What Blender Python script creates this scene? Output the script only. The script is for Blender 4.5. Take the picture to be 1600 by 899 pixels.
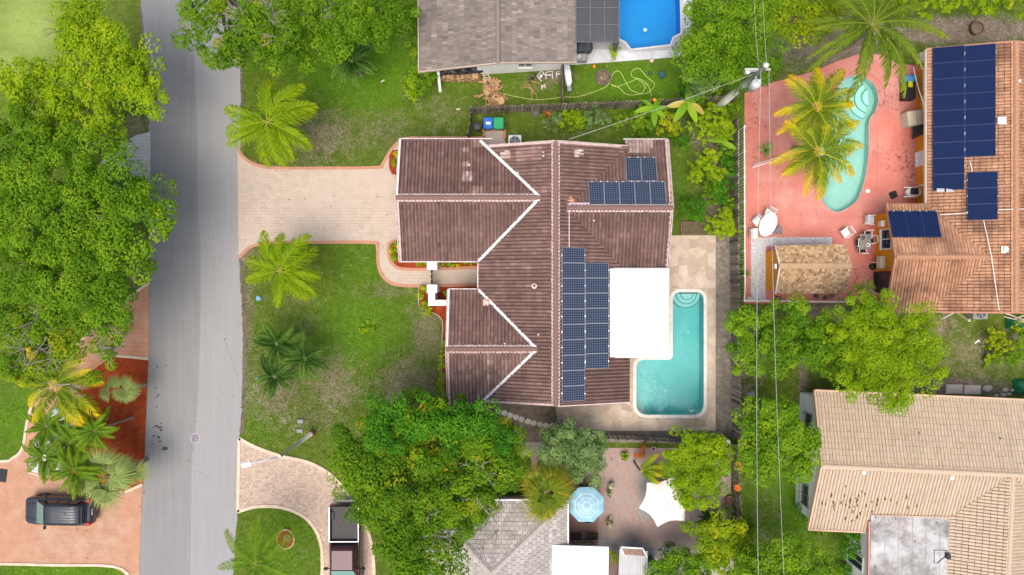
import bpy, bmesh, math, random
import numpy as np
from mathutils import Vector, Matrix, geometry
PI = math.pi
rnd = random.Random(7)
R = np.random.default_rng(11)
sc = bpy.context.scene
for o in list(bpy.data.objects): bpy.data.objects.remove(o)
col = sc.collection

# ---------------------------------------------------------------- camera, sky, sun, exposure
H = 46.0            # the drone hovers 46 m above the ground, looking straight down
S = 0.042           # metres of ground per photo pixel
cam = bpy.data.cameras.new('camera'); camo = bpy.data.objects.new('camera', cam); col.objects.link(camo)
camo.location = (0, 0, H); camo.rotation_euler = (0, 0, 0)
cam.sensor_width = 36; cam.lens = 18 / (800 * S / H); cam.clip_end = 2000; cam.clip_start = 0.5
sc.camera = camo
SUN_EL, SUN_AZ = math.radians(70), math.radians(200)     # azimuth clockwise from +Y
w = bpy.data.worlds.new('World'); sc.world = w; w.use_nodes = True
nt = w.node_tree; bg = nt.nodes['Background']
sky = nt.nodes.new('ShaderNodeTexSky'); sky.sky_type = 'NISHITA'; sky.sun_disc = False
sky.sun_elevation = SUN_EL; sky.sun_rotation = SUN_AZ; sky.air_density = 1.0; sky.dust_density = 6.0; sky.ozone_density = 0.6
nt.links.new(sky.outputs[0], bg.inputs[0]); bg.inputs[1].default_value = 0.128
sl = bpy.data.lights.new('sun', 'SUN'); sl.energy = 1.2; sl.angle = math.radians(42); sl.color = (1, 0.93, 0.82)
slo = bpy.data.objects.new('sun', sl); col.objects.link(slo)
d = Vector((math.sin(SUN_AZ) * math.cos(SUN_EL), math.cos(SUN_AZ) * math.cos(SUN_EL), math.sin(SUN_EL)))
slo.rotation_euler = d.to_track_quat('Z', 'Y').to_euler(); slo.location = d * 60
vs = sc.view_settings
vs.view_transform = 'Standard'; vs.look = 'None'; vs.gamma = 1; vs.use_curve_mapping = False; vs.exposure = 0.67

# ---------------------------------------------------------------- helpers
def P(px, py, z=0.0):
    """world point at height z that the photograph shows at pixel (px, py)"""
    k = S * (H - z) / H
    return ((px - 800) * k, (449.5 - py) * k, z)
def P2(pts, z=0.0): return [P(a, b, z)[:2] for a, b in pts]

LOC = {}
def settag(o, label=None, cat=None, group=None, kind=None):
    if label: o['label'] = label
    if cat: o['category'] = cat
    if group: o['group'] = group
    if kind: o['kind'] = kind
    return o
def thing(name, label, cat, loc=(0, 0, 0), group=None, rz=0):
    o = bpy.data.objects.new(name, None); col.objects.link(o)
    o.location = loc; o.rotation_euler = (0, 0, rz); o.empty_display_size = .2
    LOC[o.name] = Vector(loc)
    return settag(o, label, cat, group)
def link(name, me, parent=None, local=True, loc=None, rot=None):
    o = bpy.data.objects.new(name, me); col.objects.link(o)
    if parent: o.parent = parent
    if loc is not None: o.location = loc
    if rot is not None: o.rotation_euler = rot
    return o
def dup(o, loc=None, rz=None, label=None, group=None, parent=None, sc_=None):
    c = o.copy(); col.objects.link(c)
    if parent is not None: c.parent = parent
    if loc is not None: c.location = loc; LOC[c.name] = Vector(loc)
    if rz is not None: c.rotation_euler = (0, 0, rz)
    if sc_ is not None: c.scale = (sc_,) * 3
    if label: c['label'] = label
    if group: c['group'] = group
    for ch in list(o.children): dup(ch, parent=c)
    return c

class MB:
    def __init__(s): s.v = []; s.f = []; s.m = []; s.t = []; s.cur = 0; s.tint = .5
    def add(s, vs_, fs):
        b = len(s.v); s.v += [tuple(v) for v in vs_]
        for f in fs: s.f.append([b + i for i in f]); s.m.append(s.cur); s.t.append(s.tint)
        return s
    def box(s, c, d, rz=0, M=None, bev=0):
        x, y, z = [q / 2 for q in d]
        if bev > 0 and min(x, y) > bev:
            ring = [(-x + bev, -y), (x - bev, -y), (x, -y + bev), (x, y - bev), (x - bev, y), (-x + bev, y), (-x, y - bev), (-x, -y + bev)]
            k = 1 - bev / max(x, y); n = 8
            vs_ = [(a, b, -z) for a, b in ring] + [(a, b, z - bev) for a, b in ring] + [(a * (1 - bev / x), b * (1 - bev / y), z) for a, b in ring]
            fs = [list(range(n))[::-1], list(range(2 * n, 3 * n))]
            for l in (0, 1):
                for i in range(n):
                    j = (i + 1) % n; fs.append([l * n + i, l * n + j, (l + 1) * n + j, (l + 1) * n + i])
        else:
            vs_ = [(i, j, k) for k in (-z, z) for j in (-y, y) for i in (-x, x)]
            fs = [(0, 2, 3, 1), (4, 5, 7, 6), (0, 1, 5, 4), (2, 6, 7, 3), (0, 4, 6, 2), (1, 3, 7, 5)]
        if M is None: M = Matrix.Rotation(rz, 4, 'Z')
        vs_ = [Vector(c) + (M @ Vector(v)) for v in vs_]
        return s.add(vs_, fs)
    def prism(s, poly, z0, z1, bottom=True, holes=()):
        loops = [list(poly)] + [list(h) for h in holes]
        tess = geometry.tessellate_polygon([[Vector((a, b, 0)) for a, b in l] for l in loops])
        flat = [p for l in loops for p in l]; n = len(flat)
        f1 = []
        for t in tess:
            a, b, c = [flat[i] for i in t]
            cr = (b[0] - a[0]) * (c[1] - a[1]) - (b[1] - a[1]) * (c[0] - a[0])
            f1.append(tuple(t) if cr > 0 else tuple(t)[::-1])
        vs_ = [(a, b, z1) for a, b in flat]; fs = list(f1)
        if bottom is not None and z1 > z0:
            vs_ += [(a, b, z0) for a, b in flat]
            if bottom: fs += [tuple(i + n for i in f[::-1]) for f in f1]
            k = 0
            for l in loops:
                area = sum(l[i][0] * l[(i + 1) % len(l)][1] - l[(i + 1) % len(l)][0] * l[i][1] for i in range(len(l)))
                rev = (area > 0) if k == 0 else (area < 0)
                for i in range(len(l)):
                    a, b = k + i, k + (i + 1) % len(l)
                    fs.append((a + n, b + n, b, a) if rev else (a, b, b + n, a + n))
                k += len(l)
        return s.add(vs_, fs)
    def tube(s, pts, r, n=6, caps=True):
        pts = [Vector(p) for p in pts]
        rs = r if hasattr(r, '__len__') else [r] * len(pts)
        vs_ = []; fs = []
        for i, p in enumerate(pts):
            t = (pts[min(i + 1, len(pts) - 1)] - pts[max(i - 1, 0)])
            t = t.normalized() if t.length > 1e-9 else Vector((0, 0, 1))
            a = t.cross(Vector((0, 0, 1)))
            if a.length < .05: a = t.cross(Vector((1, 0, 0)))
            a.normalize(); b = t.cross(a)
            for k in range(n):
                q = 2 * PI * k / n; vs_.append(p + rs[i] * (a * math.cos(q) + b * math.sin(q)))
        for i in range(len(pts) - 1):
            for k in range(n):
                k2 = (k + 1) % n; fs.append((i * n + k, i * n + k2, (i + 1) * n + k2, (i + 1) * n + k))
        if caps: fs.append(list(range(n))); fs.append([(len(pts) - 1) * n + k for k in range(n)][::-1])
        return s.add(vs_, fs)
    def lathe(s, prof, c=(0, 0, 0), n=16, caps=True):
        vs_ = []; fs = []
        for r, z in prof:
            for k in range(n):
                q = 2 * PI * k / n; vs_.append((c[0] + r * math.cos(q), c[1] + r * math.sin(q), c[2] + z))
        for i in range(len(prof) - 1):
            for k in range(n):
                k2 = (k + 1) % n; fs.append((i * n + k, i * n + k2, (i + 1) * n + k2, (i + 1) * n + k))
        if caps: fs.append(list(range(n))[::-1]); fs.append([(len(prof) - 1) * n + k for k in range(n)])
        return s.add(vs_, fs)
    def loft(s, rings, caps=True):
        n = len(rings[0]); vs_ = [p for r in rings for p in r]; fs = []
        for i in range(len(rings) - 1):
            for k in range(n):
                k2 = (k + 1) % n; fs.append((i * n + k, i * n + k2, (i + 1) * n + k2, (i + 1) * n + k))
        if caps: fs.append(list(range(n))[::-1]); fs.append([(len(rings) - 1) * n + k for k in range(n)])
        return s.add(vs_, fs)
    def mesh(s, name, mats, smooth=False, off=None):
        me = bpy.data.meshes.new(name)
        v = s.v if off is None else [(a - off[0], b - off[1], c - off[2]) for a, b, c in s.v]
        me.from_pydata(v, [], s.f)
        for m in (mats if isinstance(mats, (list, tuple)) else [mats]): me.materials.append(m)
        me.polygons.foreach_set('material_index', s.m)
        at = me.attributes.new('tint', 'FLOAT', 'FACE'); at.data.foreach_set('value', s.t)
        if smooth: me.polygons.foreach_set('use_smooth', [True] * len(me.polygons))
        me.update(); return me
    def build(s, name, mats, parent=None, local=False, smooth=False, origin=None, fix=False):
        off = None
        if parent is not None and not local:
            p = parent; off = Vector((0, 0, 0))
            while p is not None: off += p.location; p = p.parent
        elif origin is not None: off = origin
        me = s.mesh(name, mats, smooth, off)
        if fix:
            bm = bmesh.new(); bm.from_mesh(me); bmesh.ops.recalc_face_normals(bm, faces=bm.faces); bm.to_mesh(me); bm.free()
        o = link(name, me, parent)
        if origin is not None and parent is None: o.location = origin
        return o

def array_mesh(name, V, nper, mat, tint, smooth=False):
    """V: (N*nper,3) array of separate polygons with nper corners each"""
    N = len(V) // nper
    me = bpy.data.meshes.new(name)
    me.vertices.add(len(V)); me.vertices.foreach_set('co', np.asarray(V, dtype=np.float32).ravel())
    me.loops.add(len(V)); me.loops.foreach_set('vertex_index', np.arange(len(V), dtype=np.int32))
    me.polygons.add(N); me.polygons.foreach_set('loop_start', np.arange(0, len(V), nper, dtype=np.int32))
    me.materials.append(mat)
    at = me.attributes.new('tint', 'FLOAT', 'FACE'); at.data.foreach_set('value', np.asarray(tint, dtype=np.float32))
    me.update(calc_edges=True); return me

def strip_poly(pts, w):
    """closed outline of a band of width w (metres) centred on a path"""
    L, Rr = [], []
    n = len(pts)
    for i in range(n):
        a = Vector(pts[max(i - 1, 0)]); b = Vector(pts[min(i + 1, n - 1)]); t = (b - a).normalized()
        nn = Vector((-t.y, t.x)) * w / 2; p = Vector(pts[i])
        L.append(tuple(p + nn)); Rr.append(tuple(p - nn))
    return L, Rr
def band(mb, pts, w, z0, z1):
    L, Rr = strip_poly(pts, w)
    for i in range(len(pts) - 1):
        q = [L[i], Rr[i], Rr[i + 1], L[i + 1]]
        mb.prism(q, z0, z1, bottom=False)
def smooth_path(pts, k=4, closed=False):
    out = []; n = len(pts)
    rng_ = range(n) if closed else range(n - 1)
    for i in rng_:
        if closed: p0, p1, p2, p3 = [pts[(i + j) % n] for j in (-1, 0, 1, 2)]
        else: p0, p1, p2, p3 = pts[max(i - 1, 0)], pts[i], pts[i + 1], pts[min(i + 2, n - 1)]
        for j in range(k):
            t = j / k
            out.append(tuple(.5 * (2 * b + (c - a) * t + (2 * a - 5 * b + 4 * c - d_) * t * t + (-a + 3 * b - 3 * c + d_) * t ** 3) for a, b, c, d_ in zip(p0, p1, p2, p3)))
    if not closed: out.append(tuple(pts[-1]))
    return out
def round_poly(pts, r, n=6):
    out = []; N = len(pts)
    for i in range(N):
        p = Vector(pts[i]); a = Vector(pts[i - 1]); b = Vector(pts[(i + 1) % N])
        rr = r[i] if hasattr(r, '__len__') else r
        u = (a - p).normalized(); v = (b - p).normalized(); A = p + u * rr; B = p + v * rr
        for k in range(n + 1):
            t = k / n; q = A * (1 - t) ** 2 + p * 2 * t * (1 - t) + B * t * t; out.append((q.x, q.y))
    return out
def grow(poly, d_):
    """offset a closed outline outward by d_ (metres)"""
    area = sum(poly[i][0] * poly[(i + 1) % len(poly)][1] - poly[(i + 1) % len(poly)][0] * poly[i][1] for i in range(len(poly)))
    sg = 1 if area > 0 else -1; out = []
    for i in range(len(poly)):
        a = Vector(poly[i - 1]); b = Vector(poly[(i + 1) % len(poly)]); p = Vector(poly[i])
        e1 = (p - a); e2 = (b - p)
        if e1.length < 1e-6 or e2.length < 1e-6: t = (b - a).normalized(); n_ = Vector((t.y, -t.x)); k = 1
        else:
            e1.normalize(); e2.normalize(); n1 = Vector((e1.y, -e1.x)); n2 = Vector((e2.y, -e2.x))
            n_ = n1 + n2
            if n_.length < 1e-6: n_ = n1
            n_.normalize(); k = 1 / max(.4, n_.dot(n1))
        out.append(tuple(p + n_ * d_ * sg * k))
    return out
def inside(x, y, poly):
    """vectorised point in polygon"""
    c = np.zeros(np.shape(x), bool); n = len(poly)
    for i in range(n):
        x1, y1 = poly[i]; x2, y2 = poly[i - 1]
        if y1 == y2: continue
        m = ((y1 > y) != (y2 > y)) & (x < (x2 - x1) * (y - y1) / (y2 - y1) + x1)
        c ^= m
    return c

# ---------------------------------------------------------------- materials
class NT:
    def __init__(s, name):
        s.m = bpy.data.materials.new(name); s.m.use_nodes = True; s.t = s.m.node_tree
        s.b = s.t.nodes['Principled BSDF']; s.out = s.t.nodes['Material Output']
        s.co = None
    def n(s, ty, **kw):
        x = s.t.nodes.new('ShaderNode' + ty)
        for k, v in kw.items(): setattr(x, k, v)
        return x
    def l(s, a, b): s.t.links.new(a, b)
    def coord(s):
        if s.co is None: s.co = s.n('TexCoord').outputs['Object']
        return s.co
    def noise(s, scale, detail=4, rough=.55, co=None, dist=0):
        x = s.n('TexNoise'); x.inputs['Scale'].default_value = scale; x.inputs['Detail'].default_value = detail
        x.inputs['Roughness'].default_value = rough; x.inputs['Distortion'].default_value = dist
        s.l(co or s.coord(), x.inputs['Vector']); return x.outputs['Fac']
    def ramp(s, fac, stops):
        r = s.n('ValToRGB'); e = r.color_ramp.elements
        while len(e) < len(stops): e.new(.5)
        for el, (p, c) in zip(e, stops):
            el.position = p; el.color = (c[0], c[1], c[2], 1) if hasattr(c, '__len__') else (c, c, c, 1)
        s.l(fac, r.inputs[0]); return r.outputs[0]
    def mix(s, fac, a, b, mode='MIX'):
        x = s.n('MixRGB', blend_type=mode)
        for i, q in enumerate((fac, a, b)):
            if isinstance(q, (int, float)): x.inputs[i].default_value = q if i == 0 else (q, q, q, 1)
            elif isinstance(q, tuple): x.inputs[i].default_value = (*q[:3], 1)
            else: s.l(q, x.inputs[i])
        return x.outputs[0]
    def math(s, op, a, b=0, c=None, clamp=False):
        x = s.n('Math', operation=op, use_clamp=clamp)
        for i, q in enumerate((a, b) if c is None else (a, b, c)):
            if isinstance(q, (int, float)): x.inputs[i].default_value = q
            else: s.l(q, x.inputs[i])
        return x.outputs[0]
    def attr(s, name): x = s.n('Attribute'); x.attribute_name = name; return x.outputs['Fac']
    def bump(s, h, st=.3, dist=.02):
        x = s.n('Bump'); x.inputs['Strength'].default_value = st; x.inputs['Distance'].default_value = dist
        s.l(h, x.inputs['Height']); s.l(x.outputs[0], s.b.inputs['Normal'])
    def fin(s, colr, rough=.8, metal=0, spec=.3):
        if isinstance(colr, tuple): s.b.inputs['Base Color'].default_value = (*colr[:3], 1)
        else: s.l(colr, s.b.inputs['Base Color'])
        s.b.inputs['Roughness'].default_value = rough; s.b.inputs['Metallic'].default_value = metal
        s.b.inputs['Specular IOR Level'].default_value = spec
        return s.m

def mat(name, c1, c2=None, scale=3, rough=.75, metal=0, fine=.15, fscale=60, bump=.2, rand=0, tint=0, spec=.3, lo=.35, hi=.65):
    k = NT(name)
    c = k.mix(k.ramp(k.noise(scale), [(lo, 0.), (hi, 1.)]), c1, c2 or c1) if c2 else k.mix(0., c1, c1)
    f = k.noise(fscale, 3)
    v = k.math('MULTIPLY_ADD', f, 2 * fine, 1 - fine)
    if rand:
        o = k.n('ObjectInfo').outputs['Random']; v = k.math('MULTIPLY', v, k.math('MULTIPLY_ADD', o, 2 * rand, 1 - rand))
    if tint: v = k.math('MULTIPLY', v, k.math('MULTIPLY_ADD', k.attr('tint'), 2 * tint, 1 - tint))
    c = k.mix(1., c, v, 'MULTIPLY')
    if bump: k.bump(f, bump)
    return k.fin(c, rough, metal, spec)

def ramp_mat(name, stops, rough=.75, weather=None, wscale=1.2, wamt=.5, fine=.12, fscale=45, bump=.25, spec=.25, jitter=0):
    """colour taken from the per-piece 'tint' value along a ramp, with weathering stains"""
    k = NT(name)
    t = k.attr('tint')
    if jitter: t = k.math('ADD', t, k.math('MULTIPLY_ADD', k.n('ObjectInfo').outputs['Random'], jitter * 2, -jitter))
    c = k.ramp(t, stops)
    if weather:
        wf = k.math('MULTIPLY', k.ramp(k.noise(wscale, 6, .65), [(.42, 0.), (.66, 1.)]), wamt)
        c = k.mix(wf, c, weather)
    f = k.noise(fscale, 4, .6)
    c = k.mix(1., c, k.math('MULTIPLY_ADD', f, 2 * fine, 1 - fine), 'MULTIPLY')
    if bump: k.bump(f, bump)
    return k.fin(c, rough, 0, spec)

def leaf_mat(name, stops, trans=.35, rough=.45, gain=1.25):
    k = NT(name); stops = [(p, tuple(min(.85, q * gain) for q in c)) for p, c in stops]
    c = k.ramp(k.attr('tint'), stops)
    k.fin(c, .6, 0, .12)
    tr = k.n('BsdfTranslucent'); hv = k.n('HueSaturation'); hv.inputs['Value'].default_value = 1.5; hv.inputs['Saturation'].default_value = 1.1
    k.l(c, hv.inputs['Color']); k.l(hv.outputs[0], tr.inputs[0])
    mx = k.n('MixShader'); mx.inputs[0].default_value = trans
    k.l(k.b.outputs[0], mx.inputs[1]); k.l(tr.outputs[0], mx.inputs[2]); k.l(mx.outputs[0], k.out.inputs[0])
    return k.m

def brick_mat(name, cols, mortar, bw, bh, mort=.006, rough=.8, stain=None, sscale=.8, samt=.4, rot=0, bump=.3, off=.5, big=None, fine=.14):
    k = NT(name)
    mp = k.n('Mapping'); mp.inputs['Rotation'].default_value = (0, 0, rot); k.l(k.coord(), mp.inputs[0])
    warp = k.n('TexNoise'); warp.inputs['Scale'].default_value = 3; k.l(mp.outputs[0], warp.inputs['Vector'])
    wv = k.mix(.015, mp.outputs[0], warp.outputs['Color'], 'ADD')
    b = k.n('TexBrick'); b.offset = off; k.l(wv, b.inputs['Vector'])
    b.inputs['Scale'].default_value = 1; b.inputs['Brick Width'].default_value = bw; b.inputs['Row Height'].default_value = bh
    b.inputs['Mortar Size'].default_value = mort; b.inputs['Mortar Smooth'].default_value = .3; b.inputs['Bias'].default_value = 0
    b.inputs['Color1'].default_value = (*cols[0], 1); b.inputs['Color2'].default_value = (*cols[1], 1); b.inputs['Mortar'].default_value = (*mortar, 1)
    c = b.outputs[0]
    if stain: c = k.mix(k.math('MULTIPLY', k.ramp(k.noise(sscale, 7, .65), [(.4, 0.), (.68, 1.)]), samt), c, stain)
    if big: c = k.mix(k.math('MULTIPLY', k.ramp(k.noise(big[1], 3), [(.35, 0.), (.65, 1.)]), big[2]), c, big[0])
    f = k.noise(30, 4)
    c = k.mix(1., c, k.math('MULTIPLY_ADD', f, 2 * fine, 1 - fine), 'MULTIPLY')
    h = k.math('SUBTRACT', k.math('MULTIPLY', f, .3), b.outputs['Fac']); k.bump(h, bump, .01)
    return k.fin(c, rough)

def glass_mat(name, c=(.02, .03, .04), rough=.05): return NT(name).fin(c, rough, 0, .4)

def grass_material():
    k = NT('lawn_grass')
    n1 = k.noise(.35, 5, .6); n2 = k.noise(1.7, 6, .7); n3 = k.noise(8, 4, .75); n4 = k.noise(55, 2, .7)
    dry = k.attr('dry'); dirt = k.attr('dirt'); lush = k.attr('lush'); pale = k.attr('pale')
    g = k.ramp(k.math('ADD', k.math('MULTIPLY', n2, .5), k.math('MULTIPLY', n3, .5)), [(.30, (.045, .080, .010)), (.47, (.080, .128, .014)), (.58, (.125, .175, .022)), (.72, (.20, .23, .06))])
    gl = k.ramp(k.math('ADD', k.math('MULTIPLY', n2, .4), k.math('MULTIPLY', n3, .6)), [(.3, (.055, .14, .004)), (.5, (.085, .205, .006)), (.7, (.15, .28, .014))])
    c = k.mix(lush, g, gl)
    gp = k.ramp(k.math('ADD', k.math('MULTIPLY', n2, .4), k.math('MULTIPLY', n3, .6)), [(.3, (.17, .25, .05)), (.5, (.27, .36, .09)), (.7, (.37, .43, .15))])
    c = k.mix(pale, c, gp)
    # dry patches with a ragged edge
    dm = k.math('ADD', k.math('MULTIPLY', dry, 1.02), k.math('MULTIPLY_ADD', n2, 2.2, -1.20)); dm = k.math('ADD', dm, k.math('MULTIPLY_ADD', n3, 1.6, -.80))
    dm = k.ramp(dm, [(.12, 0.), (.70, .95)])
    dc = k.ramp(k.math('ADD', k.math('MULTIPLY', n3, .5), k.math('MULTIPLY', n1, .5)), [(.35, (.095, .085, .045)), (.5, (.180, .155, .095)), (.65, (.30, .265, .19))])
    c = k.mix(dm, c, dc)
    em = k.math('ADD', dirt, k.math('MULTIPLY_ADD', n2, 1.4, -.72)); em = k.math('ADD', em, k.math('MULTIPLY_ADD', n3, .7, -.35))
    em = k.ramp(em, [(.25, 0.), (.7, 1.)])
    ec = k.ramp(k.math('ADD', k.math('MULTIPLY', n3, .6), k.math('MULTIPLY', n2, .4)), [(.32, (.085, .062, .042)), (.5, (.19, .15, .115)), (.66, (.36, .32, .27))])
    c = k.mix(em, c, ec)
    c = k.mix(1., c, k.math('MULTIPLY_ADD', n4, 1.0, .5), 'MULTIPLY')
    k.bump(k.math('ADD', n3, n4), .6, .04)
    return k.fin(c, .9, 0, .15)

def asphalt(name, base, var):
    k = NT(name)
    mp = k.n('Mapping'); mp.inputs['Scale'].default_value = (3.2, .12, 1); k.l(k.coord(), mp.inputs[0])
    st = k.noise(1.3, 5, .6, co=mp.outputs[0])
    bg_ = k.noise(.5, 5, .65); f = k.noise(90, 2, .8); m2 = k.noise(9, 5, .7)
    v = k.math('ADD', k.math('MULTIPLY_ADD', st, var * 1.6, 1 - var * .8), k.math('MULTIPLY_ADD', bg_, var, -var * .5))
    v = k.math('MULTIPLY', v, k.math('MULTIPLY_ADD', f, .35, .82)); v = k.math('MULTIPLY', v, k.math('MULTIPLY_ADD', m2, .22, .89))
    c = k.mix(1., base, v, 'MULTIPLY')
    spot = k.ramp(k.noise(7, 2, .4), [(.735, 0.), (.76, .6)])
    c = k.mix(spot, c, (.05, .05, .05))
    vor = k.n('TexVoronoi'); vor.feature = 'DISTANCE_TO_EDGE'; vor.inputs['Scale'].default_value = .17; vor.inputs['Randomness'].default_value = 1
    wn = k.n('TexNoise'); wn.inputs['Scale'].default_value = 1.5; wn.inputs['Detail'].default_value = 6; k.l(k.coord(), wn.inputs['Vector'])
    k.l(k.mix(.5, k.coord(), wn.outputs['Color'], 'ADD'), vor.inputs['Vector'])
    crack = k.math('MULTIPLY', k.ramp(vor.outputs[0], [(0., 1.), (.0045, 0.)]), k.ramp(k.noise(.3, 2), [(.6, 0.), (.8, .15)]))
    c = k.mix(crack, c, (.07, .07, .07))
    k.bump(f, .3, .006)
    return k.fin(c, .85, 0, .25)

def water_mat(name, tint, bump=.12, scale=2.5):
    k = NT(name); t = k.t
    tr = k.n('BsdfTransparent'); tr.inputs[0].default_value = (*tint, 1)
    gl = k.n('BsdfGlossy'); gl.inputs['Roughness'].default_value = .04; gl.inputs[0].default_value = (1, 1, 1, 1)
    fr = k.n('Fresnel'); fr.inputs[0].default_value = 1.33
    bp = k.n('Bump'); bp.inputs['Strength'].default_value = bump; bp.inputs['Distance'].default_value = .05
    k.l(k.noise(scale, 4, .6), bp.inputs['Height']); k.l(bp.outputs[0], gl.inputs['Normal']); k.l(bp.outputs[0], fr.inputs['Normal'])
    mx = k.n('MixShader'); k.l(fr.outputs[0], mx.inputs[0]); k.l(tr.outputs[0], mx.inputs[1]); k.l(gl.outputs[0], mx.inputs[2])
    k.l(mx.outputs[0], k.out.inputs[0]); return k.m

def cells_mat(name, cell, line, nx, ny, sx, sy, lw=.06, rough=.25, streak=None):
    """printed solar cells on a flat sheet of size sx by sy"""
    k = NT(name)
    sep = k.n('SeparateXYZ'); k.l(k.coord(), sep.inputs[0])
    def grid(o, size, n):
        a = k.math('FRACT', k.math('MULTIPLY_ADD', o, n / size, n / 2 + 100))
        return k.math('MAXIMUM', k.math('LESS_THAN', a, lw), k.math('GREATER_THAN', a, 1 - lw))
    g = k.math('MAXIMUM', grid(sep.outputs[0], sx, nx), grid(sep.outputs[1], sy, ny))
    r = k.n('ObjectInfo').outputs['Random']
    c = k.mix(k.math('MULTIPLY', r, .5), cell, tuple(q * 1.35 for q in cell))
    if streak: c = k.mix(k.ramp(k.noise(1.5, 3), [(.35, 0.), (.7, .6)]), c, streak)
    c = k.mix(g, c, line)
    return k.fin(c, .55, 0, .05)

white_paint = mat('white_paint', (.80, .80, .80), (.70, .71, .72), 2, .5, fine=.04, bump=.03)
white_roof = mat('white_roof_coating', (.84, .85, .86), (.70, .71, .72), .7, .5, fine=.05, bump=.03)
white_plastic = mat('white_plastic', (.80, .80, .80), (.7, .7, .7), 4, .4, fine=.04, bump=0)
alu = mat('aluminium', (.62, .64, .67), None, 3, .35, .6, fine=.05, bump=0)
grey_metal = mat('grey_metal', (.33, .34, .36), (.26, .27, .29), 3, .45, .3, fine=.08, bump=.05)
dark_metal = mat('dark_metal', (.03, .03, .032), (.05, .05, .05), 5, .45, .3, fine=.1, bump=.05)
black_plastic = mat('black_plastic', (.018, .018, .02), (.035, .035, .037), 5, .5, 0, fine=.1, bump=.05)
dark_glass = glass_mat('dark_glass')
green_glass = glass_mat('windscreen_glass', (.10, .22, .20), .08)
fascia_pink = mat('painted_fascia', (.52, .44, .43), (.36, .26, .25), 3, .6, fine=.15)
mortar_pink = mat('ridge_mortar', (.60, .47, .44), (.42, .30, .28), 6, .85, fine=.25, fscale=25, bump=.5)
wall_cream = mat('cream_render', (.62, .60, .54), (.55, .52, .46), 1.5, .85, fine=.08)
wall_white = mat('white_render', (.82, .83, .80), (.72, .73, .70), 1.5, .85, fine=.06)
wall_yellow = mat('yellow_render', (.78, .33, .015), (.68, .27, .01), 1.2, .8, fine=.08)
under_mat = mat('roof_underlay', (.085, .06, .05), None, 3, .9)
fence_wood = ramp_mat('weathered_fence_wood', [(0, (.14, .118, .10)), (.5, (.25, .215, .185)), (1, (.40, .355, .31))], .9, (.06, .05, .045), 4, .7, .3, 30, .4, jitter=.5)
post_wood = mat('post_wood', (.14, .115, .09), (.09, .075, .06), 5, .9, fine=.25)
pole_wood = mat('utility_pole_wood', (.40, .43, .37), (.50, .52, .46), 3, .85, fine=.2, fscale=25)
concrete = mat('concrete', (.42, .40, .36), (.33, .31, .28), 1.2, .85, fine=.14, fscale=30)
light_concrete = mat('light_concrete', (.60, .55, .48), (.50, .45, .38), 1.5, .85, fine=.12)
cream_curb = mat('cream_curb', (.66, .55, .43), (.54, .43, .32), 2, .85, fine=.14, fscale=20)
salmon_curb = mat('salmon_brick_edging', (.50, .24, .155), (.42, .22, .15), 2.5, .85, fine=.2, fscale=14)
terracotta = mat('terracotta', (.36, .14, .07), (.28, .11, .06), 4, .8, fine=.2)
bark = mat('bark', (.17, .13, .10), (.26, .22, .18), 6, .9, fine=.3, fscale=20, bump=.5)
pale_bark = mat('pale_dead_wood', (.34, .31, .27), (.25, .22, .19), 6, .9, fine=.2, fscale=20, bump=.4)
palm_bark = mat('palm_bark', (.28, .24, .19), (.20, .17, .13), 6, .9, fine=.3, fscale=20, bump=.5)
soil = mat('bare_soil', (.19, .155, .12), (.10, .08, .06), 2.2, .95, fine=.4, fscale=18, bump=.6, lo=.3, hi=.7)
grey_dirt = NT('grey_dirt_strip'); _k = grey_dirt
_c = _k.ramp(_k.math('ADD', _k.math('MULTIPLY', _k.noise(3, 6, .7), .6), _k.math('MULTIPLY', _k.noise(22, 4, .7), .4)), [(.34, (.10, .08, .062)), (.48, (.20, .175, .145)), (.58, (.28, .25, .21)), (.70, (.50, .45, .38))])
_k.bump(_k.noise(22, 4, .7), .7, .04); grey_dirt = _k.fin(_c, .95, 0, .1)
_k = NT('red_mulch'); _c = _k.ramp(_k.math('ADD', _k.math('MULTIPLY', _k.noise(2, 5), .3), _k.math('MULTIPLY', _k.noise(28, 5, .75), .7)), [(.33, (.13, .018, .006)), (.48, (.28, .045, .014)), (.60, (.40, .09, .03)), (.73, (.50, .22, .12))])
_k.bump(_k.noise(28, 5, .75), 1., .05); red_mulch = _k.fin(_c, .95, 0, .1)
wood_cut = mat('split_firewood', (.50, .33, .18), (.30, .17, .09), 9, .85, fine=.25, fscale=25, rand=.35)
tarp_black = mat('black_tarpaulin', (.012, .012, .014), (.03, .03, .035), 4, .35, fine=.1, bump=.2)
blue_bin = mat('blue_plastic', (.015, .10, .42), (.02, .13, .48), 3, .45, fine=.06, bump=0)
green_bin = mat('green_plastic', (.01, .32, .12), (.02, .27, .11), 3, .45, fine=.06, bump=0)
dark_green = mat('dark_green_plastic', (.005, .15, .06), (.01, .11, .05), 3, .45, fine=.06, bump=0)
teal_plastic = mat('teal_plastic', (.03, .10, .11), (.04, .13, .14), 3, .45, fine=.06, bump=0)
hose_mat = mat('pale_green_hose', (.42, .55, .12), (.50, .58, .22), 3, .5, fine=.06, bump=0)
orange_mat = mat('orange_plastic', (.75, .25, .01), None, 3, .5, bump=0)
orange_leaf = mat('orange_bromeliad', (.65, .12, .01), (.75, .22, .02), 6, .6, bump=0)
brown_wicker = mat('brown_wicker', (.035, .02, .015), (.07, .045, .035), 12, .7, fine=.3, fscale=50, bump=.5)
wire_mat = mat('power_cable', (.45, .45, .43), None, 3, .6, .1, bump=0)
grey_box = mat('grey_plastic', (.20, .21, .22), (.27, .28, .29), 3, .55, fine=.05, bump=0)
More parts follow.
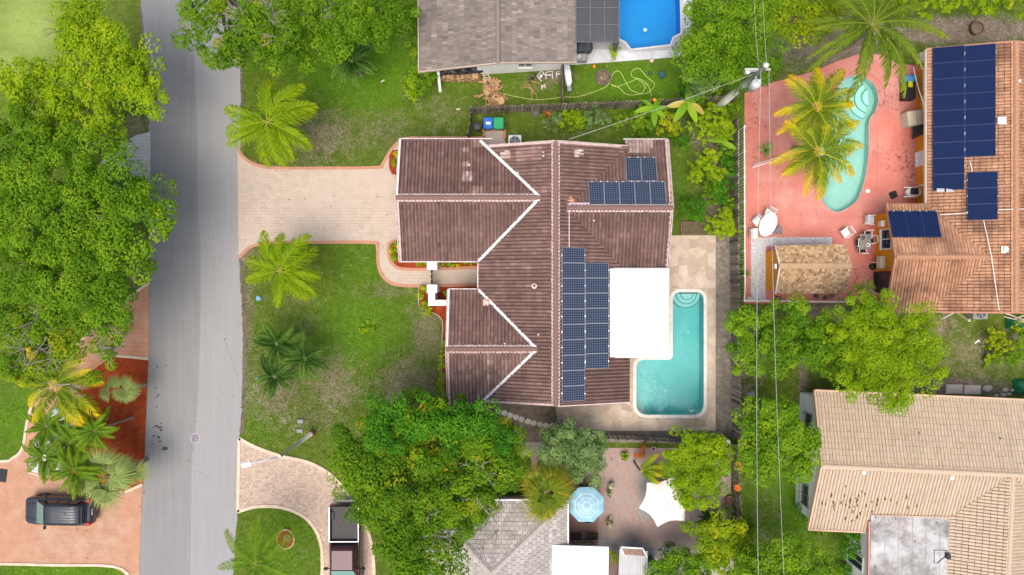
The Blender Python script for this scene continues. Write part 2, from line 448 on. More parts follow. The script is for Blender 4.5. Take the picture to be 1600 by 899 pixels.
beige_box = mat('beige_plastic', (.55, .50, .40), (.48, .43, .34), 3, .6, fine=.05, bump=.05)

road_dark = asphalt('asphalt_older_lane', (.236, .236, .240), .20)
road_light = asphalt('asphalt_paler_lane', (.290, .291, .296), .16)
drive_main = brick_mat('cream_stamped_concrete', [(.475, .39, .32), (.415, .34, .275)], (.30, .235, .18), .30, .20, .010, .75, (.56, .485, .42), 1.6, .45, big=((.52, .43, .36), .25, .5))
drive_orange = brick_mat('orange_stamped_concrete', [(.42, .235, .15), (.37, .205, .13)], (.28, .15, .09), .45, .30, .008, .7, (.50, .345, .26), 1.1, .7, big=((.44, .21, .12), .22, .5))
drive_rust = brick_mat('rust_stamped_concrete', [(.47, .235, .145), (.42, .205, .125)], (.29, .14, .085), .30, .30, .008, .7, (.55, .32, .22), 1.1, .6)
drive_paver = brick_mat('tan_pavers', [(.50, .38, .30), (.36, .27, .225)], (.22, .165, .135), .22, .16, .009, .8, (.66, .54, .40), 5, .45)
drive_grey = brick_mat('grey_stamped_concrete', [(.50, .50, .52), (.43, .43, .45)], (.26, .26, .27), .30, .22, .012, .75, (.55, .55, .57), 1.5, .4)
patio_brick = brick_mat('patio_brick', [(.42, .29, .25), (.34, .235, .205)], (.25, .21, .19), .26, .13, .009, .85, (.30, .27, .25), .9, .7, rot=PI / 2)
patio_brick2 = brick_mat('patio_red_brick', [(.38, .22, .165), (.31, .17, .125)], (.24, .16, .12), .24, .12, .009, .85, (.30, .20, .16), 1.2, .4)
red_deck = brick_mat('red_painted_concrete', [(.54, .215, .18), (.51, .20, .17)], (.43, .145, .12), .95, .95, .006, .7, (.64, .34, .29), .8, .7, off=0., big=((.58, .15, .105), .22, .6), bump=.15, fine=.08)
stone_deck = ramp_mat('painted_flagstone', [(0, (.40, .31, .235)), (.10, (.52, .42, .33)), (.5, (.56, .465, .37)), (1, (.62, .53, .435))], .75, (.38, .30, .24), 1.6, .6, .22, 14, .3, jitter=.0)
marble = ramp_mat('grey_marble_slab', [(0, (.46, .48, .50)), (.5, (.58, .60, .62)), (1, (.70, .71, .72))], .5, (.42, .44, .46), 2.2, .5, .08, 20, .1)
joint_dark = mat('paving_joint', (.44, .35, .27), (.52, .43, .34), 4, .9, fine=.2)
joint_grey = mat('slab_joint', (.36, .37, .38), None, 4, .9, fine=.15)

tile_brown = ramp_mat('brown_roof_tile', [(0, (.10, .058, .050)), (.35, (.18, .108, .092)), (.65, (.25, .155, .135)), (.85, (.38, .25, .22)), (1, (.56, .45, .40))], .75, (.085, .056, .050), .7, .45, .25, 30, .35)
tile_orange = ramp_mat('orange_roof_tile', [(0, (.24, .115, .068)), (.35, (.42, .225, .13)), (.7, (.52, .30, .185)), (1, (.62, .40, .26))], .8, (.13, .065, .045), .55, .75, .25, 30, .35)
tile_beige = ramp_mat('beige_roof_tile', [(0, (.10, .06, .04)), (.02, (.40, .315, .225)), (.5, (.50, .40, .295)), (1, (.58, .48, .365))], .75, (.46, .36, .27), .8, .15, .12, 30, .25)
tile_grey = ramp_mat('grey_brown_shingle', [(0, (.14, .12, .105)), (.5, (.225, .195, .175)), (.85, (.30, .255, .225)), (1, (.40, .32, .26))], .9, (.13, .11, .10), .5, .5, .2, 30, .3)
tile_pale = ramp_mat('pale_grey_roof_tile', [(0, (.29, .27, .255)), (.5, (.40, .375, .355)), (1, (.51, .48, .455))], .85, (.28, .25, .22), .7, .6, .15, 30, .3)
tile_tan = ramp_mat('tan_shingle', [(0, (.20, .125, .065)), (.45, (.40, .26, .14)), (.75, (.54, .37, .215)), (1, (.62, .44, .27))], .9, None, fine=.18)

L_lime = leaf_mat('leaves_lime', [(0, (.075, .145, .003)), (.4, (.16, .27, .005)), (.75, (.25, .35, .008)), (1, (.35, .38, .012))])
L_green = leaf_mat('leaves_green', [(0, (.040, .100, .004)), (.4, (.085, .185, .006)), (.75, (.155, .270, .010)), (1, (.26, .34, .014))])
L_olive = leaf_mat('leaves_olive', [(0, (.035, .085, .004)), (.4, (.080, .175, .006)), (.75, (.16, .26, .008)), (.95, (.32, .30, .012)), (1, (.42, .26, .02))])
L_vivid = leaf_mat('leaves_vivid', [(0, (.018, .080, .005)), (.5, (.045, .165, .007)), (1, (.12, .27, .012))])
L_grey = leaf_mat('leaves_greygreen', [(0, (.055, .105, .025)), (.5, (.125, .205, .060)), (1, (.25, .33, .13))])
L_yellow = leaf_mat('leaves_yellow', [(0, (.07, .15, .005)), (.5, (.18, .27, .007)), (.8, (.36, .38, .010)), (1, (.55, .45, .015))])
F_lime = leaf_mat('frond_lime', [(0, (.07, .15, .003)), (.5, (.19, .29, .005)), (1, (.40, .42, .012))])
F_gold = leaf_mat('frond_gold', [(0, (.09, .16, .008)), (.4, (.22, .28, .010)), (.75, (.50, .42, .012)), (1, (.66, .42, .015))], gain=1.2)
F_dark = leaf_mat('frond_dark', [(0, (.02, .06, .010)), (.5, (.055, .13, .018)), (1, (.17, .28, .05))], gain=1.0)
F_coco = leaf_mat('frond_coconut', [(0, (.05, .095, .008)), (.5, (.12, .19, .012)), (1, (.27, .29, .025))])
F_mid = leaf_mat('frond_mid', [(0, (.06, .125, .008)), (.5, (.14, .235, .015)), (1, (.29, .37, .03))])
F_grey = leaf_mat('frond_silver', [(0, (.08, .13, .03)), (.5, (.20, .27, .08)), (1, (.34, .40, .14))])
F_rust = leaf_mat('frond_rust', [(0, (.06, .12, .01)), (.5, (.16, .22, .015)), (.8, (.38, .28, .02)), (1, (.50, .20, .02))], gain=1.1)
F_stalk = mat('frond_stalk', (.36, .36, .08), (.46, .42, .12), 4, .6, fine=.1, bump=0)

# ---------------------------------------------------------------- ground
pool_main = round_poly([P(*q)[:2] for q in [(1051, 457), (1099, 457), (1099, 648), (994, 648), (994, 562), (1051, 562)]], [.5, .5, .75, .75, .55, .35])
pool_kidney = smooth_path([P(*q)[:2] for q in [(1340, 119), (1362, 131), (1371, 152), (1366, 175), (1357, 190), (1356, 230), (1352, 270), (1342, 305), (1328, 322), (1308, 331), (1291, 322), (1281, 298), (1277, 262), (1284, 225), (1298, 190), (1306, 150), (1318, 126)]], 5, True)
pool_blue = [P(*q)[:2] for q in [(963, -70), (966, 55), (968, 61), (978, 66), (986, 77), (1046, 70), (1051, 58), (1063, 52), (1060, -70)]]
POOLS = [pool_main, pool_kidney, pool_blue]

xs = np.concatenate([[-700, -300, -120, -60, -42], np.arange(-38, 38.01, .25), [42, 60, 120, 300, 700]])
ys = np.concatenate([[-700, -300, -120, -50, -28], np.arange(-24, 24.01, .25), [28, 50, 120, 300, 700]])
X, Y = np.meshgrid(xs, ys); nx, ny = len(xs), len(ys)
bad = np.zeros(X.shape, bool)
for pl in POOLS: bad |= inside(X, Y, grow(pl, .03))
fc = []
for j in range(ny - 1):
    for i in range(nx - 1):
        if not (bad[j, i] or bad[j, i + 1] or bad[j + 1, i] or bad[j + 1, i + 1]):
            a = j * nx + i; fc.append((a, a + 1, a + nx + 1, a + nx))
gme = bpy.data.meshes.new('ground')
gme.from_pydata(list(zip(X.ravel().tolist(), Y.ravel().tolist(), [0.0] * X.size)), [], fc)
PXg = X / S + 800; PYg = 449.5 - Y / S
def field(bl):
    a = np.zeros(X.shape)
    for px, py, rx, ry, st in bl: a = np.maximum(a, st * np.exp(-((PXg - px) / rx) ** 2 - ((PYg - py) / ry) ** 2))
    return a.ravel().astype(np.float32)
F = {
 'dry': [(500, 210, 80, 40, .8), (600, 205, 60, 35, .55), (690, 175, 50, 40, .45), (430, 610, 60, 60, .75), (520, 600, 50, 55, .75), (640, 605, 60, 50, .85), (645, 565, 25, 30, .6), (600, 455, 40, 14, .6), (386, 480, 14, 120, .75), (385, 400, 25, 22, .9), (665, 520, 28, 50, .8), (480, 650, 80, 30, .55), (620, 560, 50, 20, .35), (460, 470, 40, 30, .4), (470, 500, 40, 30, .35), (1225, 690, 30, 50, .4), (1200, 800, 30, 60, .35), (1520, 560, 70, 50, .6), (480, 250, 70, 14, .5), (205, 200, 25, 30, .8), (215, 410, 20, 50, 1.), (760, 210, 40, 20, .3), (560, 690, 60, 30, .5), (900, 210, 100, 12, .3), (1060, 290, 40, 60, .2), (850, 130, 50, 20, .35)],
 'dirt': [(1240, 150, 45, 35, .95), (1290, 60, 110, 50, 1.), (1500, 48, 150, 24, 1.1), (1105, 215, 35, 30, .8), (1115, 320, 25, 50, .75), (1125, 250, 20, 60, .8), (1180, 560, 20, 60, .7), (1330, 485, 110, 14, 1.1), (1255, 600, 9, 70, .9), (1490, 605, 120, 16, .9), (1470, 510, 30, 30, .7), (1560, 540, 50, 30, .6), (865, 118, 38, 14, .75), (1040, 190, 60, 14, .6), (900, 190, 30, 8, .45), (870, 190, 20, 8, .5), (985, 190, 22, 14, .6), (1140, 90, 40, 60, .6), (1195, 880, 14, 60, .6), (655, 80, 8, 80, .5), (820, 650, 90, 30, 1.2), (1165, 600, 8, 160, .7), (1345, 860, 20, 30, .8), (470, 865, 18, 14, .3), (222, 420, 8, 40, .5)],
 'lush': [(560, 520, 90, 80, .8), (570, 420, 80, 60, .5), (1000, 130, 110, 40, 1.), (1230, 790, 70, 90, .85), (440, 850, 60, 60, .7), (560, 110, 140, 70, 1.), (440, 130, 60, 60, .5), (40, 660, 70, 60, .8), (800, 120, 80, 40, .4), (700, 130, 50, 40, .4), (100, 892, 120, 12, 1.), (400, 650, 30, 60, .5), (1065, 290, 30, 80, .4), (1000, 210, 100, 10, .4)],
 'pale': [(45, 40, 75, 70, 1.), (10, 95, 60, 40, .8), (85, 85, 40, 30, .5), (190, 40, 40, 60, .1)],
}
for k_, bl in F.items():
    at = gme.attributes.new(k_, 'FLOAT', 'POINT'); at.data.foreach_set('value', field(bl))
gme.materials.append(grass_material()); gme.update()
g = link('ground', gme); g['kind'] = 'structure'

def sheet(name, poly, z, m, kind='structure', holes=(), parent=None, px=True):
    if px: poly = P2(poly)
    mb = MB(); mb.prism(poly, -.02, z, bottom=None if z < .02 else False, holes=holes)
    o = mb.build(name, m, parent)
    if parent is None: settag(o, kind=kind)
    return o

# road: two lanes of asphalt of different age
L_edge = [(222, -260), (220, 0), (228, 80), (232, 150), (234, 300), (235, 400), (233, 450), (232, 540), (229, 640), (222, 780), (215, 899), (196, 1150)]
M_edge = [(290, -260), (293, 0), (302, 80), (308, 200), (309, 300), (313, 400), (313, 520), (308, 640), (300, 720), (297, 899), (285, 1150)]
R_edge = [(372, -260), (374, 0), (376, 110), (376, 230), (372, 262), (373, 400), (378, 480), (380, 540), (378, 640), (373, 690), (371, 800), (364, 899), (350, 1150)]
def jag(pts, amp=.5, step=6):
    out = []
    for a, b in zip(pts[:-1], pts[1:]):
        n = max(1, int(abs(b[1] - a[1]) / step))
        for i in range(n):
            t = i / n; out.append((a[0] + (b[0] - a[0]) * t + rnd.uniform(-amp, amp), a[1] + (b[1] - a[1]) * t))
    return out + [pts[-1]]
Lj, Mj, Rj = jag(L_edge, .7), smooth_path(M_edge, 5), jag(R_edge, .8)
road = sheet('road', Lj + Mj[::-1], .008, road_dark)
sheet('road', Mj + Rj[::-1], .012, road_light)
# soil margin where the asphalt meets the lawn
mb = MB()
band(mb, P2([(p[0] + 1.5, p[1]) for p in jag(R_edge, 1.5) if 100 < p[1] < 232 or 0]), .22, 0, .004)
band(mb, P2([(p[0] + 2.5, p[1]) for p in jag(R_edge, 1.8) if 404 < p[1] < 683]), .30, 0, .004)
band(mb, P2([(p[0] - 1, p[1]) for p in jag(L_edge, 1.8) if 0 < p[1] < 205]), .22, 0, .004)
settag(mb.build('soil_margin', soil), kind='structure')

# driveways
main_dr = [(371, 231), (378, 243), (392, 254), (412, 261), (440, 264), (588, 263), (598, 256), (606, 243), (615, 230), (626, 222), (645, 216), (757, 216), (757, 205), (788, 205), (788, 217), (800, 260), (700, 398), (622, 398), (622, 378), (612, 378), (606, 385), (607, 402), (614, 414), (626, 421), (660, 421), (750, 418), (750, 444), (655, 448), (625, 447), (608, 441), (597, 430), (591, 412), (590, 390), (585, 379), (430, 379), (400, 383), (385, 391), (373, 405)]
sheet('driveway', main_dr, .020, drive_main)
def edging(name, paths, w, z, m, owner_kind='structure'):
    mb = MB()
    for p in paths: band(mb, smooth_path(P2(p), 3), w, 0, z)
    return settag(mb.build(name, m), kind='structure')
edging('driveway_edging', [
    [(372, 231), (378, 243), (392, 254), (412, 261), (440, 263), (500, 263), (588, 262), (598, 256), (606, 243), (615, 230), (626, 221), (645, 216), (757, 216)],
    [(373, 404), (385, 391), (400, 383), (430, 379), (500, 379), (583, 379), (590, 386), (591, 412), (597, 430), (608, 441), (625, 446), (655, 447), (750, 445)],
    [(622, 378), (612, 378), (607, 385), (608, 402), (614, 413), (626, 420), (660, 421), (750, 418)],
    [(757, 203), (757, 217)], [(788, 203), (788, 217)], [(757, 203), (788, 203)]], .20, .05, salmon_curb)
# joints cut across the drive
mb = MB()
for a, b in (((457, 264), (457, 378)), ((550, 263), (550, 378)), ((371, 321), (620, 321))): band(mb, P2([a, b]), .03, .02, .0235)
settag(mb.build('driveway_joint', joint_dark), kind='structure')

nb_dr = [(374, 685), (400, 699), (440, 713), (480, 722), (510, 737), (530, 755), (545, 775), (565, 800), (578, 840), (584, 880), (588, 1000), (500, 1000), (504, 880), (500, 845), (488, 820), (468, 803), (440, 793), (410, 791), (390, 794), (371, 801)]
sheet('driveway', nb_dr, .020, drive_paver)
edging('driveway_edging', [[(374, 685), (400, 699), (440, 713), (480, 722), (510, 737), (530, 755), (541, 770), (565, 800), (578, 840), (584, 880), (588, 1000)],
                           [(371, 800), (390, 794), (410, 791), (440, 793), (468, 803), (488, 820), (500, 845), (504, 880), (500, 1000)], [(374, 685), (372, 800)]], .21, .06, cream_curb)

west_dr = [(216, 950), (205, 905), (178, 885), (0, 881), (-120, 880), (-120, 725), (0, 722), (20, 717), (36, 700), (44, 655), (60, 612), (92, 572), (140, 520), (175, 492), (206, 462), (233, 443), (232, 561), (200, 558), (178, 556), (150, 575), (118, 605), (95, 650), (88, 700), (105, 742), (150, 762), (198, 768), (223, 757), (219, 850)]
sheet('driveway', [(216, 950), (205, 905), (178, 885), (0, 881), (-120, 880), (-120, 725), (0, 722), (20, 717), (36, 700), (88, 700), (105, 742), (150, 762), (198, 768), (223, 757), (219, 850)], .020, drive_orange)
sheet('driveway', [(36, 700), (44, 655), (60, 612), (92, 572), (140, 520), (175, 492), (206, 462), (233, 443), (232, 561), (200, 558), (178, 556), (150, 575), (118, 605), (95, 650), (88, 700)], .024, drive_rust)
edging('driveway_edging', [[(-120, 722), (0, 721), (20, 716), (36, 700), (44, 655), (60, 612), (92, 572), (140, 520), (175, 492), (206, 462), (234, 442)],
                           [(-120, 880), (0, 881), (90, 883), (178, 885), (205, 905), (216, 950)], [(232, 561), (205, 558), (178, 556)], [(196, 769), (223, 757)]], .17, .07, cream_curb)
sheet('mulch_bed', [(178, 557), (205, 559), (232, 563), (229, 640), (224, 757), (198, 768), (150, 761), (106, 741), (89, 700), (96, 650), (119, 606), (150, 576)], .03, red_mulch, kind='stuff')
sheet('driveway', [(235, 206), (212, 212), (180, 232), (150, 262), (120, 300), (150, 345), (235, 345)], .020, drive_grey)

# main house mulch beds
sheet('mulch_bed', [(622, 398), (748, 398), (748, 416), (660, 419), (628, 419), (615, 412), (609, 402), (609, 386), (614, 380), (624, 380)], .035, red_mulch, kind='stuff')
sheet('mulch_bed', [(655, 448), (750, 446), (750, 470), (706, 470), (706, 640), (693, 640), (691, 600), (690, 545), (691, 500), (673, 487), (657, 480), (654, 462)], .035, red_mulch, kind='stuff')
sheet('mulch_bed', [(608, 245), (613, 235), (626, 234), (626, 275), (612, 272), (608, 262)], .035, red_mulch, kind='stuff')
edging('lawn_edging', [[(655, 448), (655, 478), (672, 487), (691, 501), (690, 545), (691, 600), (693, 640)]], .06, .07, concrete)

# pool decks
deckA = [(1046, 368), (1118, 368), (1118, 673), (866, 673), (866, 628), (984, 628), (984, 560), (900, 560), (900, 400), (1046, 400)]
def pool_things(poly, name, label, depth, plaster, water, coping, cop_w, cop_z, wz, cat='swimming pool', steps=None):
    c = (sum(p[0] for p in poly) / len(poly), sum(p[1] for p in poly) / len(poly), 0)
    t = thing(name, label, cat, c)
    n = len(poly); area = sum(poly[i][0] * poly[(i + 1) % n][1] - poly[(i + 1) % n][0] * poly[i][1] for i in range(n))
    pl = poly if area > 0 else poly[::-1]
    mb = MB(); flo = grow(pl, -.12)
    mb.prism(pl, -depth, -depth, bottom=None)
    vs_ = [(a, b, cop_z - .01) for a, b in pl] + [(a, b, -depth) for a, b in pl]
    mb.add(vs_, [(i, i + n, (i + 1) % n + n, (i + 1) % n) for i in range(n)])
    mb.build('basin', plaster, t)
    mb = MB(); mb.prism(pl, wz, wz, bottom=None); mb.build('water', water, t)
    mb = MB(); mb.prism(grow(pl, cop_w), 0, cop_z, bottom=False, holes=[pl[::-1]])
    mb.build('coping', coping, t)
    if steps: steps(t)
    return t
plaster_teal = mat('pool_plaster_teal', (.17, .47, .49), (.25, .54, .55), .5, .7, fine=.07, fscale=8, bump=0)
plaster_mint = mat('pool_plaster_mint', (.40, .57, .53), (.31, .49, .465), .7, .7, fine=.08, fscale=8, bump=0)
plaster_blue = mat('pool_liner_blue', (.003, .25, .60), (.005, .27, .63), .3, .6, fine=.03, bump=0)
step_plaster = mat('pool_step_plaster', (.42, .60, .60), (.36, .55, .54), 3, .7, bump=0)
step_edge = mat('pool_step_edge', (.06, .22, .26), None, 3, .7, bump=0)
water_teal = water_mat('pool_water_teal', (.72, .94, .93)); water_mint = water_mat('pool_water_mint', (.80, .96, .93)); water_blue = water_mat('pool_water_blue', (.85, .97, 1.), .05, 1.2)
white_coping = mat('white_coping', (.74, .72, .68), (.64, .60, .54), 3, .6, fine=.08, bump=.1)

def semi_steps(t, cx, cy, a0, a1, radii, m1=step_plaster, m2=step_edge):
    for k, (r, z) in enumerate(radii):
        mb = MB(); pts = [(cx + r * math.cos(a0 + (a1 - a0) * i / 14), cy + r * math.sin(a0 + (a1 - a0) * i / 14)) for i in range(15)]
        mb.prism(pts, -1.0, z); mb.cur = 1
        band(mb, pts, .05, z - .02, z + .01)
        mb.build('step', [m1, m2], t)
sx_, sy_ = P(1074, 459)[:2]
main_pool = pool_things(pool_main, 'swimming_pool', 'L shaped turquoise swimming pool with white rim behind the brown tiled house', 1.05, plaster_teal, water_teal, white_coping, .22, .075, -.06,
    steps=lambda t: semi_steps(t, sx_, sy_, -PI, 0, [(.95, -.42), (.68, -.28), (.40, -.12)]))
kx, ky = P(1362, 152)[:2]
kp = pool_things(pool_kidney, 'swimming_pool', 'kidney shaped mint green pool set in the red painted deck', .45, plaster_mint, water_mint, mat('thin_rim', (.50, .36, .33), (.30, .26, .25), 2, .7), .07, .07, -.06,
    steps=lambda t: semi_steps(t, kx, ky, PI * .62, PI * 1.42, [(1.35, -.42), (.98, -.28), (.58, -.12)], mat('mint_step', (.52, .78, .68), None, 3, .7, bump=0), mat('mint_step_edge', (.07, .28, .32), None, 3, .7, bump=0)))
bp_ = pool_things(pool_blue, 'swimming_pool', 'bright blue swimming pool with pale marble surround at the top edge', 1.1, plaster_blue, water_blue, marble, .10, .075, -.05)
mb = MB(); mb.lathe([(.0, .0), (.12, .02), (.14, .05), (.10, .08), (0, .09)], (0, 0, 0), 12, caps=False)
o = mb.build('pool_float', mat('pale_blue_plastic', (.4, .75, .85), None, 3, .4, bump=0), smooth=True); o.location = P(1008, 47, -.05); settag(o, 'small round chlorine float drifting in the bright blue pool', 'pool float')

# irregular paving stones (bounded Voronoi cells)
def clip_half(poly, a, n_):
    out = []
    for i in range(len(poly)):
        p, q = poly[i], poly[(i + 1) % len(poly)]
        dp = (p[0] - a[0]) * n_[0] + (p[1] - a[1]) * n_[1]; dq = (q[0] - a[0]) * n_[0] + (q[1] - a[1]) * n_[1]
        if dp <= 0: out.append(p)
        if dp * dq < 0: t = dp / (dp - dq); out.append((p[0] + (q[0] - p[0]) * t, p[1] + (q[1] - p[1]) * t))
    return out
def voronoi(rect_poly, size, seed, gap):
    r_ = random.Random(seed); x0 = min(p[0] for p in rect_poly); x1 = max(p[0] for p in rect_poly); y0 = min(p[1] for p in rect_poly); y1 = max(p[1] for p in rect_poly)
    pts = []; nx_ = max(1, round((x1 - x0) / size)); ny_ = max(1, round((y1 - y0) / size))
    for j in range(-1, ny_ + 1):
        for i in range(-1, nx_ + 1): pts.append((x0 + (i + .5 + r_.uniform(-.38, .38)) * (x1 - x0) / nx_, y0 + (j + .5 + r_.uniform(-.38, .38)) * (y1 - y0) / ny_))
    cells = []
    for a in pts:
        c = list(rect_poly)
        for b in pts:
            if b is a: continue
            dx, dy = b[0] - a[0], b[1] - a[1]; dd = math.hypot(dx, dy)
            if dd > 3.2 * size: continue
            n_ = (dx / dd, dy / dd); mid = (a[0] + n_[0] * (dd / 2 - gap), a[1] + n_[1] * (dd / 2 - gap))
            c = clip_half(c, mid, n_)
            if len(c) < 3: break
        if len(c) >= 3:
            ar = abs(sum(c[i][0] * c[(i + 1) % len(c)][1] - c[(i + 1) % len(c)][0] * c[i][1] for i in range(len(c)))) / 2
            if ar > .02: cells.append(c)
    return cells
def stone_field(parent, rects, size, z0, z1, m, seed, gap, avoid=()):
    for q, rp in enumerate(rects):
        for c in voronoi(rp, size, seed + q, gap):
            if any(inside(np.array([p[0] for p in c]), np.array([p[1] for p in c]), grow(a, .02)).any() for a in avoid): continue
            mb = MB(); rr = rnd.random(); mb.tint = min(1, max(0, rr if rr > .12 else rr * .8)) if rnd.random() > .15 else .05
            mb.prism(c, z0, z1 + rnd.uniform(-.003, .004), bottom=False)
            mb.build('paving_stone', m, parent)
deck = sheet('pool_deck', deckA, .045, joint_dark, holes=[grow(pool_main, .02)])
ring = grow(pool_main, .23)
def rect(x0, y0, x1, y1): return [P(a, b)[:2] for a, b in ((x0, y1), (x1, y1), (x1, y0), (x0, y0))]
stone_field(deck, [rect(1046, 369, 1117, 450), rect(1105, 450, 1117, 655), rect(868, 655, 1117, 672), rect(868, 630, 987, 655), rect(985, 560, 988, 630)], .62, .03, .052, stone_deck, 3, .003)
mdeck = sheet('pool_deck', [(882, 103), (1020, 93), (1083, 87), (1080, -90), (900, -90), (900, 70)], .045, joint_grey, holes=[grow(pool_blue, .02)])
stone_field(mdeck, [P2([(884, 102), (1020, 92.5), (1020, 80), (968, 82), (968, 72), (905, 75)][:3] + [(1020, 82), (905, 76)]), P2([(1020, 92.5), (1082, 87), (1082, 78), (1020, 80)]), rect(1065, -80, 1080, 76)], .8, .03, .055, marble, 40, .006)
red = sheet('pool_deck', [(1163, 197), (1163, 146), (1196, 132), (1232, 123), (1270, 112), (1310, 95), (1345, 84), (1375, 86), (1402, 100), (1446, 104), (1446, 330), (1400, 334), (1400, 474), (1163, 474)], .045, red_deck, holes=[grow(pool_kidney, .02)])
# dark stains that the red paint has taken (thin films with ragged outline)
stain_mat = NT('deck_stain'); _k = stain_mat
_a = _k.ramp(_k.noise(4, 6, .75), [(.52, 0.), (.68, .5)])
_tr = _k.n('BsdfTransparent'); _mx = _k.n('MixShader'); _k.b.inputs['Base Color'].default_value = (.12, .07, .065, 1); _k.b.inputs['Roughness'].default_value = .8
_k.l(_a, _mx.inputs[0]); _k.l(_tr.outputs[0], _mx.inputs[1]); _k.l(_k.b.outputs[0], _mx.inputs[2]); _k.l(_mx.outputs[0], _k.out.inputs[0]); stain_mat = _k.m
for q, (a, b, r) in enumerate([(1392, 155, 26), (1420, 240, 22), (1425, 290, 20), (1400, 250, 26), (1178, 165, 18), (1180, 200, 20), (1180, 240, 14), (1370, 235, 12), (1272, 337, 7), (1425, 265, 24), (1300, 125, 14), (1345, 425, 16)]):
    cx, cy = P(a, b)[:2]; mb = MB()
    mb.prism([(cx + r * S * rnd.uniform(.7, 1.1) * math.cos(i * PI / 8), cy + r * S * rnd.uniform(.7, 1.1) * math.sin(i * PI / 8)) for i in range(16)], .049, .049 + q * .0004, bottom=None)
    mb.build('stain', stain_mat, red)
mb = MB()
for cx, cy, r in [(1348, 150, 34)]:
    band(mb, [(P(cx, cy)[0] + r * S * math.cos(q), P(cx, cy)[1] + r * S * math.sin(q)) for q in np.linspace(-1.2, 1.9, 24)], .035, .045, .049)
for a, b in (((1370, 200), (1370, 300)), ((1290, 340), (1395, 340)), ((1330, 395), (1395, 395)), ((1330, 420), (1395, 420))): band(mb, P2([a, b]), .025, .045, .0485)
mb.build('scored_line', mat('scored_joint', (.40, .12, .10), None, 3, .9), red)

# patio of the house in the south, dirt strips
sheet('patio', [(830, 700), (1142, 700), (1142, 870), (1090, 905), (880, 905), (880, 752), (830, 752)], .020, patio_brick)
sheet('patio', [(852, 750), (939, 750), (934, 850), (882, 855)], .026, patio_brick2)
mb = MB(); band(mb, P2([(939, 750), (933, 852)]), .08, 0, .05); band(mb, P2([(852, 750), (939, 750)]), .08, 0, .05); settag(mb.build('patio_edging', salmon_curb), kind='structure')
sheet('concrete_slab', [(1000, 862), (1060, 856), (1100, 862), (1145, 868), (1150, 960), (1000, 960)], .030, concrete)
worn = brick_mat('grey_worn_brick', [(.30, .29, .28), (.25, .245, .24)], (.18, .17, .165), .26, .13, .009, .9, (.36, .34, .32), 1.5, .6, rot=PI / 2)
sheet('patio', [(997, 745), (1024, 748), (1022, 812), (996, 809)], .024, worn); sheet('patio', [(936, 838), (1010, 847), (1062, 864), (1058, 880), (936, 872)], .024, worn)
sheet('dirt_strip', [(1117, 366), (1146, 366), (1152, 694), (1117, 694)], .006, grey_dirt)
sheet('dirt_strip', [(864, 672), (1118, 673), (1118, 694), (864, 690)], .010, grey_dirt)
sheet('dirt_strip', [(762, 632), (868, 632), (866, 692), (775, 688)], .007, soil)
sheet('concrete_slab', [(808, 692), (862, 690), (862, 712), (808, 712)], .03, brick_mat('grey_slabs', [(.36, .33, .29), (.30, .27, .24)], (.16, .14, .12), .5, .4, .02))
# white gravel round the hut
mb = MB(); gravel_area = [rect(1173, 372, 1196, 469), rect(1196, 371, 1299, 385)]
for ga in gravel_area: mb.prism(ga, 0, .05, bottom=False)
gb = mb.build('gravel_bed', mat('white_gravel', (.62, .63, .66), (.45, .46, .48), 9, .8, fine=.35, fscale=22, bump=.8)); settag(gb, kind='structure')
V = []; T = []
for ga in gravel_area:
    x0, x1 = min(p[0] for p in ga), max(p[0] for p in ga); y0, y1 = min(p[1] for p in ga), max(p[1] for p in ga)
    n = int((x1 - x0) * (y1 - y0) * 170); cx = R.uniform(x0, x1, n); cy = R.uniform(y0, y1, n); r = R.uniform(.025, .06, n); a = R.uniform(0, 6.28, n)
    zt = R.uniform(.06, .12, n)
    for i in range(n):
        p = [(cx[i] + r[i] * math.cos(a[i] + q) * rnd.uniform(.7, 1.2), cy[i] + r[i] * math.sin(a[i] + q) * rnd.uniform(.7, 1.2), .045) for q in (0, 1.57, 3.14, 4.71)]
        t = (cx[i] + rnd.uniform(-.01, .01), cy[i], zt[i])
        for k in range(4): V += [p[k], p[(k + 1) % 4], t]; T.append(rnd.random())
go = link('gravel', array_mesh('gravel', np.array(V), 3, ramp_mat('white_pebbles', [(0, (.40, .41, .43)), (.5, (.62, .63, .66)), (1, (.78, .79, .82))], .7), T)); go['kind'] = 'stuff'; settag(go, 'white pebbles in the L shaped bed around the yellow hut', 'gravel')

# lawn weeds: small blades scattered where the grass is thick, gives the turf a nap
def turf(n, areas, name='grass'):
    VV = []; TT = []
    for (x0, y0, x1, y1, dens) in areas:
        ax, ay = P(x0, y1)[:2]; bx, by = P(x1, y0)[:2]; k = int((bx - ax) * (by - ay) * dens)
        x = R.uniform(ax, bx, k); y = R.uniform(ay, by, k); keep = np.ones(k, bool)
        for pl in EXCL: keep &= ~inside(x, y, pl)
        x, y = x[keep], y[keep]; k = len(x)
        a = R.uniform(0, 2 * PI, k); l = R.uniform(.05, .13, k); wd = R.uniform(.012, .022, k); h = R.uniform(.03, .09, k)
        dx, dy = np.cos(a), np.sin(a)
        v = np.stack([np.stack([x - dy * wd, y + dx * wd, np.zeros(k)], 1), np.stack([x + dy * wd, y - dx * wd, np.zeros(k)], 1), np.stack([x + dx * l, y + dy * l, h], 1)], 1)
        VV.append(v.reshape(-1, 3)); TT.append(R.uniform(0, 1, k))
    o = link(name, array_mesh(name, np.concatenate(VV), 3, leaf_mat('turf_blades', [(0, (.045, .085, .008)), (.45, (.075, .13, .010)), (.8, (.11, .165, .018)), (1, (.17, .19, .05))], .2, .8, gain=1.0), np.concatenate(TT)))
    return settag(o, 'short green grass covering the lawns', 'grass', kind='stuff')

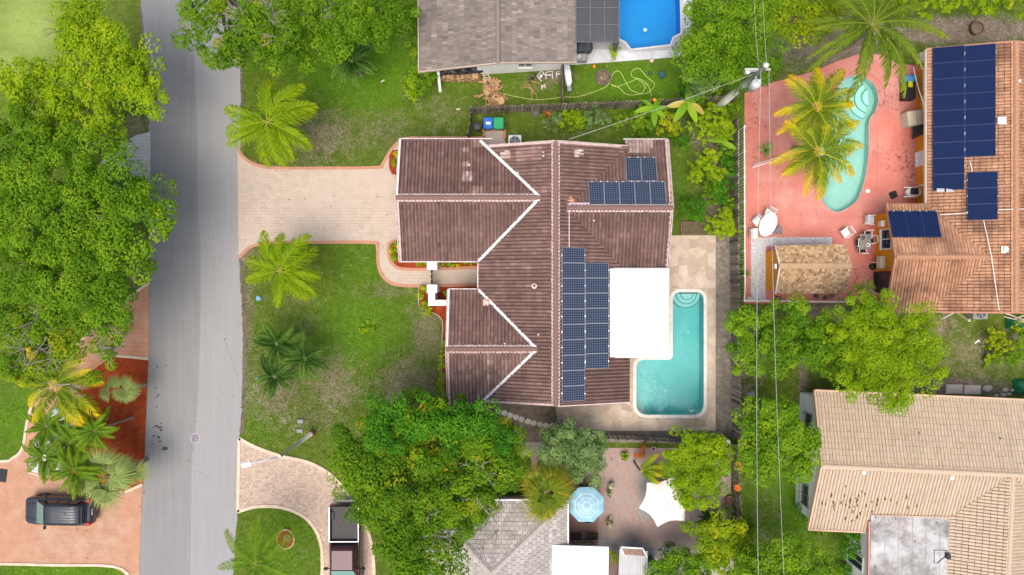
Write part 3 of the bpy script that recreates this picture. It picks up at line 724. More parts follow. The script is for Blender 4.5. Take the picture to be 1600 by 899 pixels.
# ---------------------------------------------------------------- roofs
def plane_basis(poly3):
    n = Vector((0, 0, 0)); p = [Vector(q) for q in poly3]
    for i in range(len(p)):
        a, b = p[i], p[(i + 1) % len(p)]; n += Vector(((a.y - b.y) * (a.z + b.z), (a.z - b.z) * (a.x + b.x), (a.x - b.x) * (a.y + b.y)))
    n.normalize()
    if n.z < 0: n = -n; p = p[::-1]
    u = Vector((0, 0, 1)) - n * n.z; u.normalize(); v = u.cross(n)
    return p, n, u, v
def tile_slope(parent, poly3, cw, ch, prof, lift, m, name='roof_tiles', patches=(), base=.42, spread=.16, jit=.004, seed=0, run=None, holes_dark=()):
    p, n, u, v = plane_basis(poly3)
    if run is not None:       # tiles laid along a given plan direction
        u = Vector((run[0], run[1], 0)); u = (u - n * u.dot(n)).normalized(); v = u.cross(n)
    dpl = p[0].dot(n)
    ss = [q.dot(u) for q in p]; ts = [q.dot(v) for q in p]
    si = np.arange(math.floor(min(ss) / ch) - 1, math.ceil(max(ss) / ch) + 1); ti = np.arange(math.floor(min(ts) / cw) - 1, math.ceil(max(ts) / cw) + 1)
    SI, TI = np.meshgrid(si, ti, indexing='ij'); SI = SI.ravel(); TI = TI.ravel(); N = len(SI)
    un, vn, nn = np.array(u), np.array(v), np.array(n)
    rg = np.random.default_rng(seed + 5)
    jz = rg.normal(0, jit, N); js = rg.normal(0, jit * 1.5, N); tint = np.clip(base + spread * rg.normal(0, .55, N), 0, 1)
    col_t = rg.normal(0, .05, 4000); row_t = rg.normal(0, .03, 4000)
    tint = np.clip(tint + col_t[(TI + 1500).astype(int)] + row_t[(SI + 1500).astype(int)], 0.03, 1)
    K = len(prof) - 1; off = (SI % 2) * 0 if prof[0][2] == 0 else (SI % 2) * .5
    s0 = SI * ch + js; s1 = s0 + ch * GAPC
    def pt(s, tfrac, h): return dpl * nn[None] + s[:, None] * un[None] + ((TI + off + tfrac) * cw)[:, None] * vn[None] + h[:, None] * nn[None]
    top0 = [pt(s0, a, h + lift + jz) for a, h, _ in prof]; top1 = [pt(s1, a, h + .002 + jz) for a, h, _ in prof]; bot = [pt(s0, a, h * .3 - .03 + jz * 0) for a, h, _ in prof]
    cen = pt((s0 + s1) / 2, .5, np.zeros(N))
    for x0, y0, x1, y1, dv in patches:
        k = (cen[:, 0] > min(x0, x1)) & (cen[:, 0] < max(x0, x1)) & (cen[:, 1] > min(y0, y1)) & (cen[:, 1] < max(y0, y1)); tint[k] = np.clip(dv + rg.normal(0, .05, k.sum()), 0, 1)
    for hx, hy in holes_dark:
        k = (np.abs(cen[:, 0] - hx) < cw * .5) & (np.abs(cen[:, 1] - hy) < ch * .5); tint[k] = 0.
    polyp = grow([(q.x, q.y) for q in p], .6); keep = inside(cen[:, 0], cen[:, 1], polyp)
    faces = []; ft = []
    for i in range(K):
        for q in ((top0[i], top1[i], top1[i + 1], top0[i + 1]), (bot[i], top0[i], top0[i + 1], bot[i + 1])):
            faces.append(np.stack([a[keep] for a in q], 1)); ft.append(tint[keep])
    Vv = np.concatenate(faces).reshape(-1, 3); Tt = np.concatenate(ft)
    if parent is not None:
        off_ = Vector((0, 0, 0)); pp = parent
        while pp is not None: off_ += pp.location; pp = pp.parent
    else: off_ = Vector((0, 0, 0))
    me = array_mesh(name, Vv, 4, m, Tt)
    bm = bmesh.new(); bm.from_mesh(me)
    for i in range(len(p)):
        a, b = p[i], p[(i + 1) % len(p)]; e = Vector((b.x - a.x, b.y - a.y, 0))
        if e.length < 1e-6: continue
        nout = Vector((e.y, -e.x, 0)).normalized()
        bmesh.ops.bisect_plane(bm, geom=bm.verts[:] + bm.edges[:] + bm.faces[:], plane_co=a, plane_no=nout, clear_outer=True)
    bmesh.ops.translate(bm, verts=bm.verts, vec=-off_)
    bm.to_mesh(me); bm.free(); me.update()
    o = link(name, me, parent); o['kind'] = 'stuff'
    # boarding under the tiles
    mb = MB(); q = [(a.x, a.y, a.z - .035) for a in p]; r_ = [(a.x, a.y, a.z - .20) for a in p]; k = len(p)
    mb.add(q + r_, [tuple(range(k)), tuple(range(2 * k - 1, k - 1, -1))] + [(i + k, (i + 1) % k + k, (i + 1) % k, i) for i in range(k)])
    mb.build('roof_deck', UND.get(m.name, under_mat), parent)
    return o
UND = {'beige_roof_tile': mat('beige_underlay', (.24, .17, .115)), 'pale_grey_roof_tile': mat('grey_underlay', (.20, .19, .18)), 'orange_roof_tile': mat('orange_underlay', (.17, .08, .05)), 'tan_shingle': mat('tan_underlay', (.22, .14, .08)), 'grey_brown_shingle': mat('shingle_underlay', (.11, .095, .085))}
GAPC = .965  # gaps bare the dark underlay to stand in for shadow between tiles
BARREL = [(0, -.02, 0), (.10, .035, 0), (.28, .072, 0), (.50, .074, 0), (.68, .030, 0), (.79, -.022, 0), (.92, -.026, 0)]
SPAN = [(.05, .0, 0), (.15, .032, 0), (.38, .050, 0), (.62, .034, 0), (.76, .004, 0), (.93, .0, 0)]
FLAT = [(0.035, 0, 1), (.965, 0, 1)]
FLAT0 = [(0.02, 0, 0), (.98, 0, 0)]

_cap = {}
def ridge(parent, a, b, m, r=.13, step=.36, mort=mortar_pink, name='ridge_cap', mw=.50):
    a, b = Vector(a), Vector(b); d_ = b - a; n = max(1, round(d_.length / step)); st = d_.length / n
    key = (round(r, 3), m.name)
    if key not in _cap:
        mb = MB(); rings = []
        for x, rr in ((0, r * 1.08), (1.0, r * .92)):
            rings.append([(x, rr * math.cos(q), rr * .8 * math.sin(q)) for q in np.linspace(-.15, PI + .15, 7)])
        vs_ = rings[0] + rings[1]; mb.add(vs_, [(i, i + 1, i + 8, i + 7) for i in range(6)] + [tuple(range(7))[::-1]])
        _cap[key] = mb.mesh(name, m)
    base = Vector((0, 0, 0)); pp = parent
    while pp is not None: base += pp.location; pp = pp.parent
    q = d_.to_track_quat('X', 'Z').to_euler()
    for i in range(n):
        o = link(name, _cap[key], parent, loc=a + d_ * (i / n) - base + Vector((0, 0, .03)), rot=(q.x, q.y, q.z)); o.scale = (st * 1.12, 1, 1)
    if mort:
        mb = MB(); side = Vector((d_.y, -d_.x, 0)).normalized()
        for sg in (-1, 1):
            k = max(2, int(d_.length / .11)); inn = []; out = []
            for i in range(k + 1):
                p = a + d_ * (i / k); wv = mw / 2 + rnd.uniform(-.018, .018)
                inn.append(p + side * sg * (r * .75) + Vector((0, 0, .055))); out.append(p + side * sg * wv + Vector((0, 0, .028 - (wv - r) * .33)))
            vs_ = inn + out; fs = [((i, i + 1, k + 2 + i, k + 1 + i) if sg < 0 else (i, k + 1 + i, k + 2 + i, i + 1)) for i in range(k)]
            mb.add(vs_, fs)
        mb.build('ridge_mortar', mort, parent)
def beam(mb, a, b, wd, ht, dz=0):
    """rectangular bar from a to b"""
    a = Vector(a) + Vector((0, 0, dz)); b = Vector(b) + Vector((0, 0, dz)); d_ = b - a
    M_ = d_.to_track_quat('X', 'Z').to_matrix().to_4x4()
    mb.box((a + b) / 2, (d_.length, wd, ht), M=M_)
def trim(parent, name, segs, wd, ht, m, dz=0):
    for a, b in segs: mb = MB(); beam(mb, a, b, wd, ht, dz); mb.build(name, m, parent)
def window(parent, c, w_, h_, ang, frame=white_paint, pane=dark_glass, bars=1, door=False):
    """c = centre on the wall face; ang = direction the wall faces"""
    mb = MB(); M_ = Matrix.Rotation(ang, 4, 'Z'); t = .07
    def bx(y, z, sy, sz, sx=.10, x=0.02): mb.box(Vector(c) + M_ @ Vector((x, y, z)), (sx, sy, sz), M=M_)
    bx(0, h_ / 2, w_ + t, t); bx(0, -h_ / 2, w_ + t, t, .16, .05); bx(-w_ / 2, 0, t, h_ - t); bx(w_ / 2, 0, t, h_ - t)
    for i in range(bars): bx(-w_ / 2 + w_ * (i + 1) / (bars + 1), 0, .05, h_ - t, .07)
    f = mb.build('door' if door else 'window', frame, parent)
    mb = MB(); mb.box(Vector(c) + M_ @ Vector((.005, 0, 0)), (.02, w_ - t, h_ - t), M=M_); mb.build('pane', pane, f)
    return f
def walls(parent, poly, z1, m, name='wall'):
    mb = MB(); mb.prism(poly, 0, z1, bottom=False); return mb.build(name, m, parent)
def gable(parent, a, b, c, thick, m):
    """triangular wall under a gable: a,b feet of the triangle, c apex (3D)"""
    a, b, c = Vector(a), Vector(b), Vector(c); n = (b - a).cross(Vector((0, 0, 1))).normalized() * thick
    mb = MB(); mb.add([a, b, c, a + n, b + n, c + n], [(0, 1, 2), (5, 4, 3), (0, 3, 4, 1), (1, 4, 5, 2), (2, 5, 3, 0)]); return mb.build('gable_wall', m, parent, fix=True)

# ---- main house (brown barrel tiles)
m_ = .33; EZ = 2.7
xw, xr, xe = -2.06, 2.60, 7.27; zr = EZ + (xr - xw) * m_
yN, yS = 8.70, -7.05
house = thing('house', 'brown tiled house in the middle with white valley lines and a white flat back roof', 'house', (1, 1, 0))
def zW(x): return EZ + (x - xw) * m_
def zE(x): return zr - (x - xr) * m_
a_y0, a_y1 = 1.64, 9.15; a_yr = (a_y0 + a_y1) / 2; a_zr = EZ + (a_y1 - a_yr) * m_; a_xj = xw + (a_y1 - a_yr); gx = -6.95
b_y0, b_y1 = -7.25, -.14; b_yr = (b_y0 + b_y1) / 2; b_zr = EZ + (b_y1 - b_yr) * m_; b_xj = xw + (b_y1 - b_yr); bx_ = -3.95
c_yr = 4.77; c_xj = 3.27; c_zr = zE(c_xj); c_h = (c_zr - EZ) / m_; c_y1, c_y0 = c_yr + c_h, c_yr - c_h; cx_ = 9.60
TW, TH = .218, .33
def ts(poly3, seed, **k): tile_slope(house, poly3, TW, TH, BARREL, .030, tile_brown, seed=seed, **k)
def W3(pts): return [(x, y, zW(x)) for x, y in pts]
def E3(pts): return [(x, y, zE(x)) for x, y in pts]
a_valN = (xw + (a_y1 - yN), yN)
for q, pts in enumerate([[a_valN, (xr, yN), (xr, a_yr), (a_xj, a_yr)], [(a_xj, a_yr), (xr, a_yr), (xr, a_y0), (xw, a_y0)], [(xw, a_y0), (xr, a_y0), (xr, b_y1), (xw, b_y1)],
                         [(xw, b_y1), (xr, b_y1), (xr, b_yr), (b_xj, b_yr)], [(b_xj, b_yr), (xr, b_yr), (xr, yS), (xw + (yS - b_y0), yS)]]):
    ts(W3(pts), 1, patches=[(-.6, 7.9, .0, 8.3, .97), (.2, 7.6, 1.9, 8.4, .72), (-2, -7, 2.6, -5.6, .62)])
def A3(pts): return [(x, y, EZ + (a_y1 - y) * m_ if y >= a_yr else EZ + (y - a_y0) * m_) for x, y in pts]
ts(A3([(gx, a_y1), (xw, a_y1), (a_xj, a_yr), (gx, a_yr)]), 2, patches=[(-3.1, 6.3, -2.5, 6.9, .82), (-2.4, 5.5, -1.75, 6.05, .80), (-2.95, 8.2, -2.65, 8.55, .85), (-3., 7.35, -2.7, 7.6, .85), (-2.4, 8.7, -1.6, 9.15, .8)])
ts(A3([(gx, a_yr), (a_xj, a_yr), (xw, a_y0), (gx, a_y0)]), 3)
def B3(pts): return [(x, y, EZ + (b_y1 - y) * m_ if y >= b_yr else EZ + (y - b_y0) * m_) for x, y in pts]
ts(B3([(bx_, b_y1), (xw, b_y1), (b_xj, b_yr), (bx_, b_yr)]), 4)
ts(B3([(bx_, b_yr), (b_xj, b_yr), (xw, b_y0), (bx_, b_y0)]), 5, base=.66, patches=[(-3.9, -7.2, -2.6, -5.2, .74)])
def C3(pts): return [(x, y, EZ + (c_y1 - y) * m_ if y >= c_yr else EZ + (y - c_y0) * m_) for x, y in pts]
for pts in ([(xr, yN), (c_xj + (yN - c_yr), yN), (c_xj, c_yr), (xr, c_yr)], [(xr, c_yr), (c_xj, c_yr), (xe, c_y0), (xr, c_y0)], [(xr, c_y0), (xe, c_y0), (xe, yS), (xr, yS)]):
    ts(E3(pts), 6, patches=[(3.6, 7.95, 4.1, 8.25, 1.), (2.6, -7, 7.3, -2, .30)], base=.38)
ts(C3([(7.0, c_y1), (7.0, 9.15), (cx_, 9.15), (cx_, c_y1)]), 7, patches=[(6.9, 8.3, 8.7, 9.2, .93)], base=.36)
ts(C3([(c_xj, c_yr), (c_xj + (c_y1 - c_yr), c_y1), (cx_, c_y1), (cx_, c_yr)]), 7, patches=[(6.9, 8.45, 8.7, 9.2, .93), (7.2, 8.3, 8.6, 9.2, .9)], base=.36)
ts(C3([(c_xj, c_yr), (cx_, c_yr), (cx_, c_y0), (xe, c_y0)]), 8, base=.36, patches=[(6.6, 3.0, 7.3, 3.3, .62), (5, 1.9, 5.6, 2.2, .6)])
ridge(house, (xr, yN, zr), (xr, yS, zr), tile_brown, .15)
ridge(house, (gx, a_yr, a_zr), (a_xj, a_yr, a_zr), tile_brown, .15)
ridge(house, (bx_, b_yr, b_zr), (b_xj, b_yr, b_zr), tile_brown, .15)
ridge(house, (c_xj, c_yr, c_zr), (cx_, c_yr, c_zr), tile_brown, .15)
val = [((xw + .1, a_y1 - .1, EZ + .05), (a_xj, a_yr, a_zr)), ((xw, a_y0, EZ), (a_xj, a_yr, a_zr)), ((xw, b_y1, EZ), (b_xj, b_yr, b_zr)), ((xw + .1, b_y0 + .1, EZ + .03), (b_xj, b_yr, b_zr))]
trim(house, 'valley_flashing', [v for v in val], .16, .05, white_paint, .085)
trim(house, 'fascia', [((gx - .03, a_y1, EZ - .05), (gx - .03, a_yr, a_zr - .05)), ((gx - .03, a_yr, a_zr - .05), (gx - .03, a_y0, EZ - .05)), ((bx_ - .03, b_y1, EZ - .05), (bx_ - .03, b_yr, b_zr - .05)), ((bx_ - .03, b_yr, b_zr - .05), (bx_ - .03, b_y0, EZ - .05)),
    ((cx_ + .03, 9.15, EZ - .15), (cx_ + .03, c_yr, c_zr - .05)), ((cx_ + .03, c_yr, c_zr - .05), (cx_ + .03, c_y0, EZ - .05)), ((-1.6, yN + .03, zW(-1.6)), (xr, yN + .03, zr)), ((xr, yN + .03, zr), (7.1, yN + .03, zE(7.1)))], .07, .26, fascia_pink, 0)
# white rake edge on the west gables, white drip edges
trim(house, 'rake_edge', [((gx + .06, a_y1, EZ + .08), (gx + .06, a_yr + .15, a_zr + .05)), ((bx_ + .06, b_y1, EZ + .08), (bx_ + .06, b_yr + .15, b_zr + .05))], .10, .05, white_paint, .02)
trim(house, 'gutter', [((gx, a_y1 + .05, EZ - .03), (-1.2, a_y1 + .05, EZ - .03)), ((gx, a_y0 - .05, EZ - .03), (xw, a_y0 - .05, EZ - .03)), ((xw - .05, a_y0, EZ - .03), (xw - .05, b_y1, EZ - .03)), ((bx_, b_y1 + .05, EZ - .03), (xw, b_y1 + .05, EZ - .03)),
    ((cx_ + .09, 9.15, EZ - .16), (cx_ + .09, c_yr, c_zr - .1)), ((6.9, 9.2, EZ - .17), (cx_, 9.2, EZ - .17)), ((xr, yS - .05, zr - .12), (xe, yS - .05, EZ - .1))], .07, .09, mat('off_white_gutter', (.62, .58, .57), (.5, .44, .43), 5, .6))
trim(house, 'gable_edge', [((xr + .1, yN - .05, zr + .05), (6.7, yN - .05, zE(6.7) + .09)), ((xr - .1, yN - .05, zr + .05), (-1.4, yN - .05, zW(-1.4) + .09)), ((xw + .3, yS + .06, zW(xw + .3) + .06), (xr, yS + .06, zr + .06)),
    ((gx + .1, a_yr - .2, a_zr + .0), (gx + .1, a_y0, EZ + .07)), ((bx_ + .1, b_yr - .2, b_zr), (bx_ + .1, b_y0, EZ + .07)), ((cx_ - .1, 9.1, EZ), (cx_ - .1, c_yr, c_zr + .02)), ((cx_ - .1, c_yr, c_zr + .02), (cx_ - .1, c_y0 + .3, EZ + .12))], .13, .06, mortar_pink, .03)
walls(house, [(gx + .4, a_y1 - .6), (cx_ - .4, a_y1 - .9), (cx_ - .4, 1.4), (xe - .5, 1.4), (xe - .5, yS + .5), (bx_ + .4, yS + .5), (bx_ + .4, b_y1 - .5), (xw + .4, b_y1 - .5), (xw + .4, a_y0 + .5), (gx + .4, a_y0 + .5)], 2.55, wall_cream)
gable(house, (gx + .5, a_y0 + .5, 2.5), (gx + .5, a_y1 - .6, 2.5), (gx + .5, a_yr, a_zr - .25), .15, wall_cream)
gable(house, (bx_ + .5, b_y0 + .5, 2.5), (bx_ + .5, b_y1 - .5, 2.5), (bx_ + .5, b_yr, b_zr - .25), .15, wall_cream)
gable(house, (cx_ - .5, c_y1 - .2, 2.5), (cx_ - .5, c_y0 + .3, 2.5), (cx_ - .5, c_yr, c_zr - .25), .15, wall_cream)
gable(house, (xe - .8, yS + .5, 2.5), (xw + .8, yS + .5, 2.5), (xr, yS + .5, zr - .25), .15, wall_cream)
gable(house, (xw + .8, yN - .5, 2.5), (xe - .8, yN - .5, 2.5), (xr, yN - .5, zr - .25), .15, wall_cream)
gd = MB(); gd.box((gx + .37, 5.4, 1.1), (.06, 4.9, 2.2)); gdo = gd.build('garage_door', white_paint, house)
for z in (.5, 1.0, 1.5):
    mb = MB(); mb.box((gx + .335, 5.4, z), (.012, 4.8, .03)); mb.build('groove', grey_box, gdo)
window(house, (bx_ + .38, -3.7, 1.5), 1.8, 1.2, PI); window(house, (2.6, yS + .48, 1.5), 1.4, 1.1, -PI / 2); window(house, (-4.3, a_y1 - .6, 1.6), 1.0, .8, PI / 2); window(house, (5.5, a_y1 - .8, 1.5), 1.4, 1., PI / 2); window(house, (cx_ - .4, 5, 1.3), 2.2, 1.9, 0, bars=2)
window(house, (xw + .38, .8, 1.1), .95, 2.1, PI, door=True, bars=0)
# white flat roof over the patio room
fr = [P(953, 420, 3.2)[:2], P(1045, 420, 3.2)[:2], P(1045, 559, 3.2)[:2], P(953, 558, 3.2)[:2]]
mb = MB(); mb.prism(fr, 3.02, 3.2); mb.build('flat_roof', white_roof, house)
for q in range(1, 4):
    mb = MB(); x = fr[0][0] + .9 * q; beam(mb, (x, fr[0][1], 3.203), (x, fr[2][1], 3.203), .03, .012); mb.build('roof_seam', mat('white_seam', (.66, .67, .68), None, 3, .6, bump=0) if q == 1 else bpy.data.materials['white_seam'], house)
mb = MB(); mb.prism(grow(fr, .06), 2.95, 3.10); mb.build('flat_roof_fascia', mat('grey_fascia', (.52, .52, .50), None, 3, .6), house)
walls(house, [(6.8, .9), (9.3, .9), (9.3, -4.05), (6.8, -4.05)], 2.95, wall_cream)
window(house, (9.3, -1.5, 1.15), 3.4, 2.1, 0, bars=3, door=True)
# roof vents and pipe boots
def vent(parent, px, py, z, w_, h_, m, hh=.16, rz=0, name='roof_vent'):
    c = P(px, py, z + hh); mb = MB(); mb.box((c[0], c[1], z + hh / 2), (w_, h_, hh), rz, bev=.03); mb.cur = 0
    mb.box((c[0], c[1], z + .01), (w_ * 1.5, h_ * 1.5, .02), rz); return mb.build(name, m, parent)
def pipe(parent, px, py, z, r, m=white_paint, hh=.3):
    c = P(px, py, z + hh); mb = MB(); mb.lathe([(r, -.1), (r, hh), (r * .7, hh), (r * .7, .05)], (c[0], c[1], z), 10, caps=False); mb.lathe([(r * 2, .0), (r * 2, .03), (r, .06)], (c[0], c[1], z + .04), 10, caps=False); return mb.build('vent_pipe', m, parent, smooth=False)
pink_vent = mat('pink_vent', (.66, .44, .38), None, 3, .7)
vent(house, 793, 236, 3.15, .34, .26, mat('pale_vent', (.62, .54, .48), (.5, .4, .35), 6, .8))
vent(house, 903, 237, 3.7, .45, .28, mat('pale_patch', (.68, .66, .60), (.5, .46, .42), 6, .8), .1)
vent(house, 891, 313, 3.8, .40, .40, mat('terracotta_vent', (.55, .27, .16), None, 3, .8), .2, .6)
vent(house, 760, 473, 3.05, .28, .28, pink_vent, .15); pipe(house, 808, 271, 3.35, .10); pipe(house, 835, 447, 4.0, .09, pink_vent); vent(house, 914, 315, 3.55, .2, .2, white_paint, .25)
for px, py, z in ((849, 238, 4.0), (849, 244, 4.0), (850, 258, 4.0), (733, 258, 3.35), (632, 262, 3.1), (797, 366, 3.1), (804, 405, 3.2), (774, 492, 3.1), (766, 536, 3.7), (788, 537, 3.8), (841, 523, 4.0), (949, 350, 3.6), (928, 345, 3.9), (1000, 388, 3.0), (960, 366, 3.3)):
    c = P(px, py, z); mb = MB(); mb.box((c[0], c[1], z + .02), (.10, .07, .05), rnd.random()); mb.build('mortar_dab', white_paint, house)
# conduits from the panels
cz = lambda x: zE(x) + .10
trim(house, 'conduit', [((c_xj + .15, 5.05, cz(3.4)), (c_xj + .15, 2.42, cz(3.4))), ((c_xj + .15, 5.05, 4.05), (7.5, 5.05, 4.05))], .05, .05, mat('pink_conduit', (.60, .48, .56), None, 3, .5), .0)

# ---- solar arrays
cell_small = cells_mat('blue_black_solar_cells', (.030, .042, .075), (.30, .34, .40), 6, 10, .94, 1.55, .085, .25)
cell_navy = cells_mat('navy_solar_cells', (.014, .026, .095), (.018, .032, .115), 12, 6, 2.0, 1.0, .04, .35, streak=(.010, .020, .08))
panel_frame = mat('silver_panel_frame', (.36, .38, .41), None, 3, .35, .4, bump=0, fine=.03); panel_frame_dark = mat('dark_panel_frame', (.03, .045, .13), None, 3, .4, .2, bump=0, fine=.03)
_pm = {}
def solar(name_label, group, panels, tilt_axis, slope, zf, framem, cellm, portrait_swap=False, clip=True):
    """panels: list of pixel rectangles; zf(x,y) gives the roof height"""
    c0 = panels[0]; cc = P((c0[0] + c0[2]) / 2, (c0[1] + c0[3]) / 2, 3.4)
    t = thing('solar_array', name_label, 'solar panels', (cc[0], cc[1], zf(cc[0], cc[1])), group)
    th = math.atan(slope)
    for (x0, y0, x1, y1) in panels:
        z = 3.3
        cor = []
        for px, py in ((x0, (y0 + y1) / 2), (x1, (y0 + y1) / 2), ((x0 + x1) / 2, y0), ((x0 + x1) / 2, y1)):
            z = 3.3
            for _ in range(4): c = P(px, py, z); z = zf(c[0], c[1]) + .14
            cor.append(c)
        c = ((cor[0][0] + cor[1][0]) / 2, (cor[2][1] + cor[3][1]) / 2, 0); z = zf(c[0], c[1]) + .14; wx = cor[1][0] - cor[0][0]; wy = cor[2][1] - cor[3][1]
        if 'x' in tilt_axis: wy /= math.cos(th)
        else: wx /= math.cos(th)
        wx -= .012; wy -= .012
        key = (round(wx, 2), round(wy, 2), framem.name)
        if key not in _pm:
            mb = MB(); fw = .02
            mb.box((0, wy / 2 - fw / 2, 0), (wx, fw, .045)); mb.box((0, -wy / 2 + fw / 2, 0), (wx, fw, .045)); mb.box((wx / 2 - fw / 2, 0, 0), (fw, wy - 2 * fw, .045)); mb.box((-wx / 2 + fw / 2, 0, 0), (fw, wy - 2 * fw, .045))
            mf = mb.mesh('solar_panel', framem)
            mb = MB(); mb.box((0, 0, .008), (wx - 2 * fw, wy - 2 * fw, .02)); mc = mb.mesh('cell_sheet', cellm(wx - 2 * fw, wy - 2 * fw)); _pm[key] = (mf, mc)
        mf, mc = _pm[key]
        rot = {'y+': (0, th, 0), 'y-': (0, -th, 0), 'x+': (-th, 0, 0), 'x-': (th, 0, 0)}[tilt_axis]
        o = link('solar_panel', mf, t, loc=Vector((c[0], c[1], z)) - t.location, rot=rot)
        link('cell_sheet', mc, o)
    # rails and clamps
    mb = MB(); seen = set()
    for (x0, y0, x1, y1) in panels:
        for px, py in (((x0 + 5, y0)), ((x1 - 5, y0))) if 'x' in tilt_axis else ((x0, (y0 + y1) / 2), (x1, (y0 + y1) / 2)):
            z = zf(*P(px, py, 3.4)[:2]) + .15; c = P(px, py, z); mb.box((c[0], c[1], z), (.06, .06, .06))
    mb.build('clamp', alu, t)
    return t
_cm = {}
def cm_small(wx, wy):
    k = ('s', round(wx, 2), round(wy, 2))
    if k not in _cm:
        nx_, ny_ = (10, 6) if wx > wy else (6, 10)
        _cm[k] = cells_mat('solar_cells', (.020, .030, .060), (.12, .15, .20), nx_, ny_, wx, wy, .075, .22)
    return _cm[k]
def cm_navy(wx, wy):
    k = ('n', round(wx, 2), round(wy, 2))
    if k not in _cm: _cm[k] = cells_mat('navy_cells', (.008, .018, .062), (.013, .026, .082), 12, 6, wx, wy, .05, .30, streak=(.006, .014, .05))
    return _cm[k]
zEf = lambda x, y: zE(x)
zCf = lambda x, y: EZ + (c_y1 - y) * m_
GS = 'solar arrays on the roofs'
solar('tall double column of gridded black solar panels on the east slope of the brown roof', GS, [(878, 387 + i * 24.0, 914, 387 + (i + 1) * 24.0) for i in range(10)] + [(914.5, 411 + i * 23.6, 951, 411 + (i + 1) * 23.6) for i in range(7)], 'y+', m_, zEf, panel_frame, cm_small)
solar('row of five gridded black solar panels just north of the brown roof east ridge', GS, [(920 + i * 24, 284, 944 + i * 24, 320) for i in range(5)], 'x+', m_, zCf, panel_frame, cm_small)
solar('pair of gridded black solar panels nearest the north east corner of the brown roof', GS, [(978, 246, 1001.5, 283), (1002, 246, 1026, 283)], 'x+', m_, zCf, panel_frame, cm_small)

# ---- orange house in the east
ho = thing('house', 'orange tiled house with mustard yellow walls and navy solar panels beside the red pool deck', 'house', (29, 6, 0))
om = .30; ox0, oxr = 25.6, 30.12; ozr = EZ + (oxr - ox0) * om; oyN, oyS = 14.69, -1.48
o_y0, o_y1 = -1.48, 5.2; o_yr = 1.86; o_zr = EZ + (o_y1 - o_yr) * om; o_xj = ox0 + (o_y1 - o_yr); ogx = 23.17; ox2 = oxr + (oxr - ox0)
def oW(x): return EZ + (x - ox0) * om
def OW(pts): return [(x, y, oW(x)) for x, y in pts]
def to(poly3, seed, **k): tile_slope(ho, poly3, .20, .32, SPAN, .035, tile_orange, seed=seed, **k)
to(OW([(ox0, oyN), (oxr, oyN), (oxr, o_y1), (ox0, o_y1)]), 1, base=.45); to(OW([(ox0, o_y1), (oxr, o_y1), (oxr, o_yr), (o_xj, o_yr)]), 1); to(OW([(o_xj, o_yr), (oxr, o_yr), (oxr, oyS), (ox0, oyS)]), 1)
to([(oxr, oyN, ozr), (ox2, oyN, EZ), (ox2, oyS, EZ), (oxr, oyS, ozr)], 2)
def OA(pts): return [(x, y, EZ + (o_y1 - y) * om if y >= o_yr else EZ + (y - o_y0) * om) for x, y in pts]
to(OA([(ogx, o_y1), (ox0, o_y1), (o_xj, o_yr), (ogx, o_yr)]), 3, base=.5); to(OA([(ogx, o_yr), (o_xj, o_yr), (ox0, o_y0), (ogx, o_y0)]), 4, base=.36, patches=[(23.1, -1.5, 24.6, -.2, .6)])
om_mort = mat('orange_ridge_mortar', (.52, .27, .16), (.40, .2, .12), 6, .85, fine=.2, fscale=25, bump=.4)
ridge(ho, (oxr, oyN, ozr), (oxr, oyS, ozr), tile_orange, .14, mort=om_mort); ridge(ho, (ogx, o_yr, o_zr), (o_xj, o_yr, o_zr), tile_orange, .12, mort=om_mort, mw=.3)
trim(ho, 'fascia', [((ox0 - .03, oyN, EZ - .08), (ox0 - .03, o_y1, EZ - .08)), ], .06, .2, mat('cream_fascia', (.66, .58, .48), None, 3, .6))
trim(ho, 'fascia', [((ogx - .03, o_y1, EZ - .05), (ogx - .03, o_yr, o_zr - .05)), ((ogx - .03, o_yr, o_zr - .05), (ogx - .03, o_y0, EZ - .05)), ((ogx, oyS - .04, EZ - .08), (ox0, oyS - .04, EZ - .08)), ((ox0, oyS - .04, EZ - .05), (oxr, oyS - .04, ozr - .05)), ((oxr, oyS - .04, ozr - .05), (ox2, oyS - .04, EZ - .05)), ((ox0, oyN + .04, EZ - .05), (oxr, oyN + .04, ozr - .05)), ((oxr, oyN + .04, ozr - .05), (ox2, oyN + .04, EZ - .05))], .08, .22, mat('pink_fascia', (.46, .22, .15), None, 3, .7))
hx0 = P(1432, 200)[0]; wx0 = P(1367, 400)[0]
walls(ho, [(hx0, oyN - .5), (ox2 - .6, oyN - .5), (ox2 - .6, oyS + .5), (wx0, oyS + .5), (wx0, o_y1 - .45), (hx0, o_y1 - .45)], 2.62, wall_yellow)
gable(ho, (wx0 + .02, o_y0 + .5, 2.6), (wx0 + .02, o_y1 - .5, 2.6), (wx0 + .02, o_yr, o_zr - .25), .15, wall_yellow)
gable(ho, (hx0 + .4, oyN - .5, 2.6), (ox2 - .6, oyN - .5, 2.6), (oxr, oyN - .5, ozr - .25), .15, wall_yellow); gable(ho, (ox2 - .6, oyS + .5, 2.6), (hx0, oyS + .5, 2.6), (oxr, oyS + .5, ozr - .25), .15, wall_yellow)
window(ho, (wx0, P(0, 374, 1.4)[1], 1.45), 1.25, 1.2, PI, bars=1); window(ho, (wx0, P(0, 441, 1.0)[1], 1.1), 1.3, 2.0, PI, frame=dark_metal, door=True, bars=1)
window(ho, (hx0, P(0, 245, 1.2)[1], 1.1), .9, 2.0, PI, pane=white_paint, door=True, bars=0); window(ho, (hx0, P(0, 120, 1.4)[1], 1.5), 1.4, 1.1, PI); window(ho, (hx0, P(0, 160, 1.4)[1], 1.5), 1.0, 1.1, PI)
mb = MB(); mb.box((hx0 - .03, P(0, 292)[1], 1.3), (.06, .08, 2.6)); mb.build('corner_trim', white_paint, ho)
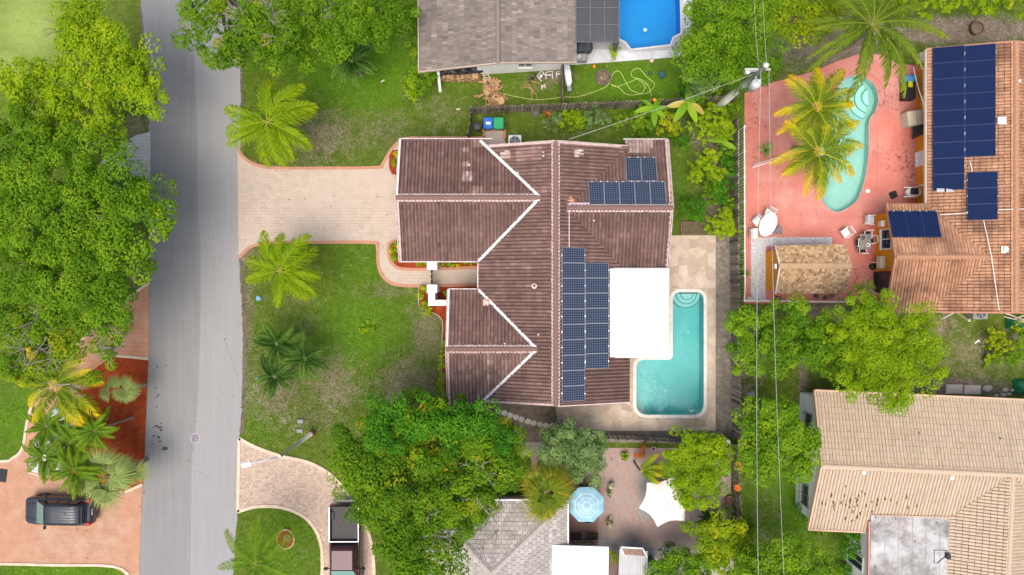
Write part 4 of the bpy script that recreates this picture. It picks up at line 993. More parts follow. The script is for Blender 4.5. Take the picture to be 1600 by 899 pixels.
mb = MB(); mb.box((hx0 + .3, o_y1 - .3, 2.6), (1.2, .12, .1)); mb.build('corner_trim', white_paint, ho)
zOW = lambda x, y: oW(x)
solar('long double bank of plain navy solar panels on the north end of the orange roof', GS, [(1457, 73 + i * 24.9, 1507, 73 + (i + 1) * 24.9) for i in range(9)] + [(1507.5, 70 + i * 25, 1556, 70 + (i + 1) * 25) for i in range(7)], 'y-', om, zOW, panel_frame_dark, cm_navy)
solar('column of three navy solar panels alone beside the main ridge of the orange roof', GS, [(1511, 269 + i * 25, 1559, 294 + i * 25) for i in range(3)], 'y-', om, zOW, panel_frame_dark, cm_navy)
solar('row of three navy solar panels on the small west wing of the orange roof', GS, [(1391 + i * 25.5, 330, 1416.5 + i * 25.5, 371) for i in range(3)], 'x+', om, lambda x, y: EZ + (o_y1 - y) * om, panel_frame_dark, cm_navy)
vent(ho, 1573, 390, 3.95, .28, .28, white_paint, .18); vent(ho, 1568, 188, 3.95, .36, .30, mat('white_skylight', (.78, .76, .72), None, 3, .4), .12); vent(ho, 1594, 126, 4.0, .15, .15, white_paint, .2)
for px, py in ((1484, 297), (1506, 297), (1472, 297)): vent(ho, px, py, 3.15, .38, .14, alu, .08, name='bracket')
trim(ho, 'conduit', [(P(1536, 345, 3.65), P(1548, 400, 3.9)), (P(1548, 400, 3.9), P(1560, 485, 3.85)), (P(1468, 336, 3.15), P(1511, 333, 3.5)), (P(1559, 328, 3.95), P(1600, 327, 4.1)), (P(1515, 253, 3.5), P(1518, 268, 3.5))], .035, .035, white_paint, .05)

# ---- beige house in the south east
hb = thing('house', 'beige tiled house with a grey stained flat roof in the lower right corner', 'house', (26, -13, 0))
ba = math.radians(-2.6); bo = Vector((18.5, -10.64)); bh = 4.29; bz = EZ + bh * .33; bj = 11.45
def Bp(x, y, z=0): return (bo.x + x * math.cos(ba) - y * math.sin(ba), bo.y + x * math.sin(ba) + y * math.cos(ba), z)
def tb(pts, seed, **k): tile_slope(hb, [Bp(*p) for p in pts], .205, .355, SPAN, .035, tile_beige, seed=seed, base=.5, spread=.14, **k)
hd = []
mb = MB()
for x, y in [(2.9 + rnd.gauss(0, 1.3), -2.5 + rnd.gauss(0, .55)) for _ in range(44)] + [(6.1, 2.1), (11.0, 2.0)]: mb.box(Bp(x, y, bz - abs(y) * .33 + .085), (.035 + .04 * rnd.random(), .10 + .14 * rnd.random(), .03), ba)
mb.build('bare_spot', mat('exposed_underlay', (.09, .05, .035), None, 3, .9), hb)['kind'] = 'stuff'
tb([(0, 0, bz), (20, 0, bz), (20, bh, EZ), (0, bh, EZ)], 1, holes_dark=hd); tb([(0, 0, bz), (0, -bh, EZ), (bj - bh, -bh, EZ), (bj, 0, bz)], 2, holes_dark=hd)
tb([(bj, 0, bz), (bj - bh, -bh, EZ), (bj - bh, -20, EZ), (bj, -20, bz)], 3); tb([(bj, 0, bz), (bj, -20, bz), (bj + bh, -20, EZ), (bj + bh, -bh, EZ)], 4); tb([(bj, 0, bz), (bj + bh, -bh, EZ), (20, -bh, EZ), (20, 0, bz)], 5)
b_mort = mat('beige_ridge_mortar', (.66, .48, .33), (.56, .4, .28), 6, .85, fine=.12, fscale=25, bump=.3)
ridge(hb, Bp(0, 0, bz), Bp(20, 0, bz), tile_beige, .13, mort=b_mort, mw=.34); ridge(hb, Bp(bj, 0, bz), Bp(bj, -20, bz), tile_beige, .13, mort=b_mort, mw=.34)
trim(hb, 'valley_line', [(Bp(bj - .1, -.1, bz - .03), Bp(bj - bh, -bh, EZ))], .05, .03, mat('brown_valley', (.30, .17, .10), (.5, .35, .22), 14, .8), .06)
trim(hb, 'fascia', [(Bp(-.02, bh, EZ - .03), Bp(-.02, 0, bz - .03)), (Bp(-.02, 0, bz - .03), Bp(-.02, -bh, EZ - .03)), (Bp(0, -bh - .02, EZ - .05), Bp(bj - bh - 2.6, -bh - .02, EZ - .05)), (Bp(0, bh + .02, EZ - .05), Bp(20, bh + .02, EZ - .05))], .10, .2, mat('peach_fascia', (.60, .40, .28), None, 3, .7), .03)
bw = P(1246, 700)[0] - bo.x
walls(hb, [Bp(bw, bh - .5)[:2], Bp(19.5, bh - .5)[:2], Bp(19.5, -bh + .4)[:2], Bp(bj - .5, -bh + .4)[:2], Bp(bj - .5, -19)[:2], Bp(3.8, -19)[:2], Bp(3.8, -bh + .5)[:2], Bp(bw, -bh + .5)[:2]], 2.6, wall_white)
gable(hb, Bp(bw + .25, -bh + .5, 2.6), Bp(bw + .25, bh - .5, 2.6), Bp(bw + .25, 0, bz - .2), .2, wall_white)
for yy in (2.0, -2.5): window(hb, Bp(bw, yy, 1.5), 1.3, 1.1, PI + ba, frame=grey_metal, bars=1)
window(hb, Bp(3.8, -bh - 2.3, 1.1), .9, 2.0, PI + ba, door=True, bars=1)
flat_stain = NT('stained_white_flat_roof'); _k = flat_stain
_c = _k.ramp(_k.noise(.55, 7, .7), [(.36, (.14, .135, .13)), (.47, (.27, .265, .26)), (.56, (.42, .42, .425)), (.7, (.56, .57, .58))])
_c = _k.mix(_k.ramp(_k.noise(2.6, 3, .5), [(.655, 0.), (.70, .85)]), _c, (.12, .12, .13)); _c = _k.mix(_k.math('MULTIPLY', _k.ramp(_k.noise(.8, 3), [(.55, 0.), (.7, .5)]), 1.), _c, (.42, .33, .31))
_k.bump(_k.noise(12), .1); flat_stain = _k.fin(_c, .7)
frp = [P(*q, 3.15)[:2] for q in [(1361, 805), (1488, 808), (1486, 1000), (1358, 1000)]]
mb = MB(); mb.prism(frp, 3.0, 3.15); fo = mb.build('flat_roof', flat_stain, hb)
seam = mat('roof_seam', (.26, .26, .27), None, 3, .8)
for x in (1382, 1403, 1425, 1446, 1468):
    mb = MB(); band(mb, [P(x + 1, 806, 3.15)[:2], P(x - 1, 1000, 3.15)[:2]], .035, 3.15, 3.158); mb.build('seam', seam, fo)
mb = MB(); band(mb, [P(1361, 804.5, 3.15)[:2], P(1489, 807.5, 3.15)[:2]], .05, 3.1, 3.22); band(mb, [P(1358.5, 815, 3.15)[:2], P(1356, 1000, 3.15)[:2]], .10, 3.0, 3.18); mb.build('flashing', mat('pink_flashing', (.50, .28, .22), None, 3, .7), fo)
walls(hb, [P(1365, 835)[:2], P(1440, 835)[:2], P(1440, 980)[:2], P(1365, 980)[:2]], 2.95, mat('dark_screen', (.05, .05, .055), None, 3, .8), 'screen_wall')
for px, py, z in ((1351, 739, 3.95), (1489, 747, 3.85), (1551, 856, 3.5)): vent(hb, px, py, z, .24, .24, white_paint, .22)
c = P(1481, 869, 3.3); mb = MB(); mb.box((c[0], c[1], 3.3), (.22, .3, .26)); mb.tube([(c[0], c[1], 3.2), (c[0] - .6, c[1] - .5, 3.2)], .02); mb.tube([(c[0], c[1] + .3, 3.18), (c[0] - .75, c[1] + .3, 3.18), (c[0] - .75, c[1] - .5, 3.18)], .015); mb.build('junction_box', black_plastic, fo)

# ---- grey brown house in the north
hn = thing('house', 'weathered grey brown shingled house at the top edge with firewood under its eave', 'house', (-1.5, 15, 0))
nr = (778 - 800) * S * .91
nW, nE = P(659, 0, EZ)[0], P(901, 0, EZ)[0]; nzr = 4.05
ySl, ySr, yRi = P(0, 112, EZ)[1], P(0, 97, EZ)[1], P(0, 98, 4.05)[1]
tile_slope(hn, [(nW - .15, ySl, EZ), (nr, yRi, nzr), (nr, 30, nzr), (nW - .25, 30, EZ)], .17, .36, FLAT, .022, tile_grey, seed=1, base=.42, spread=.3)
tile_slope(hn, [(nr, yRi, nzr), (nE, ySr, EZ), (nE, 30, EZ), (nr, 30, nzr)], .17, .36, FLAT, .022, tile_grey, seed=2, base=.55, spread=.3)
ridge(hn, (nr, 30, nzr), (nr, yRi, nzr), tile_grey, .12, mort=mat('grey_ridge_mortar', (.20, .14, .11), None, 3, .9), mw=.3)
trim(hn, 'fascia', [((nW - .18, ySl - .03, EZ - .05), (nr, yRi - .03, nzr - .05)), ((nr, yRi - .03, nzr - .05), (nE, ySr - .03, EZ - .05)), ((nW - .2, ySl, EZ - .05), (nW - .28, 30, EZ - .05))], .07, .18, mat('grey_trim', (.42, .35, .29), (.5, .38, .3), 3, .8))
yw = P(0, 113)[1]
wall_n = walls(hn, [P(747, 117)[:2], P(880, 109)[:2], (P(880, 0)[0], 29), (P(672, 0)[0], 29), P(672, 95)[:2], P(747, 95)[:2]], 2.6, wall_white)
gable(hn, (nW + .5, yw + .7, 2.6), (nE - .5, yw + .7, 2.6), (nr, yw + .7, nzr - .25), .15, wall_white)
window(hn, (P(820, 0)[0], P(0, 113)[1] - .02, 1.6), .9, .8, -PI / 2); window(hn, (P(672, 0)[0], 16, 1.6), 1.4, 1.1, PI)
# pool screen enclosure
en = thing('screen_enclosure', 'grey framed mesh pool enclosure between the shingled house and the blue pool', 'screen enclosure', P(932, 30))
e0, e1 = P(900, 0, 2.8)[0], P(967, 0, 2.8)[0]; ey0 = P(0, 66, 2.8)[1]
mb = MB()
for x in np.linspace(e0, e1, 4): beam(mb, (x, ey0, 2.8), (x, 26, 2.8), .06, .08)
for y in np.arange(ey0, 26, 1.05): beam(mb, (e0, y, 2.83), (e1, y, 2.83), .05, .06)
for x, y in ((e1, ey0), (e1, ey0 + 4.2), (e1, 24), (e0 + .8, ey0)): beam(mb, (x, y, 0), (x, y, 2.8), .08, .08)
mb.build('frame', mat('charcoal_frame', (.12, .13, .14), None, 3, .5), en)
k = NT('insect_mesh'); tr = k.n('BsdfTransparent'); mx = k.n('MixShader'); mx.inputs[0].default_value = .55; k.b.inputs['Base Color'].default_value = (.075, .085, .095, 1)
k.l(tr.outputs[0], mx.inputs[1]); k.l(k.b.outputs[0], mx.inputs[2]); k.l(mx.outputs[0], k.out.inputs[0]); mesh_mat = k.m
mb = MB(); mb.prism([(e0, ey0), (e1, ey0), (e1, 26), (e0, 26)], 2.78, 2.785); mb.prism([(e1 - .01, ey0), (e1, ey0), (e1, 26), (e1 - .01, 26)], .1, 2.76); mb.build('mesh_screen', mesh_mat, en)
sheet('concrete_slab', [(900, -90), (966, -90), (966, 62), (900, 68)], .050, mat('grey_floor', (.22, .24, .25), (.30, .32, .33), 2, .8))

# ---- pale grey house in the south
hs = thing('house', 'pale grey tiled hip roof house at the bottom edge beside the blue parasol', 'house', (-1.5, -18, 0))
ap = P(767, 896, 4.05); ne = P(887, 782, EZ); nw = P(668, 782, EZ); em_ = .34
def tp(pts, seed): tile_slope(hs, pts, .32, .26, FLAT, .022, tile_pale, seed=seed, base=.5, spread=.35)
tp([nw, ne, ap], 1)
tp([ne, (ne[0], -30, EZ), (ap[0], -30, 4.05), ap], 2); tp([nw, ap, (ap[0], -30, 4.05), (nw[0], -30, EZ)], 3)
pale_mort = mat('pale_hip_mortar', (.50, .46, .42), None, 3, .85)
for a, b in ((ne, ap), (nw, ap), (ap, (ap[0], -30, 4.05))): ridge(hs, a, b, tile_pale, .13, mort=pale_mort, mw=.36)
trim(hs, 'fascia', [((nw[0], nw[1] + .03, EZ - .06), (ne[0], ne[1] + .03, EZ - .06)), ((ne[0] + .03, ne[1], EZ - .06), (ne[0] + .03, -30, EZ - .06)), ((nw[0] - .03, nw[1], EZ - .06), (nw[0] - .03, -30, EZ - .06))], .08, .18, white_paint)
walls(hs, [(nw[0] + .5, -29), (ne[0] - .5, -29), (ne[0] - .5, ne[1] - .5), (nw[0] + .5, nw[1] - .5)], 2.6, mat('salmon_wall', (.50, .24, .17), None, 2, .85))
window(hs, (ne[0] - .5, -16.5, 1.3), 1.2, 1.9, 0, door=True); window(hs, (0, ne[1] - .5, 1.5), 1.4, 1.1, PI / 2)
fr2 = [P(*q, 3.0)[:2] for q in [(858, 852), (951, 855), (950, 1000), (852, 1000)]]
mb = MB(); mb.prism(fr2, 2.88, 3.0); mb.build('flat_roof', white_roof, hs)
mb = MB()
for q in ((1.0, -18), (5.4, -16.8), (5.4, -20)): mb.box((q[0], q[1], 1.44), (.1, .1, 2.88))
mb.build('post', white_paint, hs)

# ---- yellow hut
hy = thing('garden_hut', 'yellow walled garden hut with a tan shingle roof beside the white gravel bed', 'hut', P(1258, 420))
hz = 2.15; hrz = 2.65
ya, yb, yc = P(0, 384, hz)[1], P(0, 416, hrz)[1], P(0, 459, hz)[1]; xa, xb = P(1212, 0, hz)[0], P(1322, 0, hz)[0]
tile_slope(hy, [(xa, ya, hz), (xb, ya + .1, hz), (xb + .1, yb, hrz), (xa + .1, yb, hrz)], .16, .14, FLAT, .012, tile_tan, seed=1, base=.5, spread=.38, jit=.001)
tile_slope(hy, [(xa + .1, yb, hrz), (xb + .1, yb, hrz), (xb, yc, hz), (xa, yc, hz)], .16, .14, FLAT, .012, tile_tan, seed=2, base=.5, spread=.38, jit=.001)
mb = MB(); beam(mb, (xa + .05, yb, hrz + .03), (xb + .1, yb, hrz + .03), .34, .03); mb.build('ridge_cap', mat('tan_ridge', (.48, .33, .20), (.4, .27, .16), 3, .9), hy)
hw = P(1196, 0)[0]
walls(hy, [(hw, ya - .25), (xb - .3, ya - .25), (xb - .3, yc + .2), (hw, yc + .2)], 2.1, wall_yellow)
trim(hy, 'fascia', [((hw - .02, ya - .2, 2.02), (xa, ya - .2, 2.02)), ((hw - .02, yc + .15, 2.02), (xa, yc + .15, 2.02)), ((xa + .0, ya, hz - .05), (xa + .08, yb, hrz - .05)), ((xa + .08, yb, hrz - .05), (xa, yc, hz - .05))], .06, .12, white_paint)
mb = MB(); mb.box((xa - .06, yb, 2.2), (.1, .3, .3)); mb.build('gable_vent', white_paint, hy)

# ---------------------------------------------------------------- fences
_pk = {}
def fence(label, pts, h, step=.155, w_=.13, lean=.0, side=0, z0=0, name='wooden_fence', cat='fence', group='weathered picket fences', m=fence_wood, gaps=0.0):
    pts = [Vector(p) for p in pts]; t = thing(name, label, cat, (pts[0].x, pts[0].y, 0), group)
    key = (h, w_, m.name)
    if key not in _pk:
        mb = MB(); mb.box((0, 0, h / 2), (w_, .022, h)); _pk[key] = mb.mesh('picket', m)
    base = t.location
    rails = MB(); posts = []
    for a, b in zip(pts[:-1], pts[1:]):
        d_ = b - a; L = d_.length; n = int(L / step); ang = math.atan2(d_.y, d_.x); nrm = Vector((-d_.y, d_.x)).normalized()
        for i in range(n):
            if rnd.random() < gaps: continue
            p = a + d_ * ((i + .5) / n) + nrm * (.03 if i % 2 else .03) * (1 if side >= 0 else -1)
            link('picket', _pk[key], t, loc=Vector((p.x, p.y, rnd.uniform(-.03, .03))) - base, rot=(rnd.uniform(-.02, .02) + lean, rnd.uniform(-.025, .025), ang + rnd.uniform(-.05, .05)))
        for z in (.35, h - .3):
            M_ = Matrix.Rotation(ang, 4, 'Z'); rails.box(((a.x + b.x) / 2, (a.y + b.y) / 2, z), (L, .04, .09), M=M_)
        k = max(1, round(L / 2.4))
        for i in range(k + 1):
            p = a + d_ * (i / k); posts.append((p.x - nrm.x * .05, p.y - nrm.y * .05))
    rails.build('rail', post_wood, t)
    for x, y in posts:
        mb = MB(); mb.box((x, y, h / 2 + .02), (.09, .09, h + .04)); mb.build('post', post_wood, t)
    return t
fence('long weathered wooden fence between the north lawn and the brown roofed house garden', [P(736, 179)[:2], P(900, 173)[:2], P(1020, 168)[:2], P(1138, 161)[:2]], 1.8, .21, .15)
fence('short wooden fence return beside the round black bin by the garage corner', [P(737, 179)[:2], P(734, 216)[:2]], 1.6, .19, .15)
fence('leaning wooden cross fence beside the white covered boat shaped box in the north yard', [P(878, 172)[:2], P(876, 112)[:2]], 1.6, .19, .15)
fence('long weathered wooden fence running down between the brown house and the red pool yard', [P(1140, 196)[:2], P(1142, 440)[:2], P(1145, 687)[:2]], 1.8, .17, .145, side=-1)
fence('weathered wooden fence along the south side of the turquoise pool deck', [P(866, 674)[:2], P(1000, 679)[:2], P(1145, 687)[:2]], 1.8, .16, .14, side=-1)
fence('dark wooden fence with orange bromeliads on it beside the cycad', [P(1140, 696)[:2], P(1148, 830)[:2]], 1.7, .18, .14)
fence('narrow wooden gate fence at the west end of the stepping stones behind the house', [P(866, 634)[:2], P(866, 690)[:2]], 1.7, .18, .14)

# white tube fence round the red yard
wf = thing('metal_fence', 'white tube fence with slim posts bordering the red pool yard', 'fence', P(1156, 470))
h_ = 1.25; c1, c2, c3 = P(1163, 198, h_), P(1163, 470, h_), P(1332, 472, h_)
mb = MB(); mb.tube([c1, (c1[0] + .05, 0, h_), c2], .045); mb.tube([c2, c3], .045); mb.tube([(c1[0], c1[1], .15), (c2[0], c2[1], .15), (c3[0], c3[1], .15)], .025); mb.build('rail', white_paint, wf)
for q in np.linspace(0, 1, 8):
    p = Vector(c1).lerp(Vector(c2), q); mb = MB(); mb.box((p.x, p.y, h_ / 2), (.07, .07, h_ + .1)); mb.box((p.x, p.y, h_ + .07), (.12, .12, .05)); mb.build('post', white_paint, wf)
for q in np.linspace(.2, 1, 5):
    p = Vector(c2).lerp(Vector(c3), q); mb = MB(); mb.box((p.x, p.y, h_ / 2), (.07, .07, h_ + .1)); mb.build('post', white_paint, wf)
mb = MB()
for q in np.linspace(0, 1, 56): p = Vector(c1).lerp(Vector(c2), q); mb.box((p.x, p.y, h_ / 2 + .05), (.02, .02, h_ - .15))
for q in np.linspace(0, 1, 36): p = Vector(c2).lerp(Vector(c3), q); mb.box((p.x, p.y, h_ / 2 + .05), (.02, .02, h_ - .15))
settag(mb.build('baluster', white_paint, wf), kind='stuff')
# white gate leaning over the agave
gt = thing('garden_gate', 'low white slatted gate lying by the agave on the red deck', 'gate', P(1195, 256))
for a, b in ((P(1176, 262, .9), P(1222, 248, .9)), (P(1178, 258, .4), P(1220, 245, .4))):
    mb = MB(); beam(mb, a, b, .05, .06); mb.build('rail', white_paint, gt)
for q in range(11):
    x = 1177 + q * 4.4; mb = MB(); beam(mb, P(x, 260 - q * 1.35, 0.1), P(x, 261.5 - q * 1.35, .95), .05, .03); mb.build('slat', white_paint, gt)
# front entrance wall of the main house
pw = thing('garden_wall', 'white L shaped garden wall with two square pillars flanking the front path', 'wall', P(672, 455))
mb = MB(); mb.prism([P(*q, 1.6)[:2] for q in [(669, 447), (679.5, 447), (679.5, 469), (700, 469), (700, 478), (669, 478)]], 0, 1.6, bottom=False); mb.build('wall', white_paint, pw)
for a in ((668, 446, 682, 457), (668, 409, 682, 421)):
    mb = MB(); mb.prism([P(*q, 2.0)[:2] for q in [(a[0], a[1]), (a[2], a[1]), (a[2], a[3]), (a[0], a[3])]], 0, 1.95, bottom=False)
    mb.prism(grow([P(*q, 2.0)[:2] for q in [(a[0], a[1]), (a[2], a[1]), (a[2], a[3]), (a[0], a[3])]], .04), 1.95, 2.02); mb.build('pillar', white_paint, pw)
mb = MB(); beam(mb, P(674.5, 420, 1.3), P(674.5, 447, 1.3), .05, .05); beam(mb, P(674.5, 420, .2), P(674.5, 447, .2), .05, .05)
for y in np.linspace(421, 446, 9): a = P(674.5, y, 1.3); mb.box((a[0], a[1], .7), (.03, .03, 1.2))
for y in (424, 432, 440): a = P(674.5, y, 1.3); mb.box((a[0], a[1], 1.3), (.11, .2, .05))
mb.build('gate', dark_metal, pw)

#PART2
# ---------------------------------------------------------------- vegetation
def leaf_cloud(C, rad, per, size, asp=.5, flat=.55, depth=.5, tl=None, seed=1, tvar=.28):
    """per leaves round each puff centre; returns quad corners and tint"""
    rg = np.random.default_rng(seed); N = len(C); n = N * per
    c = np.repeat(C, per, 0); r = np.repeat(rad, per); pt = np.repeat(tl if tl is not None else rg.random(N), per)
    d_ = rg.normal(size=(n, 3)); d_ /= np.linalg.norm(d_, axis=1)[:, None]; d_[:, 2] = np.abs(d_[:, 2]) * np.where(rg.random(n) < .8, 1, -1)
    p = c + d_ * (r * rg.uniform(depth, 1.05, n))[:, None] * np.array([1, 1, .8])
    nn = d_ * .7 + np.array([0, 0, flat + .2]) + rg.normal(0, .30, (n, 3)); nn /= np.linalg.norm(nn, axis=1)[:, None]
    t = np.cross(nn, rg.normal(size=(n, 3))); t /= np.linalg.norm(t, axis=1)[:, None]; b = np.cross(nn, t)
    L = (size * rg.uniform(.7, 1.3, n))[:, None]; Wd = L * asp
    q = np.stack([p - t * L * .5, p + b * Wd * .5 + t * L * .05, p + t * L * .5 - nn * L * .08, p - b * Wd * .5 + t * L * .05], 1)
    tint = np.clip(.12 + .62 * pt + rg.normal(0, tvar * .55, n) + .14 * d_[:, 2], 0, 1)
    return q.reshape(-1, 3), tint
DENS = 1.5
def crown_mesh(name, lobes, m, dens=3.4, pr=.42, per=42, leaf=.19, asp=.5, seed=1, under=.35, accent=.0, gaps=.0, warp=.12, tl_bias=0, flatten=.75, tvar=.15):
    """lobes: (x, y, ztop, r, rz) domes in metres"""
    rg = np.random.default_rng(seed); CC = []; RR = []; TT = []
    L = np.array(lobes)
    for li, (x, y, zt, r, rz) in enumerate(lobes):
        n = max(3, int(PI * r * r * dens * (DENS if pr < .3 else 1.25))); th = rg.uniform(0, 2 * PI, n); ph1, ph2, ph3 = rg.uniform(0, 6.28, 3)
        rm = r * (1 + warp * np.sin(3 * th + ph1) + warp * .7 * np.sin(5 * th + ph2) + warp * .5 * np.sin(9 * th + ph3))
        q = np.sqrt(rg.random(n)); px_ = x + rm * q * np.cos(th); py_ = y + rm * q * np.sin(th)
        bumpy = .30 * np.sin(px_ * 2.1 + ph1) * np.sin(py_ * 2.3 + ph2) + .14 * np.sin(px_ * 4.7 + ph3) * np.sin(py_ * 4.1)
        z = zt - rz + rz * np.sqrt(np.clip(1 - q ** 2.2, 0, 1)) * (1 + 0 * q) + bumpy * min(1, r) - pr * .7
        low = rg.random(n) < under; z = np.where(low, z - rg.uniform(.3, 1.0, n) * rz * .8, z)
        if gaps: k = rg.random(n) > gaps * .30 * (.5 + .5 * np.sin(px_ * 1.3 + ph2) * np.sin(py_ * 1.1 + ph1) * 2); px_, py_, z, low = px_[k], py_[k], z[k], low[k]; n = len(z)
        tl = np.clip(.5 + .22 * np.sin(px_ * .9 + ph1) * np.sin(py_ * .8 + ph3) + rg.normal(0, .20, n) + tl_bias - .12 * low, 0, 1)  # low inner puffs tinted darker: shade between clumps put into the leaf colour
        if accent: a = rg.random(n) < accent; tl = np.where(a, rg.uniform(1., 1.25, n), tl)
        CC.append(np.stack([px_, py_, np.maximum(z, pr * .6)], 1)); RR.append(pr * (1.22 if pr > .3 else 1) * rg.uniform(.62, 1.25, n)); TT.append(tl)
    if pr > .3: per = int(per * 2.6); leaf *= .80; asp = .62
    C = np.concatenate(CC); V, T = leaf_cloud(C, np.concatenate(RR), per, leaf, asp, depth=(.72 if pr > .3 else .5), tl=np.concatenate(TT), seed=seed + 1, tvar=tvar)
    return array_mesh(name, V, 4, m, T), C
FOL = []
def px_lobes(spec, zt, rzf=.75, zvar=0):
    out = []
    for s in spec:
        px, py, r = s[:3]; z = s[3] if len(s) > 3 else zt
        rz = r * S * .9 * rzf; zc = z - rz * .45; x, y, _ = P(px, py, zc); k = S * (H - zc) / H
        out.append((x, y, z, r * k, rz))
    return out
def branches(base, targets, r0, m, name='branch'):
    mb = MB()
    for t in targets:
        a = Vector(base); b = Vector(t); mid = a.lerp(b, .5) + Vector((rnd.uniform(-.3, .3), rnd.uniform(-.3, .3), rnd.uniform(0, .3)))
        mb.tube([a, a.lerp(mid, .5) + Vector((0, 0, .15)), mid, mid.lerp(b, .55), b], [r0, r0 * .8, r0 * .6, r0 * .4, r0 * .15], 5)
    return mb
def tree(label, spec, zt, m, trunk_px, name='tree', cat='tree', group=None, rzf=.75, tr=.22, bare=0, twig_mat=None, barkm=None, seed=1, nb=9, twig_spots=None, **k):
    lobes = px_lobes(spec, zt, rzf)
    bx0 = P(*trunk_px)[:2]; t = thing(name, label, cat, (bx0[0], bx0[1], 0), group)
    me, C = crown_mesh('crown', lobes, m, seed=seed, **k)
    me.transform(Matrix.Translation((-bx0[0], -bx0[1], 0))); link('crown', me, t)
    zm = min(zt * .45, 2.6); mb = MB()
    mb.tube([(bx0[0], bx0[1], -.1), (bx0[0] + .08, bx0[1] + .05, zm * .5), (bx0[0], bx0[1], zm)], [tr * 1.25, tr, tr * .85], 8); mb.build('trunk', barkm or bark, t, smooth=True)
    rg = random.Random(seed); tg = [tuple(C[rg.randrange(len(C))] - np.array([0, 0, .3])) for _ in range(nb)]
    for q in range(0, nb, 3): branches((bx0[0], bx0[1], zm), tg[q:q + 3], tr * .6, barkm or bark).build('limb', barkm or bark, t)
    if bare or twig_spots:
        mb = MB()
        spots = [P(a, b, zt - .6) for a, b in (twig_spots or [])] + [tuple(C[rg.randrange(len(C))]) for _ in range(bare)]
        for c in spots:
            for _ in range(7):
                a = rg.uniform(0, 6.28); l = rg.uniform(.5, 1.25); e = Vector((c[0] + l * math.cos(a), c[1] + l * math.sin(a), c[2] + .3 + rg.uniform(0, .35))); s_ = Vector((c[0], c[1], c[2] - .1)); mmid = s_.lerp(e, .5) + Vector((rg.uniform(-.12, .12), rg.uniform(-.12, .12), .12))
                mb.tube([s_, mmid, e], [.03, .02, .008], 4, False)
                for _ in range(3):
                    st = mmid.lerp(e, rg.random()); b = a + rg.uniform(-1, 1); mb.tube([st, st + Vector((.35 * math.cos(b), .35 * math.sin(b), rg.uniform(0, .15)))], [.014, .005], 3, False)
        mb.build('bare_twigs', twig_mat or pale_bark, t)['kind'] = 'stuff'
    return t
GT = 'shade trees'
tree('broad lime green street tree at the top left whose crown reaches over the road edge', [(120, 28, 38), (165, 70, 40), (135, 110, 44), (190, 120, 40), (215, 140, 34), (110, 60, 26), (236, 148, 24), (120, 60, 34), (90, 120, 36), (60, 150, 50), (150, 185, 36), (20, 130, 45), (85, 200, 42), (205, 85, 30), (125, 10, 22)], 7.0, L_lime, (135, 125), group=GT, dens=2.6, gaps=.30, twig_mat=bark, bare=5, seed=3, tl_bias=.06)
tree('huge dense green shade tree on the left hiding the dark red car', [(60, 260, 70), (20, 230, 60), (130, 250, 62), (120, 330, 72), (200, 330, 60), (245, 345, 24), (50, 350, 75), (170, 400, 50), (90, 425, 70), (20, 440, 55), (150, 440, 48), (216, 326, 28), (10, 320, 50), (165, 478, 30)], 8.2, L_green, (95, 330), group=GT, dens=2.5, tr=.38, nb=18, seed=5, gaps=.14, pr=.46)
tree('yellow green street tree with pale bare twigs above the orange driveway', [(110, 480, 44), (60, 510, 56), (150, 510, 40), (15, 490, 45), (100, 548, 28), (25, 560, 42), (155, 555, 22), (145, 578, 16), (60, 560, 30), (180, 500, 18)], 6.8, L_olive, (80, 500), group=GT, dens=2.5, gaps=.42, seed=8, tl_bias=.10, twig_spots=[(60, 545), (85, 560), (160, 500), (175, 515), (55, 500), (185, 545), (110, 600), (35, 545)], nb=12, per=38)
tree('bright green roadside tree with tangled bare limbs at the top beside the asphalt', [(330, 40, 44), (385, 60, 42), (310, 10, 30), (340, 85, 26), (400, 20, 44), (440, 70, 34), (300, 60, 20), (460, 30, 40), (430, 88, 22), (345, 100, 12)], 7.4, L_olive, (380, 20), group=GT, dens=2.5, gaps=.36, seed=12, tl_bias=-.02, twig_spots=[(325, 40), (385, 35), (420, 30), (345, 20), (440, 60), (430, 25)], nb=12)
tree('leafy green tree at the top edge behind the small dark palm', [(500, 25, 42), (540, 10, 40), (480, 60, 30), (530, 60, 26), (555, 45, 28), (510, 80, 16)], 6.6, L_green, (515, 10), group=GT, dens=2.6, gaps=.25, seed=14, twig_spots=[(500, 30)])
tree('darker green tree at the top edge left of the shingled house', [(595, 18, 38), (625, 25, 28), (600, 50, 26), (570, 40, 22)], 5.6, L_green, (600, 8), group=GT, dens=2.6, gaps=.2, seed=17, tl_bias=-.12)
for i, (lab, px, py, r, z) in enumerate([('small dark bush against the west wall of the shingled house', 650, 20, 16, 2.2), ('low dark bush below the west eave of the shingled house', 653, 75, 18, 2.0), ('bush beside the white post at the corner of the shingled house', 660, 118, 20, 1.8), ('yellow green bush beside the small rubble heap on the north lawn', 645, 135, 15, 1.3)]):
    tree(lab, [(px, py, r), (px + 4, py + r * .6, r * .7), (px - 3, py - r * .7, r * .6)], z, L_green if i < 3 else L_lime, (px, py), 'shrub', 'shrub', 'garden shrubs', tr=.05, nb=3, seed=20 + i, leaf=.16, pr=.26, dens=7, per=30)
